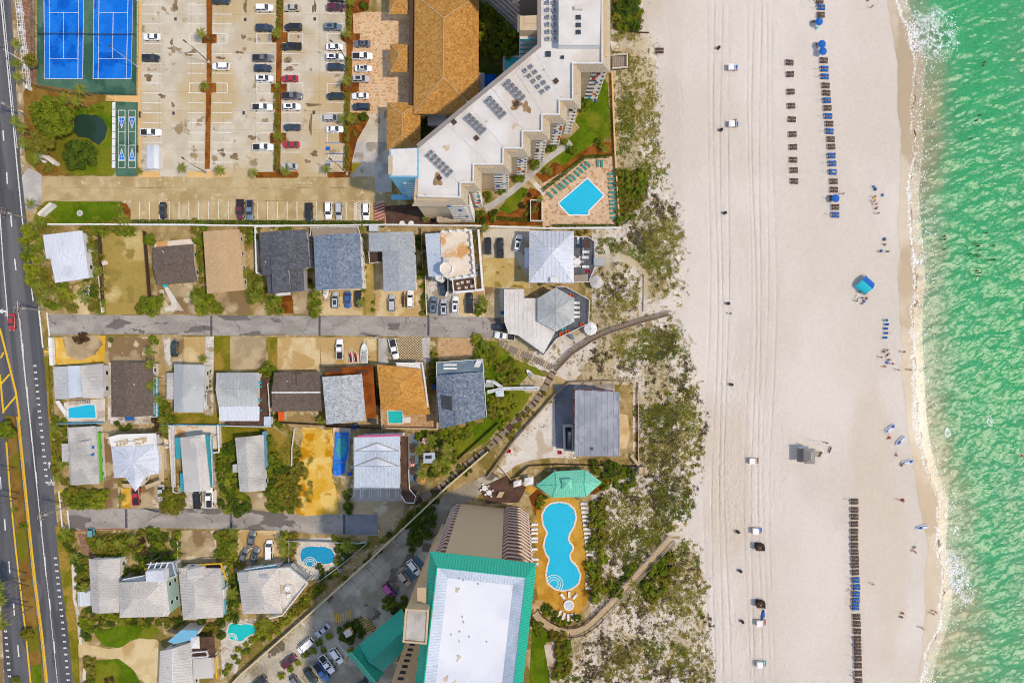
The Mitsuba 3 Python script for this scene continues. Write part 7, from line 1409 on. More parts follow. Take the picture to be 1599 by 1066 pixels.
for x,y,t in ((219.5,180,'upper brown bench beside the shuffleboard court'),(215.8,233,'lower brown bench beside the shuffleboard court')):
 k=thing('park_bench',t,'bench');c=P(x,y);obj('seat',bx(.5,1.7,.07,c+[0,0,.45]),'wood_dark',k);obj('backrest',bx(.07,1.7,.5,c+[.25,0,.5]),'wood_dark',k);obj('leg',bx(.45,.08,.45,c+[0,.7,0]),'metal_dark',k);obj('leg',bx(.45,.08,.45,c+[0,-.7,0]),'metal_dark',k)
h=building('small white gabled shed in the car park bays',gable([(229,227),(248,227),(248,264),(228.5,264)],2.5,3.3,'v',.72),'white_wall','metal_white',None,vents=0,wins=False,over=.2,catg='shed',name='garden_shed',capm='metal_white')
def monument(px,py,ang,L,label,text=None):
 k=thing('monument_sign',label,'sign');c=P(px,py);R=rot2(ang)
 obj('base',bx(L,1.1,.5,c,ang),'concrete_plain',k);obj('sign_panel',bx(L*.9,.45,1.7,c+[0,0,.5],ang),'white_paint',k);obj('cap',bx(L,.8,.18,c+[0,0,2.2],ang),'coping',k)
 for s in (-1,1):d=R@np.array([s*L*.48,0]);obj('pier',bx(.7,.9,2.3,c+[*d,0],ang),'white_wall',k)
monument(80,249,-.62,5.2,'white monument sign in the mulch by the largest tree');monument(78,329,.72,4.2,'slim white monument sign on the lawn strip')
k=thing('sign_wall','curved white wall behind the monument sign','wall');obj('wall_run',ext(LineString(PP([(60,238),(66,247),(74,254)],0)).buffer(.35),0,1.2),'white_wall',k);obj('coping',ext(LineString(PP([(60,238),(66,247),(74,254)],0)).buffer(.45),1.2,1.3),'coping',k)
k=thing('manhole','round pale manhole slab in the middle of the lawn strip','manhole');c=P(125,333);obj('ring',cyl(.85,.14,c,24),'concrete_plain',k);obj('cover',cyl(.55,.02,c+[0,0,.142],20),'metal_pole',k)
k=thing('utility_box','square white utility box at the edge of the dry lot','utility box');obj('cabinet',bx(1.1,1.0,.9,P(165.5,411),.2),'white_paint',k);obj('lid',bx(1.2,1.1,.06,P(165.5,411)+[0,0,.9],.2),'coping',k)
for x,y,t in ((97,766,'yellow warning mat at the corner of the southern lane'),(109,848,'small yellow warning mat by the southern footpath'),(73,549,'small yellow warning mat at the northern lane corner')):
 k=thing('tactile_mat',t,'warning mat');obj('mat',bx(1.3,.7,.03,P(x,y)+[0,0,.06]),'yellow_paint',k);obj('stud_row',cat([bx(.08,.6,.03,P(x,y)+[i*.2-.5,0,.09]) for i in range(6)]),'yellow_paint',k)
k=thing('crate_box','cream utility cabinet in the round island of the tower drive','utility box');obj('cabinet',bx(1.9,1.7,1.5,P(545.5,984.5,1),.5),'tan_curb',k);obj('lid',bx(2.0,1.8,.08,P(545.5,984.5,1)+[0,0,1.5],.5),'coping',k)
k=thing('tarpaulin','crumpled bright blue tarpaulin over a pile on the pale strip','tarpaulin')
tp=Polygon(PP([(525.5,675),(546,674),(546,700),(541,722),(538,738),(525,743),(521,738),(522,720),(524,700)]));x0,y0,x1,y1=tp.bounds
tg=grid(np.arange(x0,x1,.22),np.arange(y0,y1,.22),lambda X,Y:.25+.7*meshkit.fbm(np.stack([X*.5,Y*.35,X*0],-1),2,4)+.5*np.abs(meshkit.fbm(np.stack([X*1.5,Y*.8,X*0],-1),3,8)-.5));cc=np.asarray(tg.vertices)[tg.faces].mean(1);obj('sheet',M(tg.vertices,tg.faces[shapely.contains_xy(tp,cc[:,0],cc[:,1])]),'tarp_blue',k)
for x,y,a in ((536,678,-.1),(533,721,.05)):obj('rope_bar',bar(P(x,y)+[-1.4,.1,1.15],P(x,y)+[1.6,-.1+a*4,1.15],.12),'wood',k)
obj('green_cover',M(np.asarray(tg.vertices)+[0,0,.06],tg.faces[shapely.contains_xy(Polygon(PP([(527,684),(540,682),(543,696),(538,712),(530,716),(526,704)])),cc[:,0],cc[:,1])]),'teal_wall',k)
for x,y,t in ((551,668,'small blue bin right of the blue tarpaulin top'),(546,740,'small blue bin beside the tail of the blue tarpaulin'),(556,663.5,'blue crate by the pink parapet'),(550,729,'grey bin beside the blue tarpaulin'),(784.5,488,'small blue bin at the corner of the flat white house'),(153,421,'turquoise bin left of the dry lot'),(257,445.5,'turquoise bin below the brown bungalow'),(677,604,'dark blue bin left of the blue slate house')):
 k=thing('wheeled_bin',t,'bin');c=P(x,y,1);m='canvas_teal' if 'turq' in t else 'grey_wall' if 'grey' in t else 'canvas_blue';obj('body',bx(.9,.8,1.0,c*[1,1,0]),m,k);obj('lid',bx(1.0,.9,.1,c*[1,1,0]+[0,0,1.0]),m,k)
ac=dict(cabinet=mikit.ply(bx(1.15,1.15,1.0),'m_steel'),fan=mikit.ply(cyl(.44,.05,(0,0,1.0),14),'m_black_plastic'),grille=mikit.ply(cat([bx(1.0,.05,.02,(0,0,1.06)),bx(.05,1.0,.02,(0,0,1.06)),bx(.7,.05,.02,(0,0,1.065),.78),bx(.7,.05,.02,(0,0,1.065),-.78)]),'m_steel'))
group('air_conditioner',**ac)
def acs(cl,a,b,n,off,k0=25.0-.15):
 for j in range(2):
  for i in range(n):
   t=i/(n-1);x,y=a[0]+(b[0]-a[0])*t+off[0]*j,a[1]+(b[1]-a[1])*t+off[1]*j;c=P(x,y,k0+.5)
   ang=math.atan2(-(b[1]-a[1]),b[0]-a[0]);inst('air_conditioner','air_conditioner',c[0],c[1],k0,ang,.76,f'grey air conditioner, {ORD[i]} down the {("left", "right")[j]} row of the {cl}','air conditioner','air conditioners of the '+cl)
acs('lowest roof cluster',(668,243),(699,273),6,(5.5,-5.5));acs('second roof cluster from the bottom',(728,185),(751,207),5,(5.5,-5));acs('third roof cluster from the bottom',(760,158),(782,182),5,(5.5,-5));acs('fourth roof cluster from the bottom',(789,132),(812,156),5,(5.5,-5));acs('upper diagonal roof cluster',(820,110),(847,143),5,(9,-6));acs('straight roof cluster beside the penthouse',(855,4),(855.5,61),6,(10,0))
for i,(x,y) in enumerate(((746,417),(746.5,428),(531,889),(756,360),(740,357))):inst('air_conditioner','air_conditioner',*P(x,y)[:2],.0,0,.95,('upper grey air conditioner in the narrow yard east of the turret house','lower grey air conditioner in the narrow yard east of the turret house','grey unit south of the rounded pool','grey unit behind the turret house wall','grey unit at the condominium wall behind the turret house')[i],'air conditioner')
for i,(x,y) in enumerate(((628,352),(642,352))):
 k=thing('garden_table',f'{("left", "right")[i]} white table in the dark service yard','table');c=P(x,y-3,.7);obj('top',cyl(.8,.06,c*[1,1,0]+[0,0,.7],16),'white_paint',k);obj('leg',cyl(.08,.7,c*[1,1,0],8),'white_paint',k)
 # loungers, umbrellas, people
def lounger_parts(m,cush=None,L=1.95,Wd=.66):
 g=dict(frame=mikit.ply(cat([bx(L,.07,.08,(0,s*Wd/2,.28)) for s in (-1,1)]+[bx(.07,.07,.30,(x,s*Wd/2,0)) for s in (-1,1) for x in (-L*.45,L*.42)]),'m_'+m))
 n=7
 for i in range(n):g['slat'+(f'_{i:03d}' if i else '')]=mikit.ply(bx(.14,Wd,.04,(-L/2+.12+i*.185,0,.36)),'m_'+m)
 g['backrest']=mikit.ply(plate([(L*.16,-Wd/2,.40),(L*.16,Wd/2,.40),(L*.49,Wd/2,.72),(L*.49,-Wd/2,.72)],.05),'m_'+m)
 if cush:g['cushion']=mikit.ply(cat([bx(L*.62,Wd*.9,.09,(-L*.17,0,.40)),plate([(L*.16,-Wd*.44,.52),(L*.16,Wd*.44,.52),(L*.48,Wd*.44,.83),(L*.48,-Wd*.44,.83)],.08)]),'m_'+cush)
 return g
def twin(cush,seed=0,arms=False):
 g={};one=lounger_parts('wood_dark',cush)
 for i,dy in enumerate((-.56,.56)):
  for k,d in one.items():g[k+('' if i==0 else '_1%02d'%(int(k.split('_')[1]) if '_' in k else 0))]={**d,'to_world':T().translate([0,dy,0])}
 g['console']=mikit.ply(bx(.5,.34,.42,(-.15,0,0)),'m_wood');g['crossbar']=mikit.ply(cat([bx(.14,1.75,.07,(.95,0,.55)),bx(.14,1.75,.07,(-.95,0,.30))]),'m_wood_dark')
 return g
group('twin_brown',**twin(None));group('twin_blue',**twin('canvas_blue'));group('lounge_white',**lounger_parts('white_paint','canvas_white'));group('lounge_teal',**lounger_parts('wood_pale','teal_sling'));group('lounge_tan',**lounger_parts('wood_pale','canvas_white'))
def umbrella_mesh(r=1.15,n=8,zc=2.15,drop=.42):
 V=[(0,0,zc)];F=[]
 for i in range(n*2):a=math.pi*i/n;rr_=r*(1 if i%2==0 else .93);V.append((rr_*math.cos(a),rr_*math.sin(a),zc-drop));
 for i in range(n*2):F.append((0,1+i,1+(i+1)%(n*2)))
 v0=np.array(V); return thick([[v0[a],v0[b],v0[c]] for a,b,c in F],.02)
group('umbrella_blue',canopy=mikit.ply(umbrella_mesh(),'m_canvas_blue'),pole=mikit.ply(cyl(.03,2.2,(0,0,0),6),'m_wood_pale'),finial=mikit.ply(cyl(.04,.12,(0,0,2.14),6),'m_white_paint'),rib=mikit.ply(cat([bar((0,0,2.05),(1.05*math.cos(a),1.05*math.sin(a),1.71),.025) for a in np.arange(8)*math.pi/4]),'m_wood_pale'))
group('umbrella_shut',canopy=mikit.ply(tube([(0,0,.75),(0,0,1.2),(0,0,2.1)],[.10,.13,.03],8),'m_canvas_blue'),pole=mikit.ply(cyl(.03,2.25,(0,0,0),6),'m_wood_pale'),strap=mikit.ply(cyl(.135,.06,(0,0,1.2),8),'m_white_paint'))
group('barrel',drum=mikit.ply(cyl(.42,1.0,(0,0,0),14),'m_metal_dark'),rim=mikit.ply(cyl(.45,.06,(0,0,.97),14),'m_black_plastic'),liner=mikit.ply(cyl(.36,.02,(0,0,1.032),12),'m_rubber'))
def gi(name,g,px,py,rz,label,catg,grp=None,s=1.0,z=.3):
 if g[:4]=='twin':s=(1.04,.84,1.0)
 c=P(px,py,z); return inst(name,g,c[0],c[1],ground_z(c[0],c[1])-.02,rz,s,label,catg,grp)
inland=[(1231,100),(1232,118),(1233,145),(1234,167),(1235,188),(1236,211),(1237,231),(1237,251),(1238,267),(1238.5,284)]
for i,(x,y) in enumerate(inland):gi('twin_lounger','twin_brown',x,y,math.pi*1.0+prand.uniform(-.06,.06),f'brown wooden twin lounger, {ORD[i]} from the top of the inland beach row','beach lounger','inland row of twin loungers')
gi('twin_lounger','twin_brown',1030,80,math.pi,'lone brown wooden twin lounger beside the dune track','beach lounger')
up=[(1278,-3,0),(1278.5,3,0),(1281,13,1),(1280.5,25,0),(1285,96,0),(1286,109,1),(1286.6,121,1),(1288,135,0),(1289,146.5,0),(1290,158,1),(1291,170,0),(1292,182.5,1),(1293.7,194.5,0),(1294,206,1),(1296,218.5,0),(1297,230,0),(1297,244,1),(1298.5,256,1),(1299,269.5,1),(1300.5,284,0),(1301,297,0),(1299,310,0),(1303,324,0),(1303,336,1)]
for i,(x,y,b) in enumerate(up):
 gi('twin_lounger','twin_blue' if b else 'twin_brown',x,y,math.pi+prand.uniform(-.06,.06),f'{"blue-cushioned" if b else "bare brown"} wooden twin lounger, {ORD[i]} from the top of the upper seaward row','beach lounger','upper seaward row of twin loungers')
 if b or i%4==1:gi('closed_umbrella','umbrella_shut',x-8.5,y-1.5,0,f'furled blue umbrella behind the {ORD[i]} twin lounger of the upper seaward row','beach umbrella','furled umbrellas of the upper row',z=1.2)
low=[(1332.7,782,0),(1333,795,0),(1333,805.7,0),(1332.5,817,0),(1332.5,828.5,0),(1332.5,839,0),(1332.5,850,0),(1333,860.5,0),(1333.5,871,0),(1333.5,881,0),(1334,892,0),(1334.5,904,1),(1335.5,915,1),(1334.8,926,1),(1334.6,936.5,1),(1334,946.5,1),(1336,961.5,0),(1336.5,972.5,0),(1337,984,0),(1337.3,995.6,0),(1337.5,1006,0),(1338,1016,0),(1338.3,1026.5,0),(1338.6,1037.5,0),(1339,1050,0),(1339.5,1062,0)]
for i,(x,y,b) in enumerate(low):
 gi('twin_lounger','twin_blue' if b else 'twin_brown',x,y,math.pi+prand.uniform(-.06,.06),f'{"blue-cushioned" if b else "bare brown"} wooden twin lounger, {ORD[i]} from the top of the lower seaward row','beach lounger','lower seaward row of twin loungers')
 if i<16 or i in (19,20,22,24):gi('closed_umbrella','umbrella_shut',x-8.5,y-1.5,0,f'furled blue umbrella behind the {ORD[i]} twin lounger of the lower seaward row','beach umbrella','furled umbrellas of the lower row',z=1.2)
for x,y,t in ((1278,35,'open blue umbrella topmost in the upper seaward row'),(1282.5,70,'upper of the two open blue umbrellas standing together'),(1284,81,'lower of the two open blue umbrellas standing together'),(1304,310,'open blue umbrella near the bottom of the upper seaward row')):gi('beach_umbrella','umbrella_blue',x,y,prand.uniform(0,1),t,'beach umbrella',None,1.0,2.0)
for i,(x,y) in enumerate(((1121,76.5),(1125,204),(1131,333),(1136,474),(1141,600),(1151,829),(1155,890),(1158,968.5))):gi('rubbish_barrel','barrel',x,y,0,f'dark rubbish barrel, {ORD[i]} from the top along the beach wheel tracks','barrel','barrels along the wheel tracks',z=.8)
def rental(px,py,label,gear='canvas_blue',stack=True):
 k=thing('rental_box',label,'storage box');c=P(px,py,1);c[2]=ground_z(*c[:2])
 obj('cabinet',bx(1.5,1.45,1.2,c),'white_wall',k);obj('lid',thick([[c+[-.82,.8,1.42],c+[.82,.8,1.22],c+[.82,-.8,1.22],c+[-.82,-.8,1.42]]],.08),'white_paint',k);obj('door',bx(.06,.9,1.0,c+[.77,0,.1]),'wood_pale',k);obj('plinth',bx(1.7,1.6,.1,c),'wood',k)
 for i in range(3):
  g2=thing('folded_canvas',f'{("top", "middle", "bottom")[i]} folded canvas beside the {label[:label.find(" hut") + 4]}{label[label.find(" hut") + 4:]}','folded canvas');obj('roll',bx(1.1,.5,.5,c+[1.4,.5-i*.5,0],.1*i),gear if i<2 else 'wood',g2);obj('strap',bx(.1,.52,.52,c+[1.4,.5-i*.5,0],.1*i),'white_paint',g2)
for x,y,t,g_ in ((1140,107,'topmost white hut on the beach','canvas_blue'),(1141,195,'second white hut from the top on the beach','canvas_blue'),(1173,719,'white hut left of the lifeguard cabin','terracotta'),(1178,827.6,'white hut with blue gear beside the upper lounger stack','canvas_blue'),(1184,970.7,'white hut below the lower lounger stack','red_cloth'),(1184.6,1035,'lowest white hut on the beach','teal_wall')):rental(x,y,t,g_)
for x,y,t in ((1182.5,851,'upper'),(1183.5,939,'lower')):
 for i in range(5):gi('stacked_lounger','twin_brown',x+(i%2)*.6,y+(i%3-1)*1.2,math.pi/2*(i%2)*.12,f'twin lounger in the {t} heap on the beach, {ORD[i]} layer from the sand','beach lounger',f'{t} heap of loungers')
 for i in range(1,5):scene[list(scene)[-i]]['to_world']=T().translate([0,0,.42*(5-i)])@scene[list(scene)[-i]]['to_world']
boat(1189.5,961,85,4.2,.9,'dark blue kayak beside the hut below the lower lounger stack','canvas_blue','canvas_blue','kayak',.2,'kayak',.75)
k=thing('lifeguard_cabin','grey lifeguard cabin on stilts with a hipped roof','lifeguard cabin');c=P(1262,711,4);gz=ground_z(*c[:2]);c[2]=gz
for sx_ in (-1,1):
 for sy_ in (-1,1):obj('stilt',bx(.2,.2,2.0,c+[sx_*1.0,sy_*1.4,0]),'wood_grey',k)
obj('platform',bx(4.2,3.8,.15,c+[-.5,0,2.0]),'wood_grey',k);obj('wall',bx(2.2,3.0,2.0,c+[0,0,2.15]),'grey_wall',k)
q=[c+[x,y,4.15] for x,y in ((-1.5,2.1),(1.5,2.1),(1.5,-2.1),(-1.5,-2.1))];r1_,r2_=c+[0,.8,4.95],c+[0,-.8,4.95]
lf=[[q[0],q[1],r1_],[q[1],q[2],r2_,r1_],[q[2],q[3],r2_],[q[3],q[0],r1_,r2_]];rk=obj('roof',thick(lf,.1),'taupe_metal',k);[obj('ridge_cap',bar(a,b,.1),'metal_pole',rk) for a,b in ((r1_,r2_),(q[0],r1_),(q[1],r1_),(q[2],r2_),(q[3],r2_))]
obj('ramp',thick([[c+[1.6,.6,2.1],c+[4.4,.6,.1],c+[4.4,-.6,.1],c+[1.6,-.6,2.1]]],.1),'wood_grey',k);obj('window',bx(.06,1.6,.8,c+[1.11,0,2.9]),'glass_dark',k)
for s in (-1,1):obj('railing',bar(c+[-2.5,s*1.8,3.0],c+[-1.1,s*1.8,3.0],.08),'wood_grey',k)
k=thing('rescue_board','white rescue board leaning on the lifeguard cabin','surfboard');c2=P(1254,698,2.5);obj('board',loft([(-1.9,.05,0,.08,.01),(-1.2,.28,0,.12,.02),(.4,.33,0,.12,.02),(1.5,.2,0,.1,.02),(1.9,.04,0,.08,.01)]).apply_translation([c2[0],c2[1],gz+2.2]),'white_paint',k);obj('fin',bx(.3,.04,.2,(c2[0]-1.4,c2[1],gz+2.3)),'black_plastic',k)
for x,y,a,t,m in ((1278,708,1.0,'left dark bench by the lifeguard cabin','wood_dark'),(1293.5,701,1.2,'right dark bench by the lifeguard cabin','wood_dark')):
 k=thing('beach_bench',t,'bench');c2=P(x,y);c2[2]=ground_z(*c2[:2]);obj('seat',bx(1.6,.4,.08,c2+[0,0,.42],a),m,k);[obj('leg',bx(.1,.4,.42,c2+[math.cos(a)*s,math.sin(a)*s,0],a),m,k) for s in (-.7,.7)]
for x,y,t in ((1267,686,'short pale post above the lifeguard cabin'),(1283,694,'grey flag pole laid toward the left bench'),(1250,693,'small post at the corner of the lifeguard cabin')):
 k=thing('flag_pole',t,'flag pole');c2=P(x,y);c2[2]=ground_z(*c2[:2]);obj('pole',tube([c2,c2+[0,0,3.2]],[.05,.03],6),'metal_pole',k);obj('flag',plate([c2+[0,0,3.1],c2+[.9,.15,3.0],c2+[.9,.1,2.5],c2+[0,0,2.55]],.02),'yellow_paint' if 'short' in t else 'red_cloth',k)
k=thing('beach_tent','two-tone blue and turquoise beach canopy','beach tent');c=P(1351,444,1.6);c[2]=ground_z(*c[:2]);R=rot2(-.72)
def arch(u0,u1,n=8,w=1.9):
 V,F=[],[]
 for i in range(n+1):
  u=u0+(u1-u0)*i/n
  for s in (-1,1):x,y=R@np.array([s*w*(1-.1*abs(u)),u*2.2]);V.append(c+[x+.25*(1-u*u),y,.35+1.7*math.sqrt(max(0,1-(u*.98)**2))])
 return V,n
for nm,u0,u1,m in (('blue_panel',-1,-.02,'canvas_teal'),('turquoise_panel',-.02,1,'canvas_blue')):
 V,n=arch(u0,u1);fs=[[V[2*i],V[2*i+1],V[2*i+3],V[2*i+2]] for i in range(n)];obj(nm if m=='x' else ('turquoise_panel' if m=='canvas_teal' else 'blue_panel'),thick(fs,.02),m,k)
for u in (-1,1):
 for s in (-1,1):x,y=R@np.array([s*1.8,u*2.1]);obj('pole',bar(c+[x,y,0],c+[x*.9,y*.9,1.2],.05),'metal_pole',k)
for x,y,t in ((931.5,440,'pale octagonal umbrella by the pyramid-roofed house'),(922.5,513,'white striped octagonal umbrella by the flat white house')):
 k=thing('patio_umbrella',t,'umbrella');c=P(x,y,2.8);c[2]=0;um=umbrella_mesh(1.9,8,3.0,.7);obj('canopy',M(np.array(um.vertices)+c,um.faces),'metal_warm' if x>925 else 'canvas_white',k);obj('pole',cyl(.06,2.9,c,8),'wood',k);[obj('rib',bar(c+[0,0,3.02],c+[1.85*math.cos(a),1.85*math.sin(a),2.33],.05,.04),'grey_wall',k) for a in np.arange(8)*math.pi/4]
k=thing('tiki_umbrella','round straw umbrella on the blue-grey terrace','umbrella');c=P(657,750,2.6);c[2]=0;um=umbrella_mesh(1.35,10,2.9,.8);obj('thatch',M(np.array(um.vertices)+c,um.faces),'thatch',k);obj('pole',cyl(.09,2.5,c,8),'wood',k)
k=thing('round_deck','dark octagonal deck with a round table at the tail of the wooden side deck','deck');c=P(641,775,2);obj('floor',ext(Point(c[:2]).buffer(2.1,2),1.6,1.8),'brown_deck',k);obj('table',cyl(.7,.08,(c[0],c[1],2.5),16),'grey_wall',k);obj('pedestal',cyl(.1,.7,(c[0],c[1],1.8),8),'metal_dark',k);obj('railing',ext(Point(c[:2]).buffer(2.12,2).exterior.buffer(.06),2.6,2.75),'wood_dark',k)
for x,y,t in ((631,777,'red and white striped umbrella at the round deck'),(643,724,'red and white striped umbrella on the stair deck'),(664,688,'pink and white umbrella in the palm garden')):
 k=thing('striped_umbrella',t,'umbrella');c=P(x,y,2.4);c[2]=0
 for i in range(12):a0,a1=i*math.pi/6,(i+1)*math.pi/6;obj('panel',thick([[c+[0,0,2.6],c+[.95*math.cos(a0),.95*math.sin(a0),2.25],c+[.95*math.cos(a1),.95*math.sin(a1),2.25]]],.015),('pink_wall' if 'pink' in t else 'red_cloth') if i%2 else 'canvas_white',k)
 obj('pole',cyl(.05,2.6,c,6),'wood',k)
k=thing('garden_pergola','small pale blue flat pergola with a dark skylight in the palm garden','pergola');c=P(670,714,2.8);c[2]=0
obj('roof',ext(Polygon(PP([(661,707),(679,706),(680,723),(661,723)],2.8)),2.6,2.75),'metal_blue',k);obj('skylight',ext(Polygon(PP([(664,711),(674,710.5),(674,716),(664,716)],2.8)),2.75,2.8),'glass_dark',k);[obj('post',bx(.15,.15,2.6,P(x,y)),'white_paint',k) for x,y in ((662,709),(678,708),(662,721),(678,721))]
for x,y,w_,h_,t in ((808,754.5,12,9,'left white pool cabana beside the mint pavilion'),(826,751,14,12,'right white pool cabana beside the mint pavilion')):
 k=thing('pool_cabana',t,'cabana');q=[(x-w_/2,y-h_/2+1.5),(x+w_/2,y-h_/2-1.5),(x+w_/2,y+h_/2-1.5),(x-w_/2,y+h_/2+1.5)];f_,_=fan(q,2.5,(x,y),3.0);obj('canopy',thick(f_,.04),'canvas_white',k);[obj('post',bx(.1,.1,2.5,np.r_[P(a,b,2.5)[:2],0]),'metal_pole',k) for a,b in q]
for x,y,t in ((757,761,'white round table on the left of the dark tower terrace'),(764,768,'white square table among chairs on the dark tower terrace')):
 k=thing('patio_table',t,'table');c=P(x,y);obj('top',cyl(.75,.06,c+[0,0,.72],14),'white_paint',k);obj('leg',cyl(.08,.72,c,8),'white_paint',k)
 for i in range(4):a=i*1.57+.5;ch=thing('patio_chair',f'white chair at the {"round" if "round" in t else "square"} table of the dark tower terrace, {ORD[i]} anticlockwise','chair',t[:40]);d=c+[1.15*math.cos(a),1.15*math.sin(a),0];obj('seat',bx(.5,.5,.06,d+[0,0,.42],a),'white_paint',ch);obj('backrest',bx(.06,.5,.5,d+[.25*math.cos(a),.25*math.sin(a),.45],a),'white_paint',ch);obj('leg',bx(.4,.4,.42,d,a),'white_paint',ch)
k=thing('picnic_table','tan slatted picnic table on the dark tower terrace','table');c=P(781.5,771);[obj('slat',bx(.24,1.9,.05,c+[i*.3-.6,0,.72],-.5),'wood_pale',k) for i in range(5)];obj('frame',bx(1.2,1.4,.68,c,-.5),'wood',k)
LW='lounge_white'
for i in range(21):t=i/20;gi('pool_lounger',LW,911.5+9.5*min(1,t*1.6)-(2 if t>.9 else 0),786+132*t,math.pi*0+prand.uniform(-.05,.05),f'white pool lounger, {ORD[i]} from the top on the seaward side of the golden deck','sun lounger','seaward row of the golden deck')
for i,(x,y) in enumerate(((835,818.5),(835,826),(835,832),(835,840),(835,845),(834.5,857),(836,873),(836,880))):gi('pool_lounger',LW,x,y,math.pi,f'white pool lounger, {ORD[i]} from the top beside the tower balconies','sun lounger','tower side of the golden deck')
for i,(x,y,a) in enumerate(((873.5,957,-2.1),(880,961,-1.9),(887,963,-1.57),(893,962.5,-1.4),(899,962,-1.2),(878.5,930.5,2.2),(888.5,927.5,1.57),(898,930.5,.9))):gi('pool_lounger',LW,x,y,a,f'white lounger, {ORD[i]} clockwise around the hot tub','sun lounger','loungers round the hot tub')
row=[(1105,432),(1133,405),(1160,382),(1183,370),(1205,348),(1230,330),(1252,315),(1277,293),(1298,272),(1322,250),(1345,232),(1408,228),(1435,228)]
for i,(x,y) in enumerate(row):gi('deck_lounger','lounge_teal',590+x/4.1,200+y/4.1,2.4 if i<11 else 1.57,f'teal-slung lounger, {ORD[i]} from the lower left in the diagonal row of the pool deck','sun lounger','diagonal row of the condominium pool')
for i,(x,y) in enumerate(((1495,295),(1497,325),(1498,353),(1500,382),(1502,412),(1503,440),(1504,467),(1506,490),(1507,515),(1509,545),(1511,574))):gi('deck_lounger','lounge_teal',590+x/4.1,200+y/4.1,0,f'teal-slung lounger, {ORD[i]} from the top along the tan wall of the pool deck','sun lounger','wall row of the condominium pool')
for i,(x,y,a,t) in enumerate(((899.5,473,0,'topmost white lounger on the dark deck of the octagonal room'),(899.5,480,0,'second white lounger on the dark deck of the octagonal room'),(899.5,488,0,'third white lounger on the dark deck of the octagonal room'),(899.5,494.5,0,'lowest white lounger on the dark deck of the octagonal room'),(914,393.5,0,'upper white lounger on the grey sea deck'),(913.5,402,0,'middle white lounger on the grey sea deck'),(914,416.5,0,'lower white lounger on the grey sea deck'),(902.5,376,1.57,'white lounger at the top of the grey sea deck'),(472.5,891,1.1,'leftmost white lounger by the rounded pool'),(478,894,1.1,'middle white lounger by the rounded pool'),(484.5,897,1.1,'rightmost white lounger by the rounded pool'),(452,914,0,'upper white lounger on the wedge terrace'),(450,920,0,'lower white lounger on the wedge terrace'),(1146,194,0,'white lounger')[:4]) if True else ()):
 if t=='white lounger': continue
 k=gi('pool_lounger',LW,x,y,a,t,'sun lounger')
 zz=2.6 if 'octagonal' in t else 2.4 if 'sea deck' in t else 6.0 if 'wedge' in t else 0
 if zz:c=P(x,y,zz);scene[k]['to_world']=T().translate([float(c[0]),float(c[1]),zz]).rotate([0,0,1],math.degrees(a))
for i,(x,y,z,m,t) in enumerate(((908,507,2.6,'orange_cloth','upper orange chair pair on the dark octagon deck'),(875.6,522,2.6,'orange_cloth','lowest orange chair on the dark octagon deck'),(885,517.5,2.6,'orange_cloth','middle orange chair on the dark octagon deck'),(892,461.5,2.6,'orange_cloth','orange chair at the top of the dark octagon deck'),(880,512,2.6,'canvas_teal','turquoise chair on the dark octagon deck'),(918,424,2.4,'red_cloth','red chair on the grey sea deck'),(900,415,2.4,'white_paint','white chair at the table of the grey sea deck'),(795,704,.1,'red_cloth','red chair alone on the concrete court'),(874,706,.1,'red_cloth','red and dark heap by the ribbed block stair'))):
 k=thing('deck_chair',t,'chair');c=P(x,y,z);c[2]=z;obj('seat',bx(.9,.8,.4,c),m,k);obj('backrest',bx(.15,.8,.5,c+[.42,0,.4]),m,k);obj('armrest',bx(.8,.12,.2,c+[0,.4,.4]),m,k);obj('armrest',bx(.8,.12,.2,c+[0,-.4,.4]),m,k)
k=thing('deck_table','round white table on the grey sea deck','table');c=P(901,409,2.4);obj('top',cyl(1.0,.07,c*[1,1,0]+[0,0,3.1],16),'white_paint',k);obj('leg',cyl(.1,.7,c*[1,1,0]+[0,0,2.4],8),'white_paint',k)
for i in range(6):
 a=i*1.05;k=thing('dining_chair',f'white chair at the round table of the grey sea deck, {ORD[i]} anticlockwise from the right','chair','seats of the sea deck table');d=c*[1,1,0]+[1.4*math.cos(a),1.4*math.sin(a),2.4];obj('seat',bx(.5,.5,.45,d,a),'white_paint',k);obj('backrest',bx(.08,.5,.5,d+[.24*math.cos(a),.24*math.sin(a),.45],a),'white_paint',k)
for i,(x,y) in enumerate(((715,443),(722,441),(731,440),(717,450),(728,449),(737,447))):
 k=thing('terrace_chair',f'pale seat, {ORD[i]} on the brown terrace of the turret house','chair');c=P(x,y,5.6);c[2]=5.5;obj('seat',bx(.8,.7,.4,c),'coping',k);obj('backrest',bx(.12,.7,.4,c+[.36,0,.4]),'coping',k)
for x,y,w_,l_,z,t in ((450.5,916.5,1.6,1.0,6.0,'white table on the wedge terrace'),(452,928,1.0,1.0,6.0,'white round table lower on the wedge terrace')):
 k=thing('terrace_table',t,'table');c=P(x,y,z);c[2]=z;obj('top',bx(w_,l_,.07,c+[0,0,.7]),'white_paint',k);obj('leg',bx(.2,.2,.7,c),'white_paint',k)
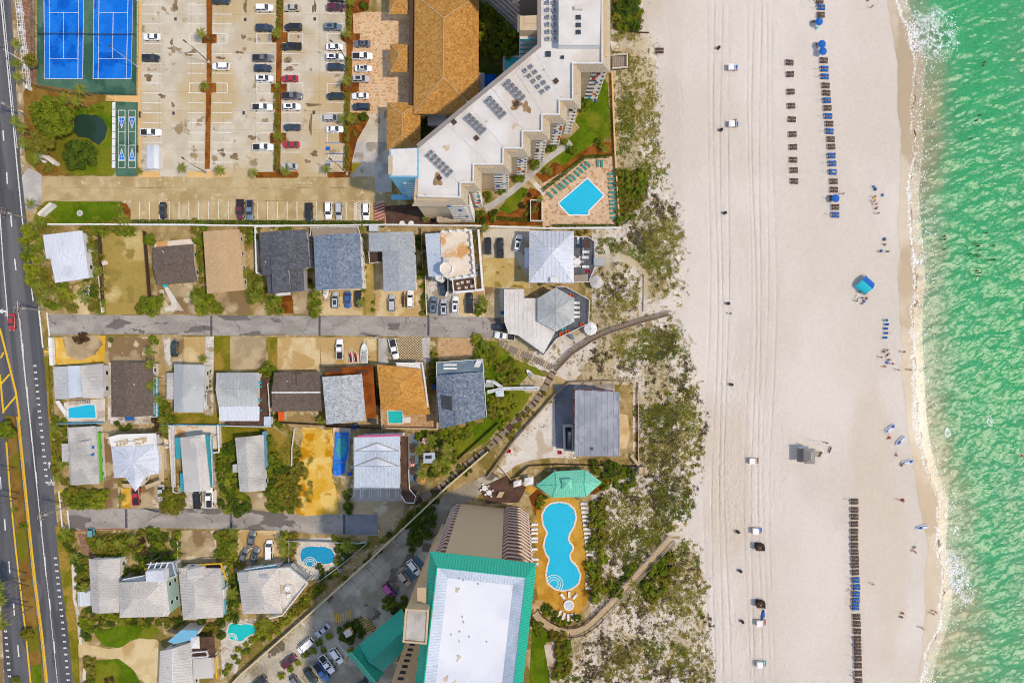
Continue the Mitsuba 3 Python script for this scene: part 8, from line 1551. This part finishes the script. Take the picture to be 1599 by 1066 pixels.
for i,(x,y) in enumerate(((1380,500),(1381.5,506.5),(1380,513),(1380.5,520),(1379,527))):
 k=thing('folding_chair',f'dark blue folding chair, {ORD[i]} from the top of the short line near the water','folding chair','line of folding chairs');c=P(x,y);c[2]=ground_z(*c[:2]);obj('seat',bx(.6,.62,.06,c+[0,0,.38],.2),'canvas_blue' if i else 'teal_wall',k);obj('backrest',plate([c+[.28,-.3,.4],c+[.28,.3,.4],c+[.52,.3,.95],c+[.52,-.3,.95]],.04),'canvas_blue',k);obj('leg',cat([bar(c+[-.25,s,0],c+[.25,s,.4],.04) for s in (-.28,.28)]),'metal_pole',k);obj('leg',cat([bar(c+[.25,s,0],c+[-.25,s,.4],.04) for s in (-.28,.28)]),'metal_pole',k)
 # people: one continuous body each, clothes and hair on it
plain('skin_a',(.42,.24,.15),.6);plain('skin_b',(.30,.16,.095),.6);plain('skin_c',(.14,.075,.045),.6);plain('hair_dark',(.02,.014,.01),.7);plain('hair_fair',(.25,.15,.06),.7)
for n_,c_ in (('navy',(.02,.03,.09)),('black',(.015,.015,.018)),('red',(.42,.03,.03)),('teal',(.03,.22,.26)),('white',(.6,.6,.58)),('orange',(.55,.14,.03))):plain('swim_'+n_,c_,.8)
def chain(pts,rad):
 s=[m3.Manifold.sphere(r,14).translate([float(v) for v in p]) for p,r in zip(pts,rad)]
 return [m3.Manifold.batch_hull([a,b]) for a,b in zip(s[:-1],s[1:])]
def figure(pose):
 hip,kn,an_,to=pose['leg'];out=[]
 pel,chest,neck,head=pose['spine']
 pel,chest,neck,head=map(np.array,(pel,chest,neck,head));side=np.array(pose.get('side',[0,1,0]),float)
 out+=chain([pel+side*.08,pel-side*.08],[.125,.125]);out+=chain([pel,(pel+chest)/2,chest],[.13,.115,.135]);out+=chain([chest+side*.12,chest-side*.12],[.105,.105]);out+=chain([chest,neck],[.08,.055])
 fwd=np.array(pose.get('fwd',[1,0,0]),float);up_=(head-neck);up_/=np.linalg.norm(up_)
 out+=chain([neck,head],[.055,.085]);out+=chain([head+up_*.03,head+up_*.03+fwd*.02],[.095,.09]);out+=chain([head-up_*.05+fwd*.03,head+fwd*.04],[.06,.07]);out+=chain([head+fwd*.10,head+fwd*.12-up_*.02],[.02,.022]);out+=chain([head+side*.095,head+side*.1-up_*.02],[.02,.018]);out+=chain([head-side*.095,head-side*.1-up_*.02],[.02,.018])
 legs=[]
 for s,L in ((1,pose['leg']),(-1,pose['leg2'])):
  h,k,a,t=map(np.array,L);legs+=[chain([h,k],[.09,.058])];out+=chain([h,k,a],[.09,.056,.038]);out+=chain([a-fwd*.03,t],[.038,.032])
 for s,A in ((1,pose['arm']),(-1,pose['arm2'])):
  sh,el,wr=map(np.array,A);out+=chain([sh,el,wr],[.055,.042,.03]);d=wr-el;d/=np.linalg.norm(d);pw=np.cross(d,side) if abs(np.dot(d,side))<.9 else fwd;pw=pw/np.linalg.norm(pw)
  palm_=wr+d*.07;out+=chain([wr,palm_],[.03,.034])
  for i in range(4):o=pw*(i-1.5)*.02;L_=(.06,.075,.07,.055)[i];out+=chain([palm_+o,palm_+o+d*(.03+L_*.5),palm_+o+d*(.03+L_)-side*s*.015],[.010,.009,.008])
  out+=chain([wr+d*.03+pw*.03,wr+d*.06+pw*.055,wr+d*.09+pw*.06],[.012,.010,.009])
 b=m3.Manifold.batch_boolean(out,m3.OpType.Add).refine_to_length(.09);mm=b.to_mesh();tm=trimesh.Trimesh(mm.vert_properties[:,:3],mm.tri_verts,process=True);trimesh.smoothing.filter_taubin(tm,iterations=4)
 sw=m3.Manifold.batch_boolean(chain([pel+side*.09,pel-side*.09],[.14,.14])+[m3.Manifold.batch_hull([m3.Manifold.sphere(.108,12).translate([float(v) for v in np.array(L[0])]),m3.Manifold.sphere(.085,12).translate([float(v) for v in np.array(L[0])*.45+np.array(L[1])*.55])]) for L in (pose['leg'],pose['leg2'])],m3.OpType.Add)
 top=m3.Manifold.batch_boolean(chain([chest+side*.12,chest-side*.12],[.115,.115])+chain([pel*.3+chest*.7,chest],[.128,.145]),m3.OpType.Add)
 hair=m3.Manifold.batch_boolean(chain([head+up_*.055-fwd*.025,head+up_*.05-fwd*.01],[.095,.09])+chain([head-fwd*.05,head-fwd*.07-up_*.07],[.08,.06]),m3.OpType.Add)
 return tm,sw,top,hair
def stand(step=.12,arm=.15,lean=0.0,down=0.0):
 return dict(spine=[(0,0,.93),(lean,0,1.30),(lean+.01,0,1.46),(lean+.03,0,1.62)],leg=[(0,.09,.88),(step*.6,.1,.48),(step*.7,.1,.08),(step*.7+.17,.11,.035)],leg2=[(0,-.09,.88),(-step*.3,-.1,.48),(-step*1.2,-.1,.09),(-step*1.2+.16,-.11,.035)],arm=[(lean,.19,1.38),(lean-arm,.25,1.12),(lean-arm*.6+.05,.25,.86)],arm2=[(lean,-.19,1.38),(lean+arm,-.25,1.12),(lean+arm*1.6,-.24,.88)])
def sit(): return dict(spine=[(0,0,.16),(-.06,0,.52),(-.04,0,.68),(0,0,.84)],leg=[(.02,.1,.13),(.40,.14,.36),(.72,.13,.07),(.88,.13,.06)],leg2=[(.02,-.1,.13),(.42,-.14,.30),(.78,-.12,.07),(.94,-.12,.06)],arm=[(-.05,.19,.60),(-.18,.27,.36),(-.22,.28,.10)],arm2=[(-.05,-.19,.60),(.08,-.26,.38),(.30,-.18,.34)])
def lie(): return dict(spine=[(0,0,.13),(.38,0,.14),(.54,0,.13),(.70,0,.14)],leg=[(-.05,.09,.11),(-.46,.12,.13),(-.86,.13,.06),(-.98,.14,.08)],leg2=[(-.05,-.09,.11),(-.46,-.1,.09),(-.88,-.12,.06),(-1.0,-.12,.09)],arm=[(.44,.19,.13),(.22,.32,.08),(.0,.3,.06)],arm2=[(.44,-.19,.13),(.60,-.36,.08),(.84,-.3,.07)],fwd=[0,0,1.0],side=[0,1,0])
def bend(): return dict(spine=[(0,0,.88),(.30,0,1.12),(.42,0,1.18),(.56,0,1.22)],leg=[(0,.09,.84),(.1,.12,.46),(0,.12,.08),(.17,.13,.035)],leg2=[(0,-.09,.84),(.06,-.12,.46),(-.1,-.12,.08),(.06,-.13,.035)],arm=[(.34,.19,1.12),(.40,.24,.84),(.46,.2,.60)],arm2=[(.34,-.19,1.12),(.36,-.24,.84),(.48,-.2,.62)])
def wade(): return dict(stand(.05,.3),arm=[(0,.19,1.38),(.06,.44,1.26),(.26,.56,1.24)],arm2=[(0,-.19,1.38),(.02,-.44,1.24),(.24,-.54,1.2)])
poses=dict(standing=stand(.06),walking=stand(.26,.22,.04),sitting=sit(),lying=lie(),bending=bend(),wading=wade())
FIG={k:figure(v) for k,v in poses.items()}
def person(px,py,pose,skin,suit,hair,rz,label,top=False,z=None,s=1.0,grp=None):
 key=f'p_{pose}_{skin}_{suit}_{hair}_{int(top)}'
 if key not in GROUPS:
  b,sw,tp_,hr=FIG[pose];g=dict(body=mikit.ply(b,'m_skin_'+skin,True),swimwear=mikit.ply(sw,'m_swim_'+suit,50),hair=mikit.ply(hr,'m_hair_'+hair,True))
  if top:g['top']=mikit.ply(tp_,'m_swim_'+suit,50)
  group(key,**g)
 c=P(px,py,.8 if pose not in ('sitting','lying') else .2);zz=ground_z(c[0],c[1]) if z is None else z
 if z is None:zz=float(beach_z(np.array([c[0]]),np.array([c[1]]))[0])
 return inst('person',key,c[0],c[1],zz,rz,s,label,'person',grp)
SK,SU=('a','b','c','b','a'),('navy','black','red','teal','white','orange')
sw_=[(1538,97,'upper of two bathers by the foam of the top breaker'),(1537,101.5,'lower of two bathers by the foam of the top breaker'),(1531,179,'upper of two bathers below the top breaker'),(1526,187.5,'lower of two bathers below the top breaker'),(1458,199,'lone bather nearest the shore below the top breaker'),(1516,216,'lone bather farther out below the top breaker'),(1475.6,368.6,'top bather of the three closest to shore'),(1476.6,373.6,'middle bather of the three closest to shore'),(1475.4,389.3,'lowest bather of the three closest to shore'),(1541,363.5,'topmost bather of the large group far out'),(1524,380,'upper left bather of the large group'),(1528.6,383.5,'bather just right of the upper left one in the large group'),(1552.6,383,'outermost upper bather of the large group'),(1530.6,390.6,'bather in the middle of the large group'),(1516,396.4,'leftmost bather of the large group'),(1525.3,398,'left of two touching bathers in the large group'),(1530,400,'right of two touching bathers in the large group'),(1546.8,406.3,'left of the lower outer pair of the large group'),(1553.4,405.3,'right of the lower outer pair of the large group'),(1526.5,422.8,'top bather of the lowest trio'),(1531.6,425.6,'right bather of the lowest trio'),(1528.6,430.4,'bottom bather of the lowest trio'),(1439,980,'bather standing in the foam at the lower shore')]
for i,(x,y,t) in enumerate(sw_):
 c=P(x,y);d=c[0]-float(shore_x(np.array([c[1]]))[0]);bed=-min(max(d*.055,0),3.2);person(x,y,'wading',('c','b','c')[i%3],SU[i%2+(i%5==0)*2],'dark',prand.uniform(0,6.3),t,z=max(bed,-.5))
bp=[(1361,11,'standing',0,'person in dark swimwear alone near the top waterline'),(1314.5,303,'walking',3,'person walking beside the lower open umbrella'),(1366,297,'sitting',0,'topmost person of the upper beach group'),(1365,307,'standing',3,'person with the yellow float in the upper beach group'),(1364,315,'bending',2,'person bending in the middle of the upper beach group'),(1367,319,'standing',0,'person right of the bending one in the upper beach group'),(1367,326,'sitting',1,'seated person low in the upper beach group'),(1370,333,'standing',3,'lowest person of the upper beach group'),(1380,375,'sitting',1,'top seated person of the small middle beach group'),(1381,382,'sitting',0,'second seated person of the small middle beach group'),(1375.5,393,'standing',1,'lower left person of the small middle beach group'),(1385,393,'sitting',3,'lower right person of the small middle beach group'),(1342,456,'standing',1,'left person below the two-tone canopy'),(1349,459,'sitting',2,'right person below the two-tone canopy'),(1345,465,'standing',0,'middle person below the two-tone canopy'),(1337,470,'bending',1,'lower left person below the two-tone canopy'),(1345,474,'sitting',3,'lowest person below the two-tone canopy'),(1386,546,'bending',0,'top person of the scattered shore group'),(1380,549,'sitting',2,'seated person upper left in the scattered shore group'),(1385.5,554,'lying',1,'lying person in the scattered shore group'),(1375,557.5,'standing',1,'person standing apart left of the scattered shore group'),(1386.5,562,'sitting',0,'seated person at the centre of the scattered shore group'),(1393,567.5,'walking',2,'person walking away right of the scattered shore group'),(1379.7,572,'lying',5,'person in orange lying below the scattered shore group'),(1410.6,549,'walking',0,'upper person walking on the wet sand'),(1402.5,577,'walking',2,'left of two persons walking below the shore group'),(1421.5,577,'walking',1,'person stepping into the foam below the shore group'),(1287.5,690,'bending',2,'person in red beside the lifeguard cabin'),(1388,683.5,'sitting',5,'person in orange between the upper jet skis'),(1399,710.5,'sitting',2,'seated person between the second and third jet ski'),(1407,726,'sitting',2,'seated person at the third jet ski'),(1406,780.5,'standing',5,'person in orange between jet skis on the open sand'),(1409,779.5,'sitting',2,'person in red beside the one in orange on open sand'),(1427.5,853,'sitting',3,'upper person of the pair below the lone jet ski'),(1427,860,'bending',2,'lower person of the pair below the lone jet ski'),(1361.5,910.5,'walking',3,'person walking right of the blue-cushioned loungers'),(1409,956,'sitting',2,'upper person of the pair on the lower beach'),(1407,962,'sitting',0,'lower person of the pair on the lower beach'),(1455.5,957.5,'walking',0,'left of two waders at the lower waterline'),(1460,954.5,'walking',2,'right of two waders at the lower waterline'),(1279,26,'sitting',0,'person seated among the topmost loungers'),(1290.5,158,'lying',3,'person lying on the tenth twin lounger of the upper row'),(1299,269.5,'lying',4,'person in white lying on a blue lounger of the upper row'),(1328,921,'standing',0,'person standing behind the blue-cushioned loungers'),(1332,1056,'bending',0,'person bending behind the lowest loungers'),(1147,189,'sitting',0,'person sitting beside the second white hut'),(1139,489.5,'standing',1,'person standing below the fourth rubbish barrel'),(1269,36,'sitting',2,'person in the shade of the topmost open umbrella'),(1273,71,'sitting',2,'person in red by the paired umbrellas')]
for i,(x,y,po,su,t) in enumerate(bp):
 z= None
 if 'lying on' in t:c=P(x,y);z=ground_z(*c[:2])+.42
 person(x,y,po,SK[i%5],SU[su],'fair' if i%4==0 else 'dark',prand.uniform(0,6.3) if 'lying on' not in t else 0.0,t,top=i%2==0,z=z)
for i,(x,y,m,t) in enumerate(((1363,292,'canvas_blue','blue chair top of the upper beach group'),(1365,296,'canvas_blue','second blue chair of the upper beach group'),(1377,305,'canvas_blue','blue chair right of the upper beach group'),(1364,310,'yellow_paint','yellow float of the upper beach group'),(1380,373,'canvas_blue','blue chair at the top of the middle beach group'),(1375,392,'canvas_blue','blue chair lower left of the middle beach group'),(1388,682,'orange_cloth','orange towel by the jet skis'),(1337,463,'canvas_white','white cooler below the two-tone canopy'),(1352,466,'terracotta','brown bag below the two-tone canopy'),(1348,470,'canvas_blue','blue bag below the two-tone canopy'),(1273,46,'canvas_teal','turquoise float ring under the topmost open umbrella'),(1354,1,'terracotta','brown bag near the top waterline'),(1384,566,'canvas_blue','blue bag in the scattered shore group'),(1408,780,'red_cloth','red towel between jet skis'))):
 k=thing('beach_gear',t,'beach gear');c=P(x,y);c[2]=ground_z(*c[:2]);obj('body',bx(.7,.55,.35,c,i),m,k);obj('handle',cat([bar(c+[-.2,0,.35],c+[0,0,.55],.05),bar(c+[0,0,.55],c+[.2,0,.35],.05)]),'wood_pale',k)
k=thing('buoy','small red buoy far out at the right edge of the sea','buoy');c=P(1594.4,710.7);obj('float',trimesh.creation.icosphere(2,.35).apply_translation([c[0],c[1],.15]),'red_cloth',k);obj('ring',cyl(.37,.1,(c[0],c[1],.1),12),'white_paint',k)
# foam on the sea and along the shore
def foam_cells(fn,x0,x1,y0,y1,step,seed,zoff=.04):
 r=np.random.default_rng(seed);xs_,ys_=np.arange(x0,x1,step),np.arange(y0,y1,step);X,Y=np.meshgrid(xs_,ys_);X,Y=X.ravel()+r.uniform(-.3,.3,X.size)*step,Y.ravel()+r.uniform(-.3,.3,Y.size)*step
 k=fn(X,Y)>r.uniform(0,1,X.size);X,Y=X[k],Y[k];n=len(X);Z=np.maximum(sea_z(X,Y),beach_z(X,Y))+zoff
 a=r.uniform(0,6.28,n);s=step*r.uniform(.5,.95,n);t=r.uniform(-.1,.1,(n,2))
 V=np.stack([np.c_[X+np.cos(a+i*1.571)*s*(1 if i%2 else 1.3),Y+np.sin(a+i*1.571)*s,Z+(t[:,0] if i%2 else t[:,1])*step] for i in range(4)],1).reshape(-1,3);i=np.arange(n)[:,None]*4
 return M(V,np.vstack([i+[0,1,2],i+[0,2,3]]))
def lace(X,Y,s,seed,th,sharp=9):q=np.stack([X*s,Y*s,X*0],-1); return np.clip((1-2.2*np.abs(meshkit.fbm(q,3,seed)-.5)-th)*sharp,0,1)
def shore_foam(X,Y):
 d=X-shore_x(Y);w=.35+1.7*meshkit.fbm(np.stack([Y*.09,Y*0,Y*0+3],-1),3,40)-.5+.6*np.exp(-((Y+12)/26)**2)
 e=.9*(meshkit.fbm(np.stack([X*.3,Y*.35,X*0],-1),3,42)-.5)
 core=np.clip(1.2-np.abs(d-.4+e*2)/(w*.55),0,1);back=np.clip(1-np.abs(d-3.2)/4.5,0,1)*lace(X,Y,.9,44,.62)
 return np.clip(core*1.1,0,1)*(.10+.5*lace(X,Y,1.2,46,.5))+back*.10
obj('shore_foam',foam_cells(shore_foam,104,128,-104,104,.2,1),'foam',label='broken white foam line where the waves reach the sand',cat='foam',kind='stuff')
def breaker(px,py,rx,ry,seed,ang=0.0,tail=1.0):
 c=P(px,py)
 def fn(X,Y):
  u=((X-c[0])*math.cos(ang)+(Y-c[1])*math.sin(ang))/rx;v=(-(X-c[0])*math.sin(ang)+(Y-c[1])*math.cos(ang))/ry
  e=.5*(meshkit.fbm(np.stack([X*.3,Y*.3,X*0],-1),3,seed)-.5)
  m=np.clip(1.25-np.hypot(u,v)-e*1.2,0,1);edge=np.exp(-((np.hypot(u,v)+e*1.2-.85)/.25)**2)*np.clip(.45-u*tail,0,1)
  return np.clip(m*1.3,0,1)*lace(X,Y,.62,seed+3,.62)*.42+edge*.3
 return foam_cells(fn,c[0]-rx*1.5,c[0]+rx*1.5,c[1]-ry*1.5,c[1]+ry*1.5,.17,seed,.06)
for px,py,rx,ry,sd,a,t in ((1458,55,6.5,6.5,3,-.35,'large white breaker near the top of the sea'),(1500,900,3.0,7.0,5,.35,'white breaker close to the lower shore'),(1433,405,2.0,1.8,7,.2,'small white crest touching the middle shore'),(1546,657,.9,1.8,9,.3,'small white crest far out between two dark bands'),(1496,830,.8,1.9,11,.2,'small white crest above the lower breaker'),(1480,675,.8,1.4,13,.2,'pale crest near the shore beside the jet skis')):obj('wave_crest',breaker(px,py,rx,ry,sd,a),'foam',label=t,cat='wave',kind='stuff')
